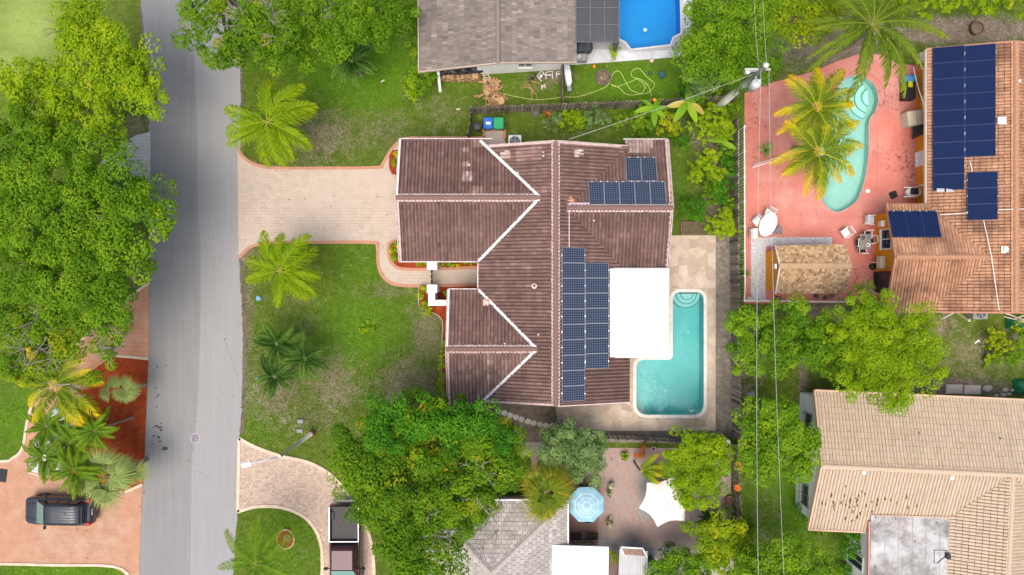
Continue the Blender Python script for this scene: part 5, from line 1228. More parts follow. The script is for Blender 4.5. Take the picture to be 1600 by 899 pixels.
tree('very large mango tree with rusty new growth below the brown house', [(640, 700, 70), (700, 690, 60), (590, 740, 58), (650, 780, 75), (720, 760, 65), (770, 720, 45), (600, 800, 40), (640, 850, 50), (690, 830, 50), (560, 700, 40), (540, 730, 26), (788, 748, 26), (760, 690, 40), (725, 808, 30), (800, 700, 26), (690, 880, 34), (580, 760, 50), (640, 890, 30), (575, 800, 30), (605, 845, 34)], 8.0, L_olive, (665, 760), group=GT, dens=2.5, tr=.4, nb=20, seed=30, accent=.035, tl_bias=-.10, gaps=.0, twig_spots=[(745, 740), (765, 805), (778, 830), (680, 835), (755, 855)], pr=.44)
tree('vivid dark green tree touching the south eave of the brown house', [(600, 658, 32), (650, 655, 38), (700, 652, 36), (742, 652, 32), (620, 680, 30), (765, 672, 26), (720, 672, 34), (580, 678, 20), (782, 690, 18)], 8.3, L_vivid, (690, 665), group=GT, dens=3.0, seed=33, pr=.42, gaps=.0)
tree('round grey green tree left of the patio', [(893, 712, 42), (920, 700, 28), (870, 720, 34), (915, 728, 30), (885, 690, 26), (855, 705, 22)], 4.6, L_grey, (893, 712), group=GT, dens=4, leaf=.17, seed=36, pr=.32, gaps=.05)
tree('round bright lime tree shading the white parasol', [(1085, 728, 40), (1110, 745, 38), (1070, 705, 30), (1110, 710, 30), (1090, 770, 30), (1060, 735, 26), (1125, 725, 20), (1075, 782, 16)], 5.4, L_lime, (1090, 740), group=GT, dens=3.6, leaf=.14, pr=.34, per=50, seed=38, tl_bias=-.06, asp=.42)
tree('green tree with yellow clusters just east of the long fence', [(1180, 525, 38), (1165, 505, 22), (1225, 505, 36), (1260, 540, 42), (1215, 555, 34), (1170, 560, 26), (1290, 520, 30), (1290, 560, 32), (1245, 490, 22), (1310, 575, 24)], 6.2, L_green, (1230, 535), group=GT, dens=2.9, seed=41, accent=.06, tl_bias=.02, gaps=.12, pr=.38)
tree('big olive lime tree overhanging the beige roof', [(1380, 545, 62), (1430, 520, 44), (1350, 515, 44), (1440, 570, 42), (1400, 600, 40), (1340, 570, 42), (1370, 480, 34), (1330, 500, 28), (1400, 625, 20), (1455, 540, 26), (1345, 610, 20)], 7.2, L_lime, (1385, 550), group=GT, dens=3.2, leaf=.13, per=58, seed=44, tl_bias=-.10, asp=.4, gaps=.10, pr=.36)
tree('feathery pale green tree over the south wall of the red pool yard', [(1350, 462, 22), (1370, 478, 22), (1330, 480, 16), (1345, 445, 12)], 5.0, L_green, (1352, 485), group=GT, dens=4, leaf=.11, seed=47, gaps=.35, pr=.26, tl_bias=.1)
tree('bright green tree under the power lines beside the beige house', [(1205, 655, 34), (1225, 700, 44), (1190, 710, 32), (1250, 720, 34), (1200, 740, 24), (1230, 660, 26), (1185, 670, 22), (1255, 700, 30)], 6.0, L_green, (1215, 695), group=GT, dens=2.9, leaf=.20, seed=50, tl_bias=.12, gaps=.12)
tree('yellow green shrubby tree at the bottom beside the concrete path', [(1125, 850, 34), (1150, 865, 30), (1100, 840, 24), (1140, 830, 22), (1160, 885, 26), (1115, 875, 24)], 3.6, L_yellow, (1130, 855), 'shrub', 'shrub', 'garden shrubs', dens=3.6, seed=53, tl_bias=-.12, gaps=.2, nb=6, tr=.1)
tree('green tree cut by the bottom edge under the power lines', [(1210, 885, 36), (1250, 892, 34), (1180, 900, 30), (1290, 905, 30), (1225, 865, 20)], 5.2, L_green, (1225, 900), group=GT, dens=3, seed=55, gaps=.2, tl_bias=.14)
tree('low tree at the bottom edge right of the green bin', [(1060, 893, 26), (1085, 905, 28), (1035, 905, 24), (1090, 885, 14)], 3.8, L_green, (1060, 905), group=GT, dens=3.6, seed=57, tl_bias=.1)
tree('tall green tree beside the blue pool and the utility pole', [(1120, 60, 50), (1165, 40, 46), (1150, 90, 44), (1110, 20, 34), (1190, 80, 34), (1090, 90, 30), (1180, 10, 36), (1200, 100, 18), (1125, 110, 26)], 6.4, L_green, (1140, 60), group=GT, dens=2.9, seed=60, gaps=.10, tl_bias=.04, leaf=.18)
tree('dusty green tree with orange tips at the edge of the north lawn', [(1085, 100, 22), (1105, 120, 20), (1120, 100, 20), (1075, 80, 16)], 4.4, L_grey, (1100, 100), group=GT, dens=4, seed=62, accent=.08, gaps=.15, twig_spots=[])
dt = thing('bare_shrub', 'leafless pale grey shrub beside the marble pool deck', 'shrub', P(1105, 52)); mb = MB(); c = P(1105, 52, 3.4)
for i in range(46):
    a = rnd.uniform(0, 6.28); l = rnd.uniform(.4, 1.15); e = Vector((c[0] + l * math.cos(a), c[1] + l * math.sin(a), rnd.uniform(4.5, 6.6))); s_ = Vector((c[0] + .1 * math.cos(a), c[1] + .1 * math.sin(a), 3.2)); mb.tube([s_, s_.lerp(e, .5) + Vector((rnd.uniform(-.15, .15), rnd.uniform(-.15, .15), 0)), e], [.035, .02, .008], 4, False)
mb.build('twigs', pale_bark, dt)['kind'] = 'stuff'
mb = MB(); mb.tube([P(1105, 52, -.1), P(1105, 52, 3.3)], [.12, .06], 7); mb.build('trunk', pale_bark, dt)
tree('yellow flowering hedge tree at the top edge left of the coconut palm', [(1240, 15, 34), (1280, 20, 28), (1215, 5, 24), (1265, 42, 20), (1300, 5, 24), (1240, 45, 16)], 5.4, L_yellow, (1250, 8), group=GT, dens=3, seed=64, gaps=.2, tl_bias=-.08)
tree('leafy hedge along the top edge right of the coconut palm', [(1420, 3, 20), (1450, 5, 20), (1480, 0, 20), (1510, 3, 18), (1540, 2, 16)], 3.0, L_lime, (1480, 0), 'hedge', 'hedge', None, dens=4, seed=66, nb=5, tr=.1, pr=.3)
tree('golden leaved hedge in the top right corner', [(1575, 5, 16), (1600, 2, 20), (1555, 3, 10)], 2.6, L_yellow, (1585, 0), 'hedge', 'hedge', None, dens=5, seed=67, nb=4, tr=.08, pr=.3)

# garden bed shrubs behind the brown house and elsewhere
SH = [
 ('mid green shrub in the garden bed just right of the tall banana', [(1095, 175, 14), (1088, 186, 10)], 1.3, L_green), ('dark leafy shrub between the agave and the brown roof corner', [(1062, 215, 12), (1070, 225, 9)], .9, L_vivid), ('low green shrub against the long fence below the young banana', [(1140, 255, 13), (1132, 248, 8)], 1.3, L_vivid),
 ('dark shrub in the bed left of the darker fence shrub', [(1108, 295, 13), (1115, 310, 9)], 1.1, L_green), ('small bush by the long fence above the loose shrub', [(1143, 318, 11), (1138, 328, 9)], 1.2, L_green), ('leafy clump at the foot of the utility pole', [(1140, 178, 13), (1148, 168, 9)], 1.2, L_green),
 ('small green shrub between the two north bed shrubs', [(915, 196, 8)], .7, L_green), ('tuft of leaves under the fence at the left end of the north bed', [(880, 194, 8)], .6, L_lime), ('green shrub just left of the leafy banana plant', [(975, 186, 11), (966, 193, 8)], .9, L_green), ('dark green shrub at the corner of the marble deck and the cross hedge', [(1078, 135, 15), (1068, 145, 10)], 1.8, L_vivid), ('shrub under the tall tree beside the north fence end', [(1100, 148, 14), (1118, 142, 14)], 1.6, L_green),
 ('green bush in the corner behind the round lime tree', [(1135, 735, 10)], 1.2, L_vivid), ('weed clump at the foot of the fence right of the yellow green shrubby tree', [(1172, 830, 8), (1168, 845, 8)], .6, L_green),
 ('small pale green shrub nearest the wheel rim by the north fence', [(861, 190, 12), (868, 182, 8)], 1.0, L_grey), ('bushy green shrub in the middle of the north fence bed', [(896, 184, 15), (905, 190, 10)], 1.1, L_lime),
 ('dense green shrub under the north fence right of the middle', [(930, 181, 17), (940, 188, 11)], 1.2, L_grey), ('broad leafy shrub at the banana plants by the north fence', [(1005, 178, 20), (1020, 172, 14), (995, 188, 12)], 1.6, L_green),
 ('green clump below the banana plants', [(1012, 198, 12), (1000, 205, 8)], 1.0, L_green), ('olive feathery shrub left of the agave', [(1042, 190, 16), (1055, 200, 12)], 1.4, L_yellow),
 ('bright lime shrub near the top of the long fence', [(1118, 190, 28), (1135, 205, 16), (1105, 205, 14)], 2.4, L_lime), ('light green bush halfway down the garden bed behind the house', [(1103, 262, 22), (1110, 245, 14), (1092, 275, 12), (1120, 272, 14)], 2.2, L_lime),
 ('darker green shrub leaning on the long fence beside the light green bush', [(1128, 285, 18), (1122, 305, 14), (1140, 270, 10)], 1.6, L_vivid), ('rounded dark green shrub by the corner of the brown roof', [(1085, 325, 20), (1092, 335, 12)], 1.8, L_vivid),
 ('yellowish loose shrub between the planter box and the fence', [(1130, 345, 22), (1142, 355, 14), (1120, 355, 12)], 1.8, L_lime), ('small green shrub by the fence above the halfway bush', [(1140, 235, 12), (1130, 228, 8)], 1.4, L_green),
 ('round clipped bush standing on the marble deck by the enclosure', [(959, 82, 10)], 1.0, L_lime), ('small leafy weed at the foot of the white fence by the hut', [(1164, 428, 5), (1163, 420, 4)], .7, L_lime),
 ('round green bush below the east eave of the garage at the beige house', [(1330, 850, 18), (1325, 865, 12), (1335, 838, 12)], 2.0, L_vivid), ('low shrub under the south wall of the beige house', [(1280, 833, 7)], .8, L_green), ('dark bush at the south west corner of the beige house', [(1256, 805, 10), (1252, 790, 7)], 1.2, L_vivid), ('dark green palm like bush at the bottom beside the beige house', [(1325, 893, 14)], 1.0, L_vivid),
 ('bright yellow green shrub in the east yard left of the green tarpaulin', [(1560, 530, 14), (1572, 540, 14), (1555, 520, 10)], 1.3, L_yellow), ('leafy shrub at the right edge below the green bin', [(1590, 550, 16), (1575, 560, 14), (1597, 530, 12)], 1.4, L_green), ('yellow tipped shrub at the right edge beside the orange house', [(1597, 512, 10)], 1.3, L_yellow), ('light green weed clump in the east yard', [(1552, 555, 14), (1540, 565, 10)], .6, L_lime),
 ('flowering shrub with pale blooms beside the shed', [(1045, 862, 12), (1052, 872, 10)], 1.6, L_grey), ('small shrub wedged between the white flat roof and the shed', [(957, 868, 8), (958, 880, 6)], 1.4, L_yellow), ('low shrub at the top of the fence with bromeliads', [(1125, 705, 14), (1138, 712, 12)], 1.6, L_green), ('red leaved tuft on the bed by the south fence', [(1002, 708, 9)], .9, None), ('tuft of green in the corner by the south fence gate', [(1145, 690, 8)], 1., L_green),
 ('yellow croton bush at the north west corner of the garage', [(616, 252, 6), (618, 244, 5)], .8, L_yellow), ('yellow croton bush at the south west corner of the garage', [(616, 391, 8), (617, 402, 7), (616, 382, 6)], .9, L_yellow), ('row of low crotons along the garage wall east of the pillar', [(690, 411, 4), (700, 411, 5), (712, 411, 6), (725, 410, 5), (738, 412, 4)], .6, L_yellow), ('low crotons along the garage wall west of the pillar', [(664, 411, 5), (656, 412, 3)], .5, L_yellow),
 ('green and yellow croton left of the lower white pillar', [(660, 453, 8), (660, 463, 6)], .8, L_yellow), ('yellow croton outside the corner of the white garden wall', [(662, 479, 8), (672, 483, 8), (668, 487, 5)], .8, L_yellow), ('tiny croton inside the white garden wall', [(697, 459, 4)], .5, L_yellow),
 ('narrow row of yellow crotons along the west wall of the brown house', [(694, 536, 4), (693, 548, 5), (693, 560, 5), (691, 572, 6), (692, 584, 5), (690, 596, 6), (690, 607, 6)], .8, L_yellow),
 ('bright spreading weed in the middle of the front lawn', [(572, 512, 10)], .25, L_lime)]
L_red = leaf_mat('leaves_rust', [(0, (.20, .04, .01)), (.5, (.45, .12, .02)), (1, (.62, .30, .05))])
for i, (lab, sp, z, m) in enumerate(SH):
    tree(lab, sp, z, m or L_red, (sp[0][0], sp[0][1]), 'shrub', 'shrub', 'garden shrubs', tr=.04, nb=2, seed=100 + i, leaf=.13, pr=.17, dens=15, per=24, rzf=min(1., z / (sp[0][2] * S * 1.2)), warp=.2, under=.2, gaps=.12, tl_bias=.08)

# ---- palms
def frond_mesh(L, wl, n, droop, m, seed, tbase=.5, tipw=.5, bend=.0, upcup=.3, gap=.0, rise=.35, ww=1.15):
    """feather frond growing along +X"""
    rg = random.Random(seed); V = []; T = []
    def sp(t): x = L * (t - .12 * t * t * droop); z = L * (rise * t - droop * .62 * t * t); y = bend * L * t * t; return Vector((x, y, z))
    for i in range(n):
        t = .12 + .88 * i / (n - 1); p = sp(t); dr = (sp(min(1, t + .02)) - sp(t - .02)).normalized(); sd = dr.cross(Vector((0, 0, 1))).normalized(); up = sd.cross(dr)
        ll = wl * (math.sin(PI * min(1, t * .88 + .1)) ** .6) * rg.uniform(.85, 1.1)
        for s in (-1, 1):
            if rg.random() < gap: continue
            ang = math.radians(58 - 30 * t + rg.uniform(-7, 7)); out = (sd * s * math.sin(ang) + dr * math.cos(ang) + up * (upcup * rg.uniform(.3, 1))).normalized()
            tip = p + out * ll + Vector((0, 0, -ll * (.35 + .3 * rg.random()))); mid = p + out * ll * .55 + Vector((0, 0, ll * .03)); w_ = (.022 + .016 * L / 3) * ww
            wv = dr * w_
            V += [p - wv * .5, p + wv * .5, mid + wv, mid - wv * .8]; V += [mid - wv * .8, mid + wv, tip + wv * .15, tip - wv * .1]
            a = min(1, max(0, tbase + (t - .5) * tipw + rg.uniform(-.2, .2))); T += [a, min(1, a + .12)]
    # stalk
    k = 8; pts = [sp(i / k) for i in range(k + 1)]; rr = [.035 * (1 - .8 * i / k) * (L / 3) + .006 for i in range(k + 1)]
    for i in range(k):
        a, b = pts[i], pts[i + 1]; s1 = Vector((0, rr[i], .004)); s2 = Vector((0, rr[i + 1], .004)); up = Vector((0, 0, rr[i]))
        V += [a + s1, a + up, b + up, b + s2]; V += [a + up, a - s1, b - s2, b + up]; T += [min(1, tbase + .35)] * 2
    return array_mesh('frond', np.array([tuple(v) for v in V]), 4, m, T)
def fan_mesh(L, n, m, seed, tbase=.5, stalk=1.2, droop=.3, spread=2.5):
    """palmate leaf with a bare stalk along +X"""
    rg = random.Random(seed); V = []; T = []; e = Vector((stalk, 0, stalk * .35))
    V += [Vector((0, .02, 0)), Vector((0, -.02, 0)), e - Vector((0, .012, 0)), e + Vector((0, .012, 0))]; T.append(min(1, tbase + .3))
    for i in range(n):
        a = -spread / 2 * 1.15 + spread * 1.15 * i / (n - 1) + rg.uniform(-.03, .03); l = L * (1 - .28 * abs(a) / spread) * rg.uniform(.88, 1.08); d_ = Vector((math.cos(a), math.sin(a), 0)); sd = Vector((-d_.y, d_.x, 0)) * .035
        m1 = e + d_ * l * .5 + Vector((0, 0, .06 * l)); tip = e + d_ * l + Vector((0, 0, -droop * l * rg.uniform(.6, 1.3)))
        V += [e - sd * .3, m1 - sd, m1 + sd, e + sd * .3]; V += [m1 - sd, tip - sd * .1, tip + sd * .1, m1 + sd]; q = min(1, max(0, tbase + rg.uniform(-.22, .22))); T += [q, min(1, q + .15)]
    return array_mesh('frond', np.array([tuple(v) for v in V]), 4, m, T)
_fr = {}
def palm(label, px, py, z, style, n, rpx, seed, group='palms', name='palm_tree', base=None, tr=.13, tilt=(.0, .5), angs=None, trunkm=None, scl=None):
    """z = height of the crown centre; the trunk foot is straight below unless base pixel is given"""
    c = P(px, py, z); foot = P(*base) if base else (c[0], c[1], 0)
    t = thing(name, label, 'palm', (foot[0], foot[1], 0), group); rg = random.Random(seed)
    r = rpx * S * (H - z) / H; loc = Vector(c) - t.location
    key = (style, round(r, 1))
    if key not in _fr:
        ms = []
        for q in range(5):
            if style == 'lime': ms.append(frond_mesh(r * 1.16, r * .33, 60, .55 + .16 * q, F_lime, q, .38, .35, (q - 2) * .13, .3, .12))
            elif style == 'gold': ms.append(frond_mesh(r * 1.16, r * .27, 54, .5 + .18 * q, F_gold, q + 9, .18 + .05 * q, 1.25, (q - 2) * .12, .1, .15))
            elif style == 'dark': ms.append(frond_mesh(r * 1.15, r * .30, 28, .6 + .18 * q, F_dark, q + 20, .3 + .1 * q, 1.0, (q - 2) * .2, .5, ww=2.0))
            elif style == 'mid': ms.append(frond_mesh(r * 1.12, r * .24, 36, .55 + .16 * q, F_mid, q + 30, .32, .5, (q - 2) * .12))
            elif style == 'coco': ms.append(frond_mesh(r * 1.25, r * .16, 66, .6 + .2 * q, F_coco, q + 40, .35, .7, (q - 2) * .16, -.1, .15))
            elif style == 'rust': ms.append(frond_mesh(r * 1.12, r * .30, 40, .6 + .1 * q, F_rust, q + 50, .15 + .15 * q, .4, (q - 2) * .05))
            elif style == 'fan': ms.append(fan_mesh(r * .60, 26, F_grey, q + 60, .5, r * (.05 + .12 * q), .3, 2.2))
            elif style == 'fanmid': ms.append(fan_mesh(r * .6, 20, F_mid, q + 70, .5, r * .45))
            elif style == 'fanrust': ms.append(fan_mesh(r * (.6 + .07 * q), 26, F_rust, q + 80, .0 + .13 * q, r * (.02 + .11 * q), .45, 2.1))
            elif style == 'cycad': ms.append(frond_mesh(r * 1.08, r * .16, 34, .35 + .05 * q, F_dark, q + 90, .5, .2, 0))
            elif style == 'agave':
                mb = MB(); L = r * (1.05 - .06 * q); w_ = .09; vs_ = [(0, w_ * .6, .05), (0, -w_ * .6, .05), (L * .5, w_, L * .35), (L * .5, -w_, L * .35), (L, 0, L * .38), (0, 0, .02), (L * .5, 0, L * .30)]
                mb.tint = .4 + .1 * q; mb.add(vs_, [(0, 5, 6, 2), (5, 1, 3, 6), (2, 6, 4), (6, 3, 4)]); ms.append(mb.mesh('frond', F_grey))
        _fr[key] = ms
    ms = _fr[key]
    for i in range(n):
        f = i / n; a = (angs[i] if angs else i * 2.399963 + rg.uniform(-.15, .15)); 
        o = link('frond', rg.choice(ms), t, loc=loc + Vector((0, 0, rg.uniform(-.05, .1))), rot=(rg.uniform(-.25, .25), -(tilt[0] + (tilt[1] - tilt[0]) * f), a)); s_ = rg.uniform(.86, 1.06) * (1 - .16 * f); o.scale = (s_,) * 3
    if style not in ('agave', 'cycad') or True:
        fx, fy = 0, 0; top = loc; h = z
        mb = MB()
        if z > .8:
            mid = Vector((loc.x * .35, loc.y * .35, z * .5)); mb.tube([Vector((0, 0, -.1)), Vector((loc.x * .1, loc.y * .1, z * .2)), mid, Vector((loc.x, loc.y, z - .05))], [tr * 1.4, tr, tr * .9, tr * .8], 9)
            mb.lathe([(tr * .8, -.35), (tr * 1.15, -.1), (tr * .7, .1), (.01, .16)], (loc.x, loc.y, z), 9)
        else: mb.lathe([(tr, 0), (tr * 1.1, z * .6), (.02, z + .05)], (0, 0, 0), 8)
        mb.build('trunk', trunkm or palm_bark, t, local=True, smooth=True)
    return t
A_ = math.radians
palm('lime feather palm beside the road north of the front driveway', 418, 190, 4.6, 'lime', 11, 72, 1, base=(432, 205), angs=[A_(q) for q in (98, 62, 30, 8, -28, -55, -85, -112, 170, 195, 225)], tilt=(-.05, .12))
palm('yellow green feather palm beside the road just south of the front driveway', 437, 423, 4.4, 'lime', 10, 66, 2, base=(448, 424), angs=[A_(q) for q in (130, 95, 60, 20, -12, -35, -85, 195, 155, -60)], tilt=(-.05, .1))
palm('small dark green palm at the top of the lawn cluster of three', 433, 537, 2.4, 'dark', 9, 40, 3, group='cluster of three small palms', tr=.08)
palm('small dark green palm at the right of the lawn cluster of three', 478, 560, 2.4, 'dark', 9, 38, 4, group='cluster of three small palms', tr=.08)
palm('small dark green palm at the bottom left of the lawn cluster of three', 430, 588, 2.3, 'dark', 9, 38, 5, group='cluster of three small palms', tr=.08)
palm('dark green pygmy palm on the north lawn under the trees', 550, 96, 2.8, 'dark', 13, 40, 6, tr=.10)
palm('half dry olive feather palm on the round island lawn', 400, 880, 4.2, 'mid', 9, 72, 7, base=(418, 862), angs=[A_(q) for q in (55, 25, 100, 140, -10, 170, -50, -100, 75)])
palm('tall golden coconut palm by the mulch bed next to the left lawn', 88, 602, 5.6, 'gold', 14, 70, 8, base=(130, 590), angs=[A_(q) for q in (10, -22, -48, -75, 95, 80, 55, 150, 175, 200, 130, 30, 110, -110)], tilt=(-.05, .35))
palm('upper silvery fan palm over the red mulch bed', 192, 610, 2.6, 'fan', 9, 34, 9, tr=.12)
palm('lower silvery fan palm over the red mulch beside the black car', 165, 745, 3.0, 'fan', 16, 62, 10, tr=.14)
palm('second silvery fan palm in the lower corner of the mulch bed', 195, 735, 2.6, 'fan', 11, 44, 11, tr=.12)
for i, (px, py, r, lab) in enumerate([(75, 665, 34, 'topmost of the dense green palms beside the left lawn'), (115, 690, 40, 'middle dense green palm of the clump above the black car'), (72, 715, 38, 'leftmost dense green palm of the clump above the black car'), (118, 735, 36, 'lowest dense green palm of the clump above the black car'), (150, 672, 32, 'right hand green palm of the clump beside the mulch bed')]):
    palm(lab, px, py, 3.2 + .2 * i, 'mid', 17, r * 1.12, 12 + i, group='clump of green palms', tr=.08)
palm('big coconut palm with long drooping fronds above the red pool deck', 1362, 38, 7.2, 'coco', 16, 98, 20, base=(1318, 80), tr=.16, angs=[A_(q) for q in (-92, -62, -45, -150, 175, 200, 150, 25, 5, 45, 70, 95, 120, -30, -110, -165)], tilt=(-.1, .4))
palm('upper golden palm standing over the mint green pool', 1275, 168, 6.0, 'gold', 15, 68, 21, group='pair of golden palms', base=(1240, 205), angs=[A_(q) for q in (92, 60, 35, 10, -20, -45, -70, -95, -120, 180, 150, 118, 205, 75, -5)], tilt=(-.05, .45))
palm('lower golden palm standing over the mint green pool', 1277, 238, 6.0, 'gold', 15, 70, 22, group='pair of golden palms', base=(1240, 232), angs=[A_(q) for q in (85, 50, 22, -5, -28, -55, -78, -112, -140, 175, 148, 118, 200, 65, -95)], tilt=(-.05, .45))
palm('rust tinged fan palm leaning over the pale grey roof', 852, 768, 4.6, 'fanrust', 18, 50, 23, base=(858, 760), tr=.12)
palm('single drooping young palm behind the white parasol', 1000, 735, 2.2, 'gold', 5, 36, 24, tr=.07, angs=[A_(q) for q in (-15, -30, 20, 60, 5)])
palm('dark green cycad rosette beside the brick patio', 1108, 812, .5, 'cycad', 24, 23, 25, name='cycad', tr=.14, tilt=(.0, .6))
palm('spiky silver agave in the bed by the long fence', 1080, 201, .35, 'agave', 22, 18, 26, name='agave', tr=.1, tilt=(-.15, .9))
palm('dark spiky agave by the white gate on the red deck', 1195, 235, .35, 'agave', 22, 17, 27, name='agave', tr=.1, tilt=(-.15, .9), group='agaves')
palm('ring shaped green bromeliad beside the dark south east fence', 1136, 795, .4, 'agave', 14, 13, 28, name='bromeliad', tr=.1, tilt=(-.15, .8))
for i, (px, py) in enumerate([(1154, 727), (1152, 762)]):
    t = thing('bromeliad', ['upper', 'lower'][i] + ' orange bromeliad on the dark wooden fence', 'bromeliad', P(px, py, 1.5)); mb = MB()
    for q in range(9):
        a = q * .7; l = .32; mb.add([(0, 0, 0), (l * .5 * math.cos(a - .25), l * .5 * math.sin(a - .25), .12), (l * math.cos(a), l * math.sin(a), .05), (l * .5 * math.cos(a + .25), l * .5 * math.sin(a + .25), .12)], [(0, 1, 2, 3)])
    mb.build('leaf', orange_leaf, t, local=True)['kind'] = 'stuff'
# banana plants: each large leaf is its own piece
ban_mat = leaf_mat('banana_leaf', [(0, (.07, .16, .01)), (.5, (.14, .29, .015)), (1, (.28, .42, .03))]); ban_dry = mat('dry_banana_leaf', (.40, .30, .05), (.36, .34, .07), 4, .7, bump=.2)
def banana(label, px, py, z, n, Lm, seed, angs=None, dry=0):
    c = P(px, py, z); t = thing('banana_plant', label, 'banana plant', (c[0], c[1], 0), 'banana plants'); rg = random.Random(seed)
    mb = MB(); mb.tube([(0, 0, 0), (0, 0, z)], [.12, .07], 8); mb.build('stem', mat('banana_stem', (.30, .33, .10), None, 3, .6) if 'banana_stem' not in bpy.data.materials else bpy.data.materials['banana_stem'], t, local=True)
    for i in range(n):
        L = Lm * rg.uniform(.8, 1.1); w_ = L * .17; mb = MB(); pts = []
        for k in range(9):
            s = k / 8; pts.append((L * s, w_ * math.sin(PI * min(1, s * .93 + .05)) ** .55, .35 * L * s - .55 * L * s * s))
        vs_ = []
        for x, y, zz in pts: vs_ += [(x, y, zz + .04), (x, 0, zz), (x, -y, zz + .04)]
        fs = []
        for k in range(8): fs += [(3 * k, 3 * k + 1, 3 * k + 4, 3 * k + 3), (3 * k + 1, 3 * k + 2, 3 * k + 5, 3 * k + 4)]
        mb.tint = rg.uniform(.3, .9); mb.add(vs_, fs); o = mb.build('leaf', ban_dry if i < dry else ban_mat, t, local=True, smooth=True)
        o.location = (0, 0, z); o.rotation_euler = (rg.uniform(-.2, .2), rg.uniform(-.3, .1), angs[i] if angs else i * 2.4)
banana('tall banana plant with an orange dry leaf crossing the north fence', 1073, 161, 2.6, 6, 1.35, 3, [A_(q) for q in (190, -28, 85, -125, -60, 30)], 2)
banana('leafy banana plant just left of the tallest one', 1020, 170, 1.9, 6, 1.1, 4)
banana('young banana plant by the long fence below the lime shrub', 1128, 222, 1.4, 4, .9, 5, [A_(q) for q in (170, 60, -30, 100)])

# ---------------------------------------------------------------- poles, lamp, cables
up = P(1125, 165); t = thing('utility_pole', 'grey wooden utility pole with transformer leaning across the yard corner', 'utility pole', up)
mb = MB(); mb.tube([(up[0], up[1], -.2), (up[0], up[1], 8.3)], [.25, .18], 12); mb.build('pole', pole_wood, t, smooth=True)
mb = MB(); c = P(1179, 133, 6.9); mb.lathe([(.02, -.55), (.27, -.5), (.27, .35), (.22, .42), (.02, .46)], c, 14, False); mb.tube([(c[0], c[1], c[2]), (up[0], up[1], 6.9)], .05); mb.build('transformer', mat('pale_transformer', (.55, .58, .58), None, 3, .5, .2, bump=0), t, smooth=True)
for q in ((c[0] + .1, c[1] + .1), (c[0] - .1, c[1] - .05)):
    mb = MB(); mb.lathe([(.05, 0), (.07, .06), (.04, .1), (.06, .16), (.02, .22)], (q[0], q[1], 7.35), 8); mb.build('bushing', white_plastic, t)
mb = MB(); c = P(1168, 112, 7.3); mb.lathe([(.02, -.2), (.16, -.18), (.16, .15), (.02, .2)], c, 12, False); mb.tube([c, (up[0], up[1], 7.3)], .04); mb.build('cutout', alu, t)
mb = MB(); mb.lathe([(.08, 0), (.14, .1), (.06, .22), (.02, .26)], (up[0], up[1], 8.3), 10); mb.build('insulator', white_plastic, t)
mb = MB(); beam(mb, (up[0] - .9, up[1], 7.6), (up[0] + .5, up[1], 7.6), .10, .12); mb.build('crossarm', pole_wood, t)
def cable(label, a, b, sag, r=.018, m=wire_mat, n=24):
    a, b = Vector(a), Vector(b); pts = []
    for i in range(n + 1): q = i / n; p = a.lerp(b, q); p.z -= sag * 4 * q * (1 - q); pts.append(p)
    mb = MB(); mb.tube([p - a for p in pts], r, 5); o = mb.build('power_line', m); o.location = a; return settag(o, label, 'power line', 'power lines')
cable('thick overhead line running south from the utility pole', (up[0] - .15, up[1], 8.0), (13.9, -36, 8.2), 1.25, .013)
cable('right hand overhead line running south toward the beige roof', (up[0] + .35, up[1], 7.8), (15.9, -36, 8.2), 1.0, .011)
cable('left overhead line running north from the utility pole', (up[0] - .25, up[1], 7.9), (12.9, 36, 8.2), 1.0, .010)
cable('right overhead line running north from the utility pole', (up[0] + .2, up[1], 7.9), (13.6, 36, 8.2), 1.0, .010)
cable('thin service cable from the utility pole to the brown roof', (up[0] - .1, up[1], 6.8), P(888, 218, 3.9), .35, .013)
cable('thin cable between the palms and the eave of the orange house', P(1427, 105, 5.4), P(1445, 168, 2.7), .08, .022)

lp = P(489, 676); t = thing('street_lamp', 'pale concrete street lamp with an arm reaching over the road edge', 'street lamp', lp)
mb = MB(); mb.cur = 0; mb.tube([(lp[0], lp[1], 0), (lp[0], lp[1], 6.6)], [.13, .09], 10); mb.build('pole', mat('lamp_concrete', (.80, .78, .70), (.72, .70, .62), 3, .8), t, smooth=True)
mb = MB(); mb.lathe([(.19, 0), (.19, .5), (.15, .55)], lp, 10, True); mb.build('base', mat('rusty_base', (.32, .13, .09), None, 3, .8), t)
ae = P(388, 725.5, 6.9); mb = MB(); mb.tube([(lp[0], lp[1], 6.45), Vector((lp[0], lp[1], 6.75)).lerp(Vector(ae), .3), ae], [.045, .04, .035], 7); mb.build('arm', alu, t)
mb = MB(); M_ = (Vector(ae) - Vector(lp)).normalized(); an = math.atan2(ae[1] - lp[1], ae[0] - lp[0]); mb.box((ae[0] + .12 * math.cos(an), ae[1] + .12 * math.sin(an), 6.9), (.62, .30, .14), an, bev=.06); mb.build('lamp_head', white_plastic, t)
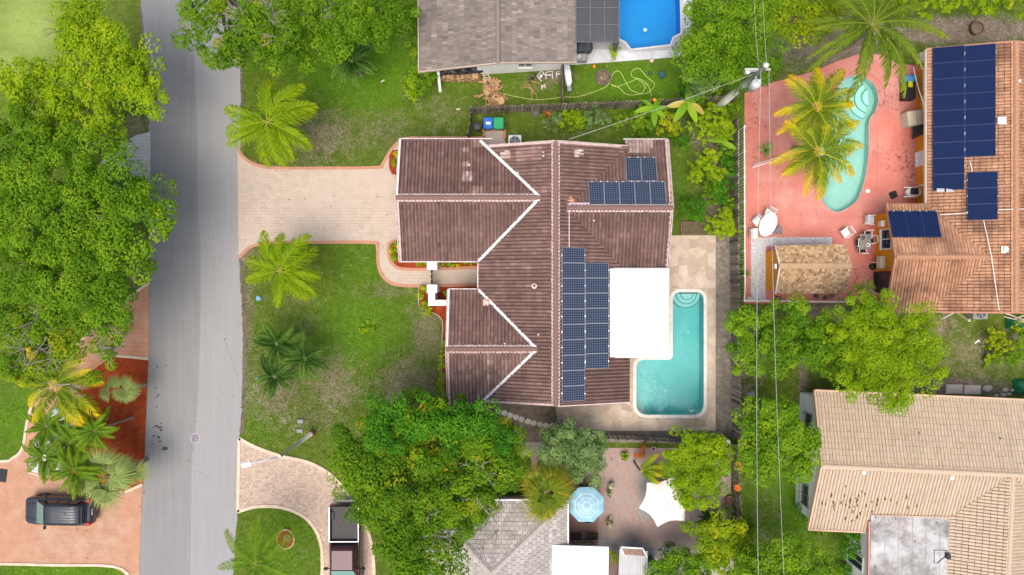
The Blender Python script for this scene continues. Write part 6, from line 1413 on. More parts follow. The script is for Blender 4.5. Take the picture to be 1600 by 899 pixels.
# small ground boxes and lawn markers
for i, (px, py, a) in enumerate([(470, 658, 0), (469, 673, .1)]):
    mb = MB(); mb.box((0, 0, .06), (.42, .26, .12), a, bev=.03); mb.box((0, 0, .13), (.3, .16, .02), a); o = mb.build('meter_box', grey_box); o.location = P(px, py); settag(o, ['upper', 'lower'][i] + ' grey meter box lid in the lawn by the lamp pole', 'meter box')
bl = mat('blue_marker', (.04, .30, .62), (.35, .5, .65), 12, .5, bump=0)
for i, (px, py) in enumerate([(404, 466), (403, 593)]):
    mb = MB(); mb.box((0, 0, .05), (.28, .30, .10), .3, bev=.05); mb.tube([(0, .1, .05), (.22, -.03, .09)], .03); mb.lathe([(.1, .1), (.1, .14)], (0, 0, 0), 8); o = mb.build('water_valve', bl); o.location = P(px, py); settag(o, ['bright blue valve cover on the lawn under the yellow green palm', 'pale blue valve cover on the lawn under the small palm cluster'][i], 'valve cover')
t = thing('manhole_cover', 'round iron manhole cover on the seam of the road', 'manhole cover', P(305, 685)); mb = MB(); mb.lathe([(.33, 0), (.33, .022)], (0, 0, 0), 24); mb.build('rim', grey_metal, t, local=True)
mb = MB(); mb.lathe([(.28, .02), (.28, .028)], (0, 0, 0), 24)
for q in range(-3, 4): mb.box((0, q * .07, .03), (.4, .02, .01), .6)
mb.build('lid', mat('iron_lid', (.16, .145, .19), (.24, .22, .27), 9, .6, .3), t, local=True)
# patches of oil and tar on the road
tar = mat('road_tar', (.035, .035, .035), (.07, .07, .07), 5, .6, bump=0)
for px, py, r in [(258, 701, 5), (245, 666, 2.5), (250, 668, 3), (252, 672, 2.4), (240, 681, 2), (248, 683, 2.6), (250, 690, 2), (243, 607, 1.5), (248, 617, 1.8), (246, 620, 1.5), (231, 605, 1), (245, 636, 1.6), (238, 693, 1.2), (295, 720, 1.2), (246, 573, 1.6), (259, 571, 1.4), (252, 662, 1.4), (240, 668, 1.5), (351, 530, 1.4), (333, 373, 1), (333, 319, 1), (267, 200, 1.2), (267, 234, 1.4), (242, 275, 2.5)]:
    mb = MB(); c = P(px, py); mb.prism([(c[0] + r * S * rnd.uniform(.6, 1.1) * 1.2 * math.cos(i * PI / 5), c[1] + r * S * rnd.uniform(.5, .9) * math.sin(i * PI / 5)) for i in range(10)], .013, .0165, bottom=None); mb.build('tar_spot', tar, road)

for p in ([(351, 531), (356, 545), (362, 562), (370, 588)], [(304, 690), (300, 708), (296, 722)], [(305, 735), (318, 742), (330, 748)]):
    mb = MB(); band(mb, smooth_path(P2(p), 3), .03, .013, .0166); mb.build('tar_line', mat('faded_tar', (.17, .17, .17), (.24, .24, .24), 9, .8, bump=0) if 'faded_tar' not in bpy.data.materials else bpy.data.materials['faded_tar'], road)
# ---------------------------------------------------------------- vehicles
def rring(x, w_, z0, z1, r, n=4, tum=0, yc=0):
    """rounded rectangle ring in the YZ plane at x"""
    pts = []
    for cx, cz, a0 in ((w_ - r, z1 - r, 0), (-w_ + r, z1 - r, PI / 2), (-w_ + r * .6, z0 + r * .6, PI), (w_ - r * .6, z0 + r * .6, 1.5 * PI)):
        for i in range(n): a = a0 + PI / 2 * i / (n - 1); rr = r if cz > (z0 + z1) / 2 else r * .6; y = cx + rr * math.cos(a); z = cz + rr * math.sin(a); pts.append((x, yc + y * (1 - tum * max(0, (z - z0) / (z1 - z0))), z))
    return pts
def wheel(parent, x, y, r=.36, w_=.24, rim=None):
    s = 1 if y > 0 else -1; mb = MB(); prof = [(r * .62, -w_ / 2), (r * .95, -w_ / 2), (r, -w_ / 2 + .03), (r, w_ / 2 - .03), (r * .95, w_ / 2), (r * .62, w_ / 2)]
    n = 20; vs_ = []; fs = []
    for rr, yy in prof:
        for k in range(n): q = 2 * PI * k / n; vs_.append((x + rr * math.cos(q), y + yy, r + rr * math.sin(q)))
    for i in range(len(prof)):
        for k in range(n): k2 = (k + 1) % n; j = (i + 1) % len(prof); fs.append((i * n + k, i * n + k2, j * n + k2, j * n + k))
    mb.add(vs_, fs); wo = mb.build('wheel', mat('tyre_rubber', (.02, .02, .02), None, 3, .8) if 'tyre_rubber' not in bpy.data.materials else bpy.data.materials['tyre_rubber'], parent, local=True)
    mb = MB(); mb.tube([(x, y - s * .02, r), (x, y + s * (w_ / 2 - .02), r)], r * .3, 10)
    for q in range(5): a = q * 1.2566; mb.box((x + r * .35 * math.cos(a), y + s * (w_ / 2 - .04), r + r * .35 * math.sin(a)), (r * .62, .03, .07), M=Matrix.Rotation(-a, 4, 'Y'))
    mb.build('rim', rim or alu, wo, local=True)
def paint(name, c, metallic=.5, rough=.28):
    k = NT(name); f = k.noise(2, 2); k.fin(k.mix(k.math('MULTIPLY', f, .3), c, tuple(q * 1.25 + .01 for q in c)), rough, metallic, .5); k.b.inputs['Coat Weight'].default_value = .3; k.b.inputs['Coat Roughness'].default_value = .08; return k.m
def car_glass(parent, name, poly, m=dark_glass, thick=.02):
    mb = MB(); n = Vector(geometry.normal([Vector(p) for p in poly])); q = [Vector(p) + n * thick for p in poly]; k = len(poly)
    mb.add(list(map(Vector, poly)) + q, [tuple(range(k))[::-1], tuple(range(k, 2 * k))] + [(i, (i + 1) % k, (i + 1) % k + k, i + k) for i in range(k)]); return mb.build(name, m, parent, local=True, fix=True)
def suv(name, label, loc, rz, pm, L=4.65, W=.93, group=None):
    """front towards +X"""
    t = thing(name, label, 'car', loc, group, rz); h = L / 2
    mb = MB(); R_ = [rring(-h, W * .82, .42, .86, .10), rring(-h + .08, W * .93, .36, 1.00, .12), rring(-h + .35, W, .30, 1.06, .14), rring(-h + 1.2, W, .28, 1.05, .14), rring(.0, W, .28, 1.03, .14), rring(.75, W, .28, 1.03, .13), rring(h - .75, W, .29, .98, .14), rring(h - .3, W * .95, .32, .90, .14), rring(h - .08, W * .84, .38, .78, .12), rring(h, W * .68, .44, .68, .08)]
    mb.loft(R_); b = mb.build('body', pm, t, local=True, smooth=True)
    mb = MB(); R_ = [rring(-h + .22, W * .76, .95, 1.10, .06), rring(-h + .50, W * .86, .95, 1.58, .16, tum=.16), rring(-h + 1.0, W * .88, .95, 1.66, .18, tum=.17), rring(-.1, W * .88, .95, 1.68, .18, tum=.17), rring(.42, W * .87, .95, 1.63, .16, tum=.17), rring(1.18, W * .84, .93, 1.06, .06)]
    mb.loft(R_); mb.build('cabin', pm, t, local=True, smooth=True)
    wv = W * .72
    car_glass(t, 'windscreen', [(.40, wv * .92, 1.665), (.40, -wv * .92, 1.665), (1.20, -W * .80, 1.09), (1.20, W * .80, 1.09)], green_glass)
    car_glass(t, 'rear_window', [(-h + .29, W * .66, 1.24), (-h + .29, -W * .66, 1.24), (-h + .46, -W * .66, 1.55), (-h + .46, W * .66, 1.55)])
    for s in (-1, 1):
        for x0, x1 in ((-h + .55, -h + 1.15), (-h + 1.22, -.35), (-.28, .75)):
            p = [(x0, s * W * .875, 1.12), (x1 if x1 < .7 else x1 + .12, s * W * .875, 1.12), (x1 if x1 < .7 else x1 - .35, s * W * .79, 1.50), (x0 + .05, s * W * .79, 1.50)]
            car_glass(t, 'side_window', p if s < 0 else p[::-1], thick=.012)
        mb = MB(); mb.box((.72, s * (W + .13), 1.08), (.14, .22, .14), bev=.04); mb.tube([(.74, s * (W - .08), 1.05), (.72, s * (W + .06), 1.08)], .025); mb.build('mirror', black_plastic, t, local=True, smooth=False)
        mb = MB(); mb.loft([rring(h - .30, .16, .66, .80, .04, yc=s * W * .70), rring(h - .055, .13, .62, .74, .04, yc=s * W * .60)]); mb.build('headlight', mat('headlight_lens', (.5, .52, .55), None, 3, .15) if 'headlight_lens' not in bpy.data.materials else bpy.data.materials['headlight_lens'], t, local=True)
        mb = MB(); mb.box((-h + .17, s * W * .82, 1.0), (.26, .22, .22), bev=.05); mb.build('tail_light', mat('tail_lens', (.45, .012, .02), None, 3, .2) if 'tail_lens' not in bpy.data.materials else bpy.data.materials['tail_lens'], t, local=True)
        mb = MB(); mb.tube([(-h + .6, s * W * .66, 1.70), (-h + .7, s * W * .66, 1.74), (.2, s * W * .66, 1.74), (.3, s * W * .66, 1.68)], .02, 6); mb.build('roof_rail', black_plastic, t, local=True)
        for x in (-h + .95, h - .92): wheel(t, x, s * (W - .11))
    mb = MB()
    for y in (-.36, -.18, 0, .18, .36): mb.box((-.75, y, 1.683), (1.7, .03, .012))
    mb.box((-1.95, 0, 1.62), (.03, 1.05, .012)); mb.build('roof_rib', pm, t, local=True)
    mb = MB(); mb.box((-h + .02, 0, .84), (.02, .42, .14)); mb.build('number_plate', white_plastic, t, local=True)
    mb = MB(); mb.tube([(1.22, .5, 1.07), (.95, .0, 1.24)], .012, 4); mb.tube([(1.22, -.1, 1.07), (.95, -.55, 1.24)], .012, 4); mb.build('wiper', black_plastic, t, local=True)
    mb = MB(); mb.box((-.95, -.1, 1.70), (.12, .05, .03), bev=.01); mb.build('antenna', black_plastic, t, local=True)
    mb = MB()
    for s in (-1, 1): mb.tube([(1.25, s * .52, 1.045), (1.7, s * .48, 1.02), (2.05, s * .40, .965)], .012, 4)
    mb.build('bonnet_crease', pm, t, local=True)
    return t
cblack = P(90.5, 799, .9)
suv('parked_car', 'black estate style car parked on the orange driveway', (cblack[0], cblack[1], .02), math.radians(179), paint('black_car_paint', (.032, .038, .052), .35, .34), L=4.45, W=.88)
cr = P(178, 300, .8); suv('parked_car', 'dark red car mostly hidden under the big street tree on the grey driveway', (cr[0] - .2, cr[1], .02), 0.02, paint('dark_red_paint', (.14, .01, .02), .3, .3), L=4.5)
# pickup, front towards +X locally
cp = P(540, 857, .9); t = thing('pickup_truck', 'black and maroon pickup truck parked under the mango tree', 'pickup truck', (cp[0], cp[1], .02), None, -PI / 2)
maroon = paint('maroon_paint', (.055, .010, .016), .3, .3); roofp = paint('faded_maroon_roof', (.105, .05, .07), .1, .6); L = 5.75; W = .99; h = L / 2
mb = MB(); mb.loft([rring(-h + .12, W * .95, .45, 1.10, .08), rring(-h + .2, W, .42, 1.16, .10), rring(.2, W, .40, 1.16, .10), rring(.25, W, .40, 1.14, .10), rring(1.3, W, .40, 1.14, .12), rring(h - .5, W * .97, .42, 1.10, .14), rring(h - .1, W * .9, .46, 1.0, .14), rring(h, W * .8, .5, .9, .1)]); mb.build('body', maroon, t, local=True, smooth=True)
mb = MB(); mb.box((-1.70, 0, 1.155), (2.05, 1.62, .02)); mb.build('bed_floor', black_plastic, t, local=True)
mb = MB()
for s in (-1, 1): mb.box((-1.70, s * (W - .08), 1.26), (2.2, .14, .22), bev=.03); mb.box((-2.2, s * (W - .25), 1.20), (.55, .2, .12), bev=.05)
mb.box((-2.78, 0, 1.26), (.1, 1.9, .22), bev=.02); mb.box((-.62, 0, 1.26), (.08, 1.8, .22), bev=.02); mb.build('bed_side', mat('bed_liner', (.03, .03, .034), (.05, .05, .055), 5, .5, .1), t, local=True)
mb = MB(); mb.box((-1.7, W - .06, 1.38), (2.2, .04, .02)); mb.box((-1.7, -W + .06, 1.38), (2.2, .04, .02)); mb.box((-.60, 0, 1.38), (.04, 1.8, .02)); mb.build('bed_rail', alu, t, local=True)
mb = MB(); mb.loft([rring(-.55, W * .88, 1.0, 1.25, .05), rring(-.42, W * .9, 1.0, 1.78, .14, tum=.16), rring(-.1, W * .9, 1.0, 1.86, .15, tum=.17), rring(.9, W * .9, 1.0, 1.86, .15, tum=.17), rring(1.05, W * .9, 1.0, 1.80, .14, tum=.17), rring(1.72, W * .88, 1.0, 1.14, .05)]); mb.build('cab', maroon, t, local=True, smooth=True)
mb = MB(); mb.box((.40, 0, 1.865), (1.22, 1.30, .03), bev=.015)
for y in (-.5, -.35, -.2, -.05, .1, .25, .4): mb.box((.42, y + .02, 1.885), (1.0, .04, .012))
mb.build('roof_panel', roofp, t, local=True)
car_glass(t, 'windscreen', [(1.10, W * .70, 1.77), (1.10, -W * .70, 1.77), (1.66, -W * .80, 1.22), (1.66, W * .80, 1.22)], mat('pale_green_glass', (.16, .32, .30), None, 3, .1, bump=0)); car_glass(t, 'rear_window', [(-.56, W * .62, 1.32), (-.56, -W * .62, 1.32), (-.44, -W * .62, 1.68), (-.44, W * .62, 1.68)])
for s in (-1, 1):
    for x0, x1 in ((-.3, .35), (.42, 1.15)):
        p = [(x0, s * W * .89, 1.2), (x1 + .1, s * W * .89, 1.2), (x1 - .12, s * W * .79, 1.66), (x0 + .04, s * W * .79, 1.66)]; car_glass(t, 'side_window', p if s < 0 else p[::-1], thick=.012)
    mb = MB(); mb.box((1.18, s * (W + .20), 1.22), (.14, .28, .2), .0, bev=.05); mb.tube([(1.2, s * (W - .1), 1.18), (1.18, s * (W + .1), 1.22)], .03); mb.build('mirror', black_plastic, t, local=True)
    mb = MB(); mb.box((-2.86, s * .86, 1.0), (.06, .14, .34)); mb.build('tail_light', bpy.data.materials['tail_lens'], t, local=True)
    mb = MB(); mb.box((h - .03, s * .72, .82), (.1, .3, .16), bev=.03); mb.build('headlight', bpy.data.materials['headlight_lens'], t, local=True)
    for x in (-1.75, 1.85): wheel(t, x, s * (W - .13), .38, .26)
mb = MB(); mb.box((-2.98, 0, .62), (.16, 1.8, .14), bev=.03); mb.build('bumper', grey_metal, t, local=True); mb = MB(); mb.box((h + .03, 0, .6), (.12, 1.7, .2), bev=.04); mb.build('bumper', grey_metal, t, local=True)

# ---------------------------------------------------------------- bins, machines, furniture
def wheelie(label, px, py, m, rz=0, w_=.60, d_=.72, h_=1.05, patch=None):
    c = P(px, py, .9); t = thing('wheelie_bin', label, 'bin', (c[0], c[1], 0), None, rz)
    mb = MB(); mb.loft([[(x * .42 * w_ / .5 * .5 * 2 * .5, 0, 0) for x in ()] or [(sx * w_ * .40, sy * d_ * .38, .06) for sx, sy in ((1, 1), (-1, 1), (-1, -1), (1, -1))], [(sx * w_ * .47, sy * d_ * .46, h_ - .06) for sx, sy in ((1, 1), (-1, 1), (-1, -1), (1, -1))]]); mb.build('body', m, t, local=True)
    mb = MB(); mb.box((0, 0, h_), (w_, d_, .08), bev=.04); mb.box((0, -d_ * .5, h_ - .01), (w_ * .4, .06, .05)); mb.box((0, d_ * .30, h_ + .05), (w_ * .8, .05, .03)); mb.build('lid', m, t, local=True)
    mb = MB(); mb.tube([(-w_ * .4, d_ * .53, h_ - .03), (w_ * .4, d_ * .53, h_ - .03)], .02); mb.build('handle', black_plastic, t, local=True)
    for s in (-1, 1): mb = MB(); mb.tube([(s * w_ * .38, d_ * .42, .12), (s * w_ * .46, d_ * .42, .12)], .12, 12); mb.build('wheel', black_plastic, t, local=True)
    if patch: mb = MB(); mb.box((.0, -.03, h_ + .045), (.28, .16, .008)); mb.build('lid_sticker', white_plastic, t, local=True)
wheelie('blue wheelie bin with a white sticker beside the garage', 763, 193, blue_bin, patch=1); wheelie('green wheelie bin beside the blue one at the garage', 779, 193, green_bin, w_=.66)
def round_bin(label, px, py, r, h_, m, name='round_bin', cat='bin', lid=True):
    c = P(px, py, h_ * .8); t = thing(name, label, cat, (c[0], c[1], 0)); mb = MB(); mb.lathe([(r * .8, 0), (r * .97, h_), (r * .9, h_), (r * .75, .1)], (0, 0, 0), 18, False); mb.build('body', m, t, local=True, smooth=False)
    if lid: mb = MB(); mb.lathe([(r * 1.05, h_ - .03), (r * 1.05, h_ + .02), (r * .8, h_ + .07), (r * .3, h_ + .1), (0.01, h_ + .11)], (0, 0, 0), 18, False); mb.box((0, 0, h_ + .11), (.2, .04, .05)); mb.build('lid', m, t, local=True)
    return t
round_bin('round black lidded bin in the fenced corner by the garage', 746, 198, .26, .8, mat('charcoal_plastic', (.035, .04, .045), (.06, .065, .07), 4, .5, bump=0)); round_bin('dark green bin right of the grey metal shed', 1018, 882, .36, .9, dark_green)
def pot(label, px, py, r, h_, m, fill=soil, plant=None, name='plant_pot', cat='plant pot'):
    c = P(px, py); t = thing(name, label, cat, c); mb = MB(); mb.lathe([(r * .75, 0), (r, h_), (r * 1.08, h_), (r * 1.08, h_ + .03), (r * .9, h_ + .03), (r * .88, h_ * .8)], (0, 0, 0), 18, False); mb.build('pot', m, t, local=True)
    mb = MB(); mb.lathe([(r * .88, h_ * .8), (.01, h_ * .82)], (0, 0, 0), 18, False); mb.build('soil', fill, t, local=True)
    if plant:
        me, C = crown_mesh('foliage', [(0, 0, h_ + .35, r * 1.3, .35)], plant, dens=25, pr=.14, per=22, leaf=.12, seed=int(px), accent=.3 if plant is L_grey else 0); link('foliage', me, t)
    return t
flower_white = leaf_mat('white_flowers', [(0, (.05, .11, .02)), (.45, (.12, .2, .03)), (.7, (.75, .7, .55)), (1, (.85, .82, .7))])
pot('open teal ringed pot beside the north fence bed', 836, 178, .23, .3, teal_plastic); pot('dark brown pot next to the teal ringed one', 856, 178, .2, .25, mat('dark_brown_pot', (.06, .03, .02), None, 3, .7), plant=L_red)
pot('potted white flowers on the patio above its middle', 955, 757, .16, .3, terracotta, plant=flower_white); pot('second pot of white flowers touching the upper one', 951, 769, .14, .3, terracotta, plant=flower_white); pot('potted white flowers low on the patio', 951, 815, .2, .3, terracotta, plant=flower_white)
pot('round terracotta pot against the dark south east fence', 1137, 779, .25, .35, terracotta); pot('large dark pot ring in the top right dirt yard', 1522, 47, .42, .35, mat('rusty_pot', (.16, .08, .05), None, 3, .8)); pot('white pot by the south fence planting', 1020, 700, .14, .25, white_plastic); pot('small silver pot on the patio slab', 1018, 726, .12, .2, alu); pot('small clay pot beside the cycad bed', 1107, 786, .12, .2, terracotta)
pot('dark square planter with shoots at the top of the patio', 975, 712, .22, .3, dark_metal, plant=L_lime); pot('small grey pot with a plant by the agave bed', 1080, 232, .12, .2, terracotta, plant=L_lime) if False else None
pot('green potted plant between the two brown lounge chairs', 914, 843, .14, .4, teal_plastic, plant=L_grey)

def ac_unit(label, px, py, z, w_, d_, rz=0, m=white_plastic, h_=.8):
    c = P(px, py, z + h_); t = thing('air_conditioner', label, 'air conditioner', (c[0], c[1], z), None, rz); mb = MB(); mb.box((0, 0, h_ / 2), (w_, d_, h_), bev=.06); mb.build('housing', m, t, local=True)
    r = min(w_, d_) * .40; mb = MB(); mb.lathe([(r, h_), (r, h_ + .02), (r * .92, h_ + .02)], (0, 0, 0), 24, False); mb.lathe([(r * .9, h_ + .004), (.01, h_ + .004)], (0, 0, 0), 24, False); mb.build('fan_well', dark_metal, t, local=True)
    mb = MB()
    for q in range(5): a = q * 1.2566; mb.add([(0, 0, h_ + .015), (r * .85 * math.cos(a), r * .85 * math.sin(a), h_ + .01), (r * .85 * math.cos(a + .5), r * .85 * math.sin(a + .5), h_ + .03)], [(0, 1, 2)])
    mb.lathe([(r * .2, h_ + .02), (r * .2, h_ + .05), (.01, h_ + .06)], (0, 0, 0), 12, False); mb.build('fan', mat('fan_blue_grey', (.22, .25, .36), None, 3, .5, bump=0) if 'fan_blue_grey' not in bpy.data.materials else bpy.data.materials['fan_blue_grey'], t, local=True)
    mb = MB()
    for q in (.4, .65, .9): mb.lathe([(r * q, h_ + .07), (r * q + .012, h_ + .07)], (0, 0, 0), 24, False)
    for q in range(4): a = q * PI / 4; mb.box((0, 0, h_ + .07), (r * 1.9, .012, .008), a)
    mb.build('grille', grey_metal, t, local=True); return t
ac_unit('white air conditioner by the north eave of the brown house', 804.5, 221, 0, .85, .85); ac_unit('grey air conditioner below the south eave of the orange house', 1533, 490, 0, .95, .75, 0, grey_box); c = P(1432, 184, .9); t = thing('storage_cabinet', 'pale beige two door cabinet against the yellow wall', 'cabinet', (c[0], c[1], .05), None, .12); mb = MB(); mb.box((0, 0, .45), (1.15, .95, .9), bev=.04); mb.build('body', beige_box, t, local=True); mb = MB(); mb.box((-.02, 0, .91), (.03, .95, .02)); mb.build('lid_seam', grey_box, t, local=True) 
mb = MB()
t = thing('air_conditioner', 'small wall mounted cooling unit on the yellow west wing', 'air conditioner', P(1377, 410, 1.2)); mb.box((0, 0, 0), (.35, .8, .5), bev=.04); mb.build('housing', beige_box, t, local=True); mb = MB(); mb.tube([(-.2, 0, 0), (-.5, 0, -.3)], .03); mb.build('pipe', alu, t, local=True)
t = thing('wall_box', 'small pale electric box on the yellow west wing', 'electric box', P(1377, 350, 1.5)); mb = MB(); mb.box((0, 0, 0), (.22, .36, .4), bev=.03); mb.build('box', beige_box, t, local=True); mb = MB(); mb.box((0, 0, .21), (.24, .38, .02)); mb.build('lid', white_plastic, t, local=True)

def patio_chair(label, px, py, rz, m=white_plastic, name='patio_chair', group='white plastic chairs', w_=.56, slats=True, z=.05):
    c = P(px, py, .5); t = thing(name, label, 'chair', (c[0], c[1], z), group, rz)
    mb = MB(); mb.box((0, 0, .42), (w_, .50, .035), bev=.03); mb.build('seat', m, t, local=True)
    mb = MB(); M_ = Matrix.Rotation(.25, 4, 'X')
    for i in range(5): mb.box((-w_ * .4 + w_ * .2 * i, .29, .66), (w_ * .13, .025, .46), M=M_)
    mb.box((0, .345, .87), (w_, .035, .07), M=M_); mb.build('backrest', m, t, local=True)
    for s in (-1, 1):
        mb = MB(); mb.box((s * w_ * .52, .02, .64), (.05, .48, .03), bev=.01); mb.box((s * w_ * .52, -.2, .53), (.035, .035, .22)); mb.build('armrest', m, t, local=True)
        for y in (-.2, .2): mb = MB(); mb.tube([(s * w_ * .46, y, .42), (s * w_ * .52, y * 1.15, 0)], .022, 6); mb.build('leg', m, t, local=True)
    return t
patio_chair('white chair at the top of the oval table', 1202, 334, -.45); patio_chair('white chair at the left of the oval table', 1184, 346, .65); patio_chair('white chair at the lower left of the oval table', 1179, 365, 1.6); patio_chair('white chair alone in the middle of the red deck', 1322, 364, -.95); patio_chair('white chair with a blue towel near the yellow wing', 1360, 344, 1.5)
c = P(1360, 343, .55); mb = MB(); mb.box((0, 0, 0), (.35, .3, .03), .2, bev=.02); mb.box((.12, .02, .03), (.16, .28, .03), .1); o = mb.build('towel', mat('pale_blue_towel', (.25, .5, .72), (.6, .7, .8), 12, .9)); o.location = c; settag(o, 'pale blue towel folded on the chair by the yellow wing', 'towel')
c = P(1200, 351, .74); t = thing('patio_table', 'white oval plastic table on the red deck', 'table', (c[0], c[1], .05), None, math.radians(65))
mb = MB(); mb.prism([(.82 * math.cos(q * PI / 16), .52 * math.sin(q * PI / 16)) for q in range(32)], .69, .73); mb.lathe([(.03, .73), (.03, .75)], (0, 0, 0), 8); mb.build('tabletop', white_plastic, t, local=True)
for sx, sy in ((1, 1), (-1, 1), (-1, -1), (1, -1)): mb = MB(); mb.tube([(sx * .45, sy * .25, .69), (sx * .52, sy * .3, 0)], .03); mb.build('leg', white_plastic, t, local=True)
t = thing('parasol', 'closed dark parasol leaning against the white oval table', 'parasol', P(1214, 362)); mb = MB(); mb.add([(-.35, -.1, .1), (.35, -.18, .05), (.1, .4, .5), (0, 0, .4)], [(0, 1, 3), (1, 2, 3), (2, 0, 3)]); mb.build('canopy', grey_box, t, local=True); mb = MB(); mb.tube([(0, -.3, .1), (.1, .6, .6)], .02); mb.build('pole', alu, t, local=True)
for i, (lab, px, py) in enumerate([('brown wicker lounge chair at the left below the blue parasol', 900, 839), ('brown wicker lounge chair at the right below the blue parasol', 926, 839)]): patio_chair(lab, px, py, PI, brown_wicker, 'lounge_chair', 'brown lounge chairs', .62, z=.03)

def parasol(label, px, py, z, r, n, m, scal=0, rz=0, stripes=None, tilt=(0, 0), tag_='parasol', sl=.28):
    c = P(px, py, z); t = thing('parasol', label, 'parasol', (c[0], c[1], 0.03)); rings = 10
    mb = MB(); vs_ = [(0, 0, z)]; K = n * 4; 
    for i in range(1, rings + 1):
        for k in range(K):
            a = rz + 2 * PI * k / K; f = (k % 4) / 4; edge = math.cos(PI / n) / math.cos((f - .5) * 2 * PI / n) if True else 1; sag_ = scal * (1 - (2 * f - 1) ** 2) * (i / rings) ** 2
            q = i / rings; rr = r * q * (edge) * (1 - sag_); zz = z - sl * r * q - .10 * r * q * q + tilt[0] * rr * math.cos(a) + tilt[1] * rr * math.sin(a); vs_.append((rr * math.cos(a), rr * math.sin(a), zz - .05 * r * (1 - abs(2 * f - 1)) * q))
    fs = [(0, 1 + k, 1 + (k + 1) % K) for k in range(K)]; tt = [(.0 if not stripes else stripes(0))] * K
    mb.tint = stripes(0) if stripes else .5; mb.add(vs_, fs); base0 = 0
    for i in range(1, rings):
        mb.tint = stripes(i) if stripes else .5
        for k in range(K): k2 = (k + 1) % K; mb.f.append([1 + (i - 1) * K + k, 1 + i * K + k, 1 + i * K + k2, 1 + (i - 1) * K + k2]); mb.m.append(0); mb.t.append(mb.tint)
    mb.build('canopy', m, t, local=True)
    mb = MB(); mb.tube([(0, 0, 0), (0, 0, z + .08)], .025, 8); mb.build('pole', alu, t, local=True)
    mb = MB(); mb.lathe([(.26, 0), (.26, .05), (.05, .1), (.04, .3)], (0, 0, 0), 16); mb.build('base', dark_metal, t, local=True)
    mb = MB(); mb.lathe([(.07, z - .01), (.05, z + .05), (.01, z + .1)], (0, 0, 0), 8, False); mb.build('finial', white_plastic, t, local=True)
    for k in range(n): a = rz + 2 * PI * (k) / n; mb = MB(); mb.tube([(0, 0, z - .05), (r * .97 * math.cos(a), r * .97 * math.sin(a), z - .05 - sl * r - .1 * r + (tilt[0] * math.cos(a) + tilt[1] * math.sin(a)) * r)], .01, 4); mb.build('rib', alu, t, local=True)
    return t
blue_cloth = ramp_mat('blue_striped_canopy', [(0, (.22, .46, .60)), (.4, (.30, .53, .66)), (.75, (.38, .56, .66)), (1, (.50, .64, .71))], .7, None, fine=.05)
parasol('striped light blue octagonal parasol on the patio', 917, 792, 2.35, 1.18, 8, blue_cloth, .0, PI / 8, lambda i: [.8, .3, .9, .35, .8, .15, .85, .3, .25, .2][i])
white_cloth = mat('white_canvas', (.76, .75, .73), (.70, .69, .67), 1, .8, fine=.04, bump=.1)
parasol('large white scalloped parasol half under the lime tree', 1043, 788, 2.6, 1.72, 6, white_cloth, .13, .25, None, (.05, .12), sl=.2)
for lab, px, py, rz, cl in (('dark chair half hidden above the blue parasol', 915, 766, 0, brown_wicker),): patio_chair(lab, px, py, rz, cl, 'lounge_chair', 'brown lounge chairs', z=.03)
pt = P(917, 800); t = thing('patio_table', 'round glass table under the blue parasol', 'table', (pt[0], pt[1], .03)); mb = MB(); mb.lathe([(.5, .68), (.5, .71)], (0, 0, 0), 20); mb.build('tabletop', dark_glass, t, local=True)
for q in range(4): a = q * PI / 2 + .7; mb = MB(); mb.tube([(.3 * math.cos(a), .3 * math.sin(a), .68), (.4 * math.cos(a), .4 * math.sin(a), 0)], .02); mb.build('leg', dark_metal, t, local=True)

# black dining set beside the yellow wing: glass table, white framed chairs
c = P(1352, 378, .72); t = thing('patio_table', 'cluttered glass table with a white frame near the yellow wing', 'table', (c[0], c[1], .05)); mb = MB(); mb.box((0, 0, .70), (.72, 1.0, .02), bev=.005); mb.build('tabletop', mat('cluttered_glass', (.30, .30, .27), (.20, .19, .17), 9, .3, fine=.3), t, local=True)
for sx, sy in ((1, 1), (-1, 1), (-1, -1), (1, -1)): mb = MB(); mb.tube([(sx * .33, sy * .45, .69), (sx * .33, sy * .45, 0)], .02); mb.build('leg', white_plastic, t, local=True)
for i, (lab, dx, dy, a) in enumerate([('white tube frame chair above the cluttered table', 4, -11, 0), ('white tube frame chair left of the cluttered table', -8, 2, 1.5), ('white tube frame chair below the cluttered table', -4, 12, PI), ('white tube frame chair right of the cluttered table', 9, -3, -1.4)]):
    c = P(1352 + dx, 378 + dy, .6); t = thing('garden_chair', lab, 'chair', (c[0], c[1], .05), 'white tube frame chairs', a)
    mb = MB(); mb.box((0, 0, .42), (.44, .42, .04)); mb.build('seat', black_plastic, t, local=True); mb = MB(); mb.tube([(-.24, -.22, .0), (-.24, -.22, .62), (-.24, .2, .62), (-.22, .26, .9), (.22, .26, .9), (.24, .2, .62), (.24, -.22, .62), (.24, -.22, 0)], .03, 6); mb.build('frame', white_plastic, t, local=True)
for i, (px, py, r, m) in enumerate([(1356, 383, .14, white_plastic), (1348, 372, .12, black_plastic), (1358, 368, .10, grey_box)]):
    mb = MB(); mb.lathe([(r * .6, 0), (r, .06), (r * .9, .07), (r * .5, .02)], (0, 0, 0), 14, False); o = mb.build('bowl', m, smooth=True); o.location = P(px, py, .78); settag(o, ['white bowl on the cluttered glass table', 'black bowl on the cluttered glass table', 'grey bowl on the cluttered glass table'][i], 'bowl')
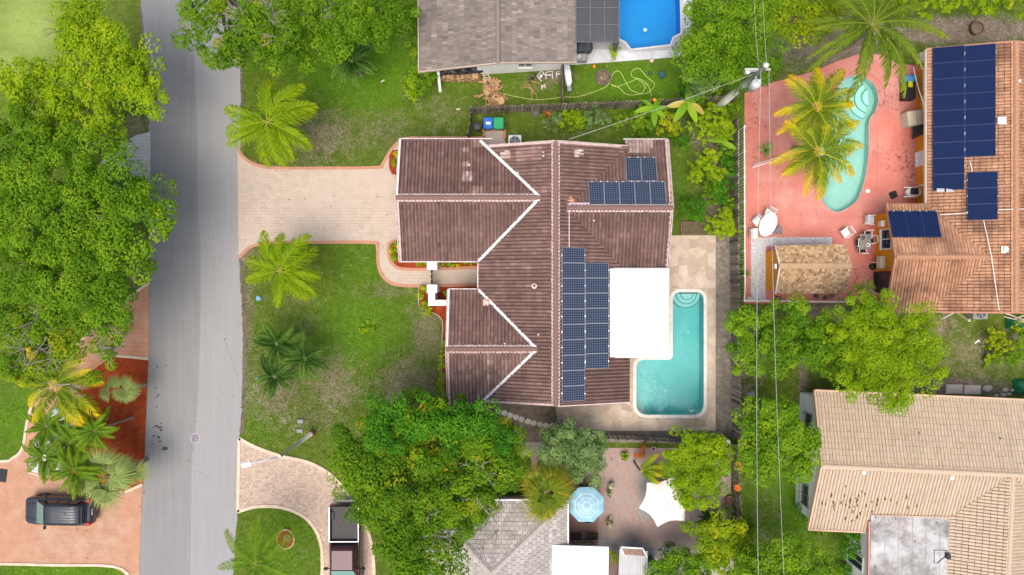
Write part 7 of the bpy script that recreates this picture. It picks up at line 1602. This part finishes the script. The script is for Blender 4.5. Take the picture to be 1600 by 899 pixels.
# barbecue on white stand, box, umbrella base etc by the yellow wall
c = P(1430, 300, .8); t = thing('lounge_chair', 'white oval tub chair holding a dark box beside the yellow wall', 'chair', (c[0], c[1], .05)); mb = MB(); mb.loft([[(.5 * sc_ * math.cos(a), .34 * sc_ * math.sin(a), z) for a in np.linspace(0, 2 * PI, 21)[:-1]] for sc_, z in ((.7, 0), (.9, .35), (1, .62), (.86, .62), (.7, .4))], caps=False); mb.prism([(.38 * math.cos(a), .26 * math.sin(a)) for a in np.linspace(0, 2 * PI, 17)[:-1]], .38, .42); mb.build('shell', white_plastic, t, local=True); 
for s in (-1, 1): mb = MB(); mb.box((-.42, s * .30, .63), (.5, .07, .04), bev=.015); mb.build('armrest', white_plastic, t, local=True)
mb = MB(); mb.box((0, 0, .1), (.42, .42, .2), bev=.04); mb.lathe([(.1, .2), (.1, .24)], (0, 0, 0), 10); o = mb.build('storage_box', black_plastic); o.location = P(1428, 299, .55); settag(o, 'black box resting in the white tub chair', 'box')
mb = MB(); mb.box((0, 0, .09), (.44, .44, .18), .4, bev=.05); mb.lathe([(.09, .18), (.06, .34)], (0, 0, 0), 10); o = mb.build('weight_block', black_plastic); o.location = P(1395, 305, .05); settag(o, 'square black parasol base alone on the red deck', 'parasol base')
mb = MB(); mb.lathe([(.15, 0), (.22, .1), (.18, .3), (.05, .34)], (0, 0, 0), 14, False); o = mb.build('kettle', black_plastic, smooth=True); o.location = P(1362, 417, .05); settag(o, 'small black kettle shaped pot below the cluttered table', 'pot')
mb = MB(); mb.lathe([(.14, 0), (.14, .1), (.02, .12)], (0, 0, 0), 14, False); o = mb.build('skimmer_lid', white_plastic); o.location = P(1355, 299, .05); settag(o, 'round white skimmer lid on the red deck beside the pool', 'lid')
c = P(1421, 137, .55); t = thing('deck_box', 'black storage box with a blue lid section beside the yellow wall', 'storage box', (c[0], c[1], .05)); mb = MB(); mb.box((0, -.1, .3), (.75, 1.35, .6), bev=.05); mb.build('body', black_plastic, t, local=True); mb = MB(); mb.box((-.02, .55, .45), (.85, .42, .5), bev=.04); mb.build('lid', mat('blue_lid', (.05, .22, .50), (.1, .3, .55), 4, .5), t, local=True)
mb = MB(); mb.box((.0, .2, .63), (.30, .42, .03)); mb.box((0, .28, .66), (.2, .16, .03)); o = mb.build('bag', mat('green_yellow_bag', (.25, .5, .03), (.75, .6, .02), 5, .5)); o.location = Vector((c[0], c[1], .05)); settag(o, 'small green and yellow bag on the black storage box', 'bag')
t = thing('grill', 'folded dark ribbed cover leaning on the yellow wall', 'cover', P(1432, 205, .4)); mb = MB()
for q in range(5): mb = MB(); mb.tube([(-.35 + q * .02, -.5 + q * .2, .1), (.35, -.1 + q * .2, .6)], .085, 8); mb.build('rib', black_plastic, t, local=True)
mb = MB(); mb.box((0, 0, .15), (.30, .7, .30), bev=.04); o = mb.build('cooler_box', beige_box); o.location = P(1437, 92, .2); settag(o, 'small beige box at the north corner of the yellow wall', 'box')
mb = MB(); mb.tube([(0, 0, 0), (-.4, -.5, 0), (-.2, -.9, 0), (-.9, -.6, 0), (-1.3, -.5, 0), (-1., -.2, 0)], .02, 5); o = mb.build('garden_hose', mat('dark_red_hose', (.35, .03, .03), None, 3, .6, bump=0)); o.location = P(1364, 430, .07); settag(o, 'thin dark red hose on the red deck below the cluttered table', 'hose')

# ladder rails of the main pool, pool equipment
t = thing('pool_ladder', 'chrome ladder rails at the south end of the turquoise pool', 'ladder', P(1083, 651))
for dx in (-.17, .17):
    mb = MB(); mb.tube([(dx, -.18, 0), (dx, -.16, .45), (dx, .05, .58), (dx, .3, .45), (dx - .02, .34, -.5)], .025, 8); mb.build('rail', alu, t, local=True, smooth=True)
mb = MB(); mb.box((0, .33, -.3), (.34, .08, .02)); mb.build('tread', alu, t, local=True)
t = thing('garden_lamp', 'white globe lamp on the corner of the pool fence', 'lamp', P(1124, 681)); mb = MB(); mb.lathe([(.02, -.18), (.13, -.12), (.18, 0), (.13, .12), (.02, .18)], (.06, -.05, 1.6), 14, False); mb.build('globe', white_plastic, t, local=True, smooth=True); mb = MB(); mb.tube([(-.05, 0, 0), (0, 0, 1.45)], .03); mb.tube([(0, 0, 1.45), (-.4, .3, 1.5)], .03); mb.build('pole', dark_metal, t, local=True)
# stepping stones
for i in range(10):
    px, py = [(779, 643), (788, 645), (797, 649), (806, 652), (815, 655), (825, 658.5), (834, 661), (844, 663), (853, 665), (862, 666)][i]
    mb = MB(); r = .20; n = 11; pts = [(r * rnd.uniform(.9, 1.08) * math.cos(q * 2 * PI / n), r * rnd.uniform(.9, 1.08) * math.sin(q * 2 * PI / n)) for q in range(n)]; mb.prism(pts, 0, .05); o = mb.build('stepping_stone', mat('stepping_stone_grey', (.52, .50, .45), (.38, .36, .32), 6, .85, fine=.2, rand=.15) if i == 0 else bpy.data.materials['stepping_stone_grey']); o.location = P(px, py)
    settag(o, 'round grey stepping stone on the dark soil behind the brown house, number of stones from the west: ' [:0] + ['westernmost round stepping stone under the tree', 'second round stepping stone from the tree', 'third round stepping stone from the tree', 'fourth round stepping stone from the tree', 'fifth round stepping stone from the tree', 'fifth round stepping stone counted from the wooden gate', 'fourth round stepping stone counted from the wooden gate', 'third round stepping stone counted from the wooden gate', 'second round stepping stone from the wooden gate', 'round stepping stone touching the wooden gate'][i], 'stepping stone', 'stepping stones')
# planter box beside the house
t = thing('planter_box', 'brown rectangular planter box at the end of the pool deck', 'planter', P(1081, 357)); mb = MB()
for c_, d_ in (((0, .38, .12), (1.5, .08, .24)), ((0, -.38, .12), (1.5, .08, .24)), ((.75, 0, .12), (.08, .84, .24)), ((-.75, 0, .12), (.08, .84, .24))): mb = MB(); mb.box(c_, d_); mb.build('board', mat('planter_wood', (.22, .15, .11), (.14, .09, .07), 5, .9) if 'planter_wood' not in bpy.data.materials else bpy.data.materials['planter_wood'], t, local=True)
mb = MB(); mb.box((0, 0, .08), (1.42, .68, .16)); mb.build('soil', mat('mossy_soil', (.13, .12, .06), (.09, .07, .05), 8, .95, fine=.3), t, local=True)

# ---- north yard clutter
pts_ = [(760, 139), (800, 150), (840, 156), (880, 152), (905, 151), (935, 141), (950, 133), (958, 115), (968, 112), (976, 125), (985, 140), (998, 146), (1010, 146), (1020, 138), (1022, 130), (1010, 120), (1000, 108), (992, 108), (986, 114), (988, 120), (996, 124), (1005, 130), (1008, 138), (1000, 147), (980, 148), (968, 138), (955, 132), (962, 136), (975, 132), (990, 126), (998, 123), (1012, 133), (1018, 150)]
mb = MB(); mb.tube([tuple(P(a, b, .04 + .012 * (i % 3))) for i, (a, b) in enumerate(smooth_path(pts_, 4))], .022, 5); o = mb.build('garden_hose', hose_mat); settag(o, 'pale green hose looping over the north lawn from the firewood heap', 'hose')
t = thing('fire_pit', 'round stone ringed fire pit with rubble on the north lawn', 'fire pit', P(942, 122)); rg = random.Random(4)
stone_m = mat('dark_rough_stone', (.14, .10, .085), (.22, .17, .14), 6, .9, fine=.3, rand=.3)
for q in range(14): a = q * 2 * PI / 14; mb = MB(); mb.box((.46 * math.cos(a), .46 * math.sin(a), .1), (.17, .13, .2), a + PI / 2 + rg.uniform(-.1, .1), bev=.03); mb.build('stone', stone_m, t, local=True)
mb = MB(); mb.lathe([(.42, .04), (.01, .06)], (0, 0, 0), 14, False); mb.build('ash', soil, t, local=True)
for q in range(12): mb = MB(); a = rg.uniform(0, 6.28); r = rg.uniform(0, .3); mb.box((r * math.cos(a), r * math.sin(a), .12), (rg.uniform(.1, .2), rg.uniform(.07, .14), .1), rg.uniform(0, 3), bev=.02); mb.build('rubble', mat('pinkish_rubble', (.50, .36, .26), (.36, .22, .14), 5, .9, rand=.35) if 'pinkish_rubble' not in bpy.data.materials else bpy.data.materials['pinkish_rubble'], t, local=True)
_lg = []
for q in range(3):
    mb = MB(); L = .42; r = .055 + .015 * q; mb.loft([[(x, r * math.cos(a), r * math.sin(a)) for a in (0, 1.2, 2.4, 3.2)] for x in (-L / 2, L / 2)]); _lg.append(mb.mesh('log', wood_cut))
t = thing('firewood_heap', 'loose heap of split firewood on the north lawn by the fence', 'firewood heap', P(770, 146)); rg = random.Random(5)
for q in range(120):
    dy = rg.uniform(-1.1, 1.1); wx = .50 + (.32 if dy < -.3 else 0) - .08 * abs(dy); o = link('log', rg.choice(_lg), t, loc=(rg.gauss(0, wx * .6) + (.2 if dy < -.2 else 0) - .1, dy * .8 + .05, .06 + rg.uniform(0, .28) * (1 - abs(dy) * .5)), rot=(rg.uniform(0, 6), rg.uniform(-.35, .35), rg.uniform(0, 6.28)))
mb = MB(); mb.lathe([(.22, 0), (.24, .4), (.01, .42)], (.55, -.62, 0), 12, False); mb.build('stump', wood_cut, t, local=True)
t = thing('firewood_stack', 'long firewood stack under a black tarpaulin at the shingled house', 'firewood stack', P(720, 122)); rg = random.Random(6)
for k in range(3):
    for q in range(27): o = link('log', _lg[q % 3], t, loc=(-1.15 + q * .088 + rg.uniform(-.02, .02), -.02 + rg.uniform(-.06, .06) - .0 * k, .12 + .24 * k), rot=(rg.uniform(0, 6), 0, PI / 2 + rg.uniform(-.1, .1))); o.scale = (1.1, 2.1, 2.1)
mb = MB(); vs_ = []; fs = []
for i in range(13):
    x = -1.35 + i * .235
    for j, (y, z) in enumerate(((.55, .5), (.45, .95), (.1, .98), (-.02, .90), (-.12, .72))): vs_.append((x + rg.uniform(-.03, .03), y + rg.uniform(-.05, .05) + (0.02 * i), z + rg.uniform(-.04, .04)))
for i in range(12):
    for j in range(4): a = i * 5 + j; fs.append((a, a + 1, a + 6, a + 5))
mb.add(vs_, fs); mb.build('tarpaulin', tarp_black, t, local=True)
t = thing('post', 'leaning white post beside the firewood stack', 'post', P(688, 143)); mb = MB(); beam(mb, (0, 0, .0), tuple(Vector(P(684.5, 112, 1.6)) - t.location), .18, .06); mb.build('board', white_paint, t, local=True); mb = MB(); mb.box((0, 0, .03), (.2, .2, .06)); mb.build('foot', concrete, t, local=True)
t = thing('ladder', 'short white folding ladder lying by the firewood heap', 'ladder', P(760, 120, .1), None, .35)
for s in (-1, 1): mb = MB(); mb.box((s * .17, 0, .06), (.05, .6, .05)); mb.build('rail', light_concrete, t, local=True)
for q in range(4): mb = MB(); mb.box((0, -.24 + q * .16, .06), (.34, .05, .04)); mb.build('rung', light_concrete, t, local=True)
t = thing('boat_cover', 'long white covered kayak shaped box beside the cross fence', 'covered box', P(886, 118, .5), None, math.radians(-82))
mb = MB(); mb.loft([rring(x, w_, 0.0, h2, .08) for x, w_, h2 in ((-.75, .12, .4), (-.6, .19, .6), (0, .22, .7), (.6, .2, .62), (.8, .12, .4))]); mb.build('cover', mat('white_tarpaulin', (.66, .68, .72), (.52, .54, .60), 3, .5, bump=.3), t, local=True, smooth=True); mb = MB(); mb.box((.95, 0, .15), (.3, .3, .3), bev=.05); mb.build('foot', grey_box, t, local=True)
# clutter of frames in front of the white wall
for i, (lab, px, py, a, m, s_) in enumerate([('upended white plastic frame nearest the wall', 838, 103, .3, white_plastic, .36), ('white plastic frame in the middle of the clutter', 846, 120, .8, white_plastic, .42), ('white plastic frame at the right of the clutter', 858, 119, .0, white_plastic, .42), ('small white frame beside the cross fence', 873, 117, .1, white_plastic, .3), ('pale bucket like frame at the bottom of the clutter', 849, 137, .2, white_plastic, .22), ('dark folded frame at the left of the clutter', 832, 124, .5, black_plastic, .5)]):
    t = thing('garden_chair', lab, 'chair', P(px, py, .2), 'jumble of plastic chairs', a); q = s_ / 2
    mb = MB(); mb.tube([(-q, -q, .02), (-q, q, .1), (q, q, .3), (q, -q, .1)], .03, 5); mb.tube([(-q, 0, .2), (q, 0, .25)], .025, 5); mb.build('frame', m, t, local=True); mb = MB(); mb.box((-.02, .02, .12), (s_ * .45, s_ * .35, .04), .4); mb.build('seat', m if i % 2 else grey_box, t, local=True)
mb = MB(); rg = random.Random(9)
t = thing('stick_pile', 'scatter of dry sticks on the soil beside the plastic chair jumble', 'sticks', P(835, 135)); 
for q in range(14): mb = MB(); a = rg.uniform(-1.9, -1.) if q % 2 else rg.uniform(2.2, 3.4); x, y = rg.uniform(-.3, .5), rg.uniform(-.4, .5); mb.tube([(x, y, .03), (x + .7 * math.cos(a), y + .7 * math.sin(a), .05)], .018, 4); mb.build('stick', wood_cut, t, local=True)
for lab, px, py, r, m, nm, ct in (('small orange ball on the north lawn', 928, 105, .13, orange_mat, 'ball', 'ball'), ('red and white ball at the edge of the marble deck', 1018, 96, .13, mat('red_ball', (.65, .25, .18), (.8, .8, .75), 8, .5, bump=0), 'ball', 'ball'), ('small dark green ball on the north lawn', 1015, 115, .12, teal_plastic, 'ball', 'ball'), ('orange fruit like ball on top of the north fence', 1022, 157, .12, orange_mat, 'ball', 'ball')):
    mb = MB(); mb.lathe([(r * math.sin(q * PI / 8) + .001, r - r * math.cos(q * PI / 8)) for q in range(9)], (0, 0, 0), 14, False); o = mb.build(nm, m, smooth=True); o.location = P(px, py, 1.75 if py == 157 else 0); settag(o, lab, ct)
mb = MB(); mb.box((0, 0, .15), (.42, .42, .3), .15, bev=.06); mb.box((0, 0, .31), (.2, .2, .04), .15, bev=.02); o = mb.build('storage_box', teal_plastic); o.location = P(1034, 118); settag(o, 'square teal box on the north lawn below the blue pool', 'box')
t = thing('garden_bench', 'grey covered bench at the corner of the marble deck', 'bench', P(906, 93, .5)); mb = MB(); mb.box((0, 0, .25), (.85, .5, .5), bev=.05); mb.build('body', grey_box, t, local=True); mb = MB(); mb.box((-.1, .02, .52), (.3, .25, .05), .5, bev=.02); mb.build('cushion', alu, t, local=True)
t = thing('grill', 'dark covered grill beside the enclosure', 'grill', P(912, 78, .6)); mb = MB(); mb.box((0, 0, .4), (1.0, .6, .8), .1, bev=.1); mb.build('cover', mat('navy_cover', (.035, .045, .06), (.06, .07, .09), 4, .6), t, local=True); mb = MB(); mb.box((.55, .1, .6), (.4, .3, .04)); mb.build('side_shelf', grey_metal, t, local=True)
t = thing('rubble_heap', 'little heap of grey rubble by the yellow green bush', 'rubble', P(638, 150)); rg = random.Random(8)
for q in range(22): mb = MB(); mb.box((rg.gauss(0, .15) - .0, rg.gauss(0, .32), .05 + rg.random() * .08), (rg.uniform(.06, .24), rg.uniform(.05, .12), .07), rg.uniform(0, 3)); mb.build('rubble', mat('grey_rubble', (.38, .34, .30), (.2, .16, .13), 5, .9, rand=.4) if 'grey_rubble' not in bpy.data.materials else bpy.data.materials['grey_rubble'], t, local=True)
for lab, px, py, a in (('white scrap of paper on the north lawn near the fence corner', 716, 171, .2), ('tiny white scrap on the north lawn below the dark palm', 598, 127, .5)): mb = MB(); mb.box((0, 0, .03), (.26, .09, .03), a); o = mb.build('paper_scrap', light_concrete); o.location = P(px, py); settag(o, lab, 'scrap')
# well / brick ring on the island lawn
t = thing('brick_ring', 'round brick edged tree ring with red mulch on the island lawn', 'tree ring', P(447, 842)); rm = mat('pale_ring_brick', (.46, .34, .19), (.36, .26, .15), 4, .9, rand=.2)
for q in range(30): a = q * 2 * PI / 30; mb = MB(); mb.box((.56 * math.cos(a), .62 * math.sin(a), .06), (.11, .13, .13), a, bev=.015); mb.build('brick', rm, t, local=True)
mb = MB(); mb.lathe([(.52, .04), (.01, .06)], (0, 0, 0), 20, False); mb.build('mulch', red_mulch, t, local=True)
mb = MB(); mb.lathe([(.24, 0), (.26, .12), (.22, .14), (.01, .13)], (.12, .1, .02), 14, False); mb.build('stump', mat('mauve_stump', (.26, .15, .13), None, 3, .9), t, local=True)
# metal shed
t = thing('garden_shed', 'pale grey metal garden shed with a brown framed skylight end at the bottom', 'shed', P(988, 878)); z = 2.0
shm = brick_mat('ribbed_metal_roof', [(.46, .48, .50), (.42, .44, .46)], (.28, .29, .31), .16, 8, .012, .45, (.33, .34, .35), 1.5, .4, off=0, bump=.2)
q = [P(*a, zz) for a, zz in (((969, 876), 1.9), ((1006, 878), 1.9), ((1010, 960), 1.9), ((963, 960), 1.9))]
mb = MB(); mb.prism([P(968, 858, 2)[:2], P(1012, 862, 2)[:2], P(1012, 960, 2)[:2], P(964, 960, 2)[:2]], 1.92, 2.0); mb.build('roof', shm, t)
mb = MB(); mb.prism([P(968, 868)[:2], P(1006, 868)[:2], P(1006, 950)[:2], P(966, 950)[:2]], 0, 1.92, bottom=False); mb.build('wall', grey_metal, t)
mb = MB(); mb.prism([P(972, 856, 2.05)[:2], P(1002, 858, 2.05)[:2], P(1008, 869, 2.05)[:2], P(976, 867, 2.05)[:2]], 2.0, 2.05); mb.build('skylight', mat('brown_panel', (.20, .12, .09), (.28, .18, .14), 5, .6), t)
mb = MB(); beam(mb, P(970, 855, 2.04), P(1004, 857, 2.04), .08, .08); beam(mb, P(1004, 857, 2.04), P(1011, 870, 2.04), .08, .08); beam(mb, P(970, 855, 2.04), P(975, 868, 2.04), .08, .08); mb.build('skylight_frame', white_paint, t)
# black doormat, glimpses of white car under palms
mb = MB(); mb.box((0, 0, .035), (.5, .85, .03), -.15); mb.box((0, 0, .052), (.38, .7, .006), -.15); o = mb.build('doormat', mat('black_mat', (.03, .035, .045), None, 3, .9)); o.location = P(5, 743, .0); settag(o, 'black mat on the orange driveway at the left edge', 'mat')
cw = P(84, 692, .8); suv('parked_car', 'white car almost hidden beneath the clump of green palms', (cw[0], cw[1], .02), 1.25, paint('white_car_paint', (.72, .76, .80), 0., .3), L=4.3)
# east yard bits
for i, (lab, px, py, w2, h2, a) in enumerate([('left square concrete slab by the beige house north eave', 1490, 608, 26, 14, 0), ('right square concrete slab by the beige house north eave', 1518, 609, 26, 14, 0)]):
    mb = MB(); mb.box((0, 0, .04), (w2 * S, h2 * S, .08), a); mb.box((0, 0, .09), (w2 * S - .1, h2 * S - .1, .02), a); o = mb.build('paving_slab', light_concrete); o.location = P(px, py); settag(o, lab, 'slab')
for i, (px, py, r) in enumerate([(1542, 607, .28), (1556, 618, .16), (1567, 617, .2), (1570, 609, .2), (1576, 616, .14), (1581, 610, .14), (1552, 520, .2), (1563, 521, .16)]):
    mb = MB(); rg = random.Random(i); mb.loft([[(r * f * rg.uniform(.8, 1.1) * 1.2 * math.cos(a), r * f * rg.uniform(.8, 1.1) * .8 * math.sin(a), z) for a in np.linspace(0, 2 * PI, 9)[:-1]] for f, z in ((1, 0), (1, .06), (.7, .12))]); o = mb.build('rock', concrete, smooth=False); o.location = P(px, py)
    settag(o, ['long flat pale stone right of the concrete slabs', 'small stone right of the long flat one', 'round stone in the row above the beige roof', 'upper round stone above the beige roof', 'small pale stone in the row above the beige roof', 'rightmost stone in the row above the beige roof', 'pinkish stone below the orange eave', 'stone beside the yellow shrub below the orange eave'][i], 'stone', 'loose stones in the east yard')
for i, (lab, px, py, a, l) in enumerate([('white plastic strip lying in the east yard dirt', 1539, 541, 0, .45), ('curved white strip left of the straight one in the east yard', 1526, 534, .7, .35)]): mb = MB(); mb.box((0, 0, .03), (l, .09, .03), a); mb.box((l * .4, .02, .035), (.08, .1, .03), a); o = mb.build('plastic_strip', white_plastic); o.location = P(px, py); settag(o, lab, 'plastic strip')
t = thing('folding_rack', 'white folded rack in front of the orange house south wall', 'rack', P(1582, 497)); 
for a, b in (((-.5, .3), (.5, -.3)), ((-.3, -.2), (.4, .4)), ((-.6, .1), (-.1, -.2)), ((0, -.3), (.4, .2))): mb = MB(); mb.tube([(a[0], a[1], .1), (b[0], b[1], 1.2)], .045, 5); mb.build('bar', white_plastic, t, local=True)
for i, (a, b) in enumerate([((1472, 498), (1488, 490)), ((1496, 489), (1514, 502))]): mb = MB(); mb.tube([P(*a, .3), P(*b, 1.4)], .05, 6); mb.tube([P(*b, 1.4), P(b[0] + 1, b[1] - 2, 1.5)], .06, 6); settag(mb.build('drain_pipe', white_plastic), ['left white downpipe sticking out under the orange eave', 'right white downpipe sticking out under the orange eave'][i], 'pipe')
def drape(label, px, py, m, s_, seed, name='tarpaulin'):
    rg = np.random.default_rng(seed); n = 12; vs_ = []; fs = []
    for j in range(n):
        for i in range(n): x = (i / (n - 1) - .5) * s_[0]; y = (j / (n - 1) - .5) * s_[1]; r = max(abs(x) / s_[0], abs(y) / s_[1]) * 2; vs_.append((x + rg.normal(0, .02), y + rg.normal(0, .02), s_[2] * (1 - r ** 4) + rg.normal(0, .035) + .05))
    for j in range(n - 1):
        for i in range(n - 1): a = j * n + i; fs.append((a, a + 1, a + n + 1, a + n))
    mb = MB(); mb.add(vs_, fs); o = mb.build(name, m, smooth=True); o.location = P(px, py); settag(o, label, 'tarpaulin')
drape('dark green tarpaulin heap at the right edge above the beige roof', 1596, 604, dark_green, (1.2, 1.0, .5), 1); drape('green tarpaulin under the south eave of the orange house', 1588, 505, dark_green, (1.5, .8, .5), 2)
# pool yard extras
mb = MB(); mb.lathe([(.16, 0), (.2, .1), (.12, .22), (.02, .24)], (0, 0, 0), 12, False); o = mb.build('basketball', mat('grey_ball', (.35, .32, .33), None, 3, .6), smooth=True); o.location = P(1180, 347, .05) ; settag(o, 'small grey ball by the chairs on the red deck', 'ball')
mb = MB(); mb.box((0, 0, .1), (.5, .35, .2), .3, bev=.05); mb.box((0, 0, .22), (.3, .2, .05), .3, bev=.02); o = mb.build('meter_box', grey_box); o.location = P(1172, 615); settag(o, 'small grey box on the strip between the fence and the east lawn', 'box')
rocks = [(1215, 466), (1275, 463), (1290, 466), (1300, 462), (1170, 466)]
for i, (px, py) in enumerate(rocks): mb = MB(); rg = random.Random(i + 40); r = .16; mb.loft([[(r * f * rg.uniform(.8, 1.2) * 1.3 * math.cos(a), r * f * rg.uniform(.8, 1.2) * math.sin(a), z) for a in np.linspace(0, 2 * PI, 8)[:-1]] for f, z in ((1, 0), (1, .1), (.6, .2))]); o = mb.build('rock', stone_m if i != 4 else light_concrete); o.location = P(px, py, .04); settag(o, ['dark rock below the west end of the yellow hut', 'dark rock behind the middle of the yellow hut', 'second dark rock behind the yellow hut', 'dark rock below the east end of the yellow hut', 'pale rock in the corner of the white fence'][i], 'rock', 'rocks behind the hut')

# ---------------------------------------------------------------- turf blades over the lawns
EXCL = [P2(q) for q in (Lj + Rj[::-1], main_dr, nb_dr, west_dr, [(178, 557), (232, 563), (224, 757), (106, 741), (89, 700), (119, 606)], [(655, 448), (750, 446), (750, 640), (693, 640), (691, 500), (657, 480)], [(235, 206), (180, 232), (120, 300), (150, 345), (235, 345)], deckA, [(622, 216), (1047, 216), (1047, 560), (985, 630), (700, 630), (622, 410)], [(1117, 366), (1152, 366), (1152, 694), (864, 694), (864, 672), (1117, 672)], [(1163, 474), (1163, 100), (1446, 80), (1446, 334), (1400, 474)], [(662, 112), (655, -50), (1082, -50), (1083, 88), (882, 103)], [(762, 632), (868, 632), (866, 692), (775, 688)])]
turf(0, [(376, 90, 740, 262, 110), (736, 100, 1160, 220, 90), (376, 380, 694, 720, 110), (0, 600, 45, 720, 90), (0, 884, 180, 899, 90), (372, 795, 500, 899, 110), (1046, 216, 1140, 366, 70), (1160, 590, 1270, 899, 90), (1260, 830, 1345, 899, 90), (1470, 500, 1600, 610, 40), (580, 800, 700, 899, 60)])

# fallen leaves on lawns, paving and road edges
n = 1900; zx = R.uniform(-30, 30, n); zy = R.uniform(-18, 18, n); keep = np.ones(n, bool)
for pl in [P2(q) for q in ([(240, -10), (365, -10), (365, 910), (235, 910)], [(622, 216), (1047, 216), (1047, 560), (985, 630), (700, 630), (622, 410)], [(1386, 70), (1700, 70), (1700, 487), (1386, 487)], [(1260, 610), (1700, 610), (1700, 960), (1260, 960)])] + POOLS: keep &= ~inside(zx, zy, pl)
zx, zy = zx[keep], zy[keep]; n = len(zx); a = R.uniform(0, 6.28, n); l = R.uniform(.03, .075, n); dx, dy = np.cos(a) * l, np.sin(a) * l; zz = np.full(n, .062)
V = np.stack([np.stack([zx - dx, zy - dy, zz], 1), np.stack([zx + dy * .5, zy - dx * .5, zz + .004], 1), np.stack([zx + dx, zy + dy, zz + .012], 1), np.stack([zx - dy * .5, zy + dx * .5, zz + .004], 1)], 1).reshape(-1, 3)
o = link('fallen_leaves', array_mesh('fallen_leaves', V, 4, ramp_mat('dry_leaves', [(0, (.10, .06, .03)), (.5, (.26, .17, .07)), (1, (.45, .36, .12))], .9), R.uniform(0, 1, n))); settag(o, 'dry fallen leaves scattered over lawns and paving', 'leaves', kind='stuff')
for cx, cy in ((1040, 610), (1075, 520)):
    c = P(cx, cy, -1.04); mb = MB(); mb.lathe([(.11, 0), (.11, .02), (.01, .03)], c, 12, False); mb.build('drain', step_plaster, main_pool)
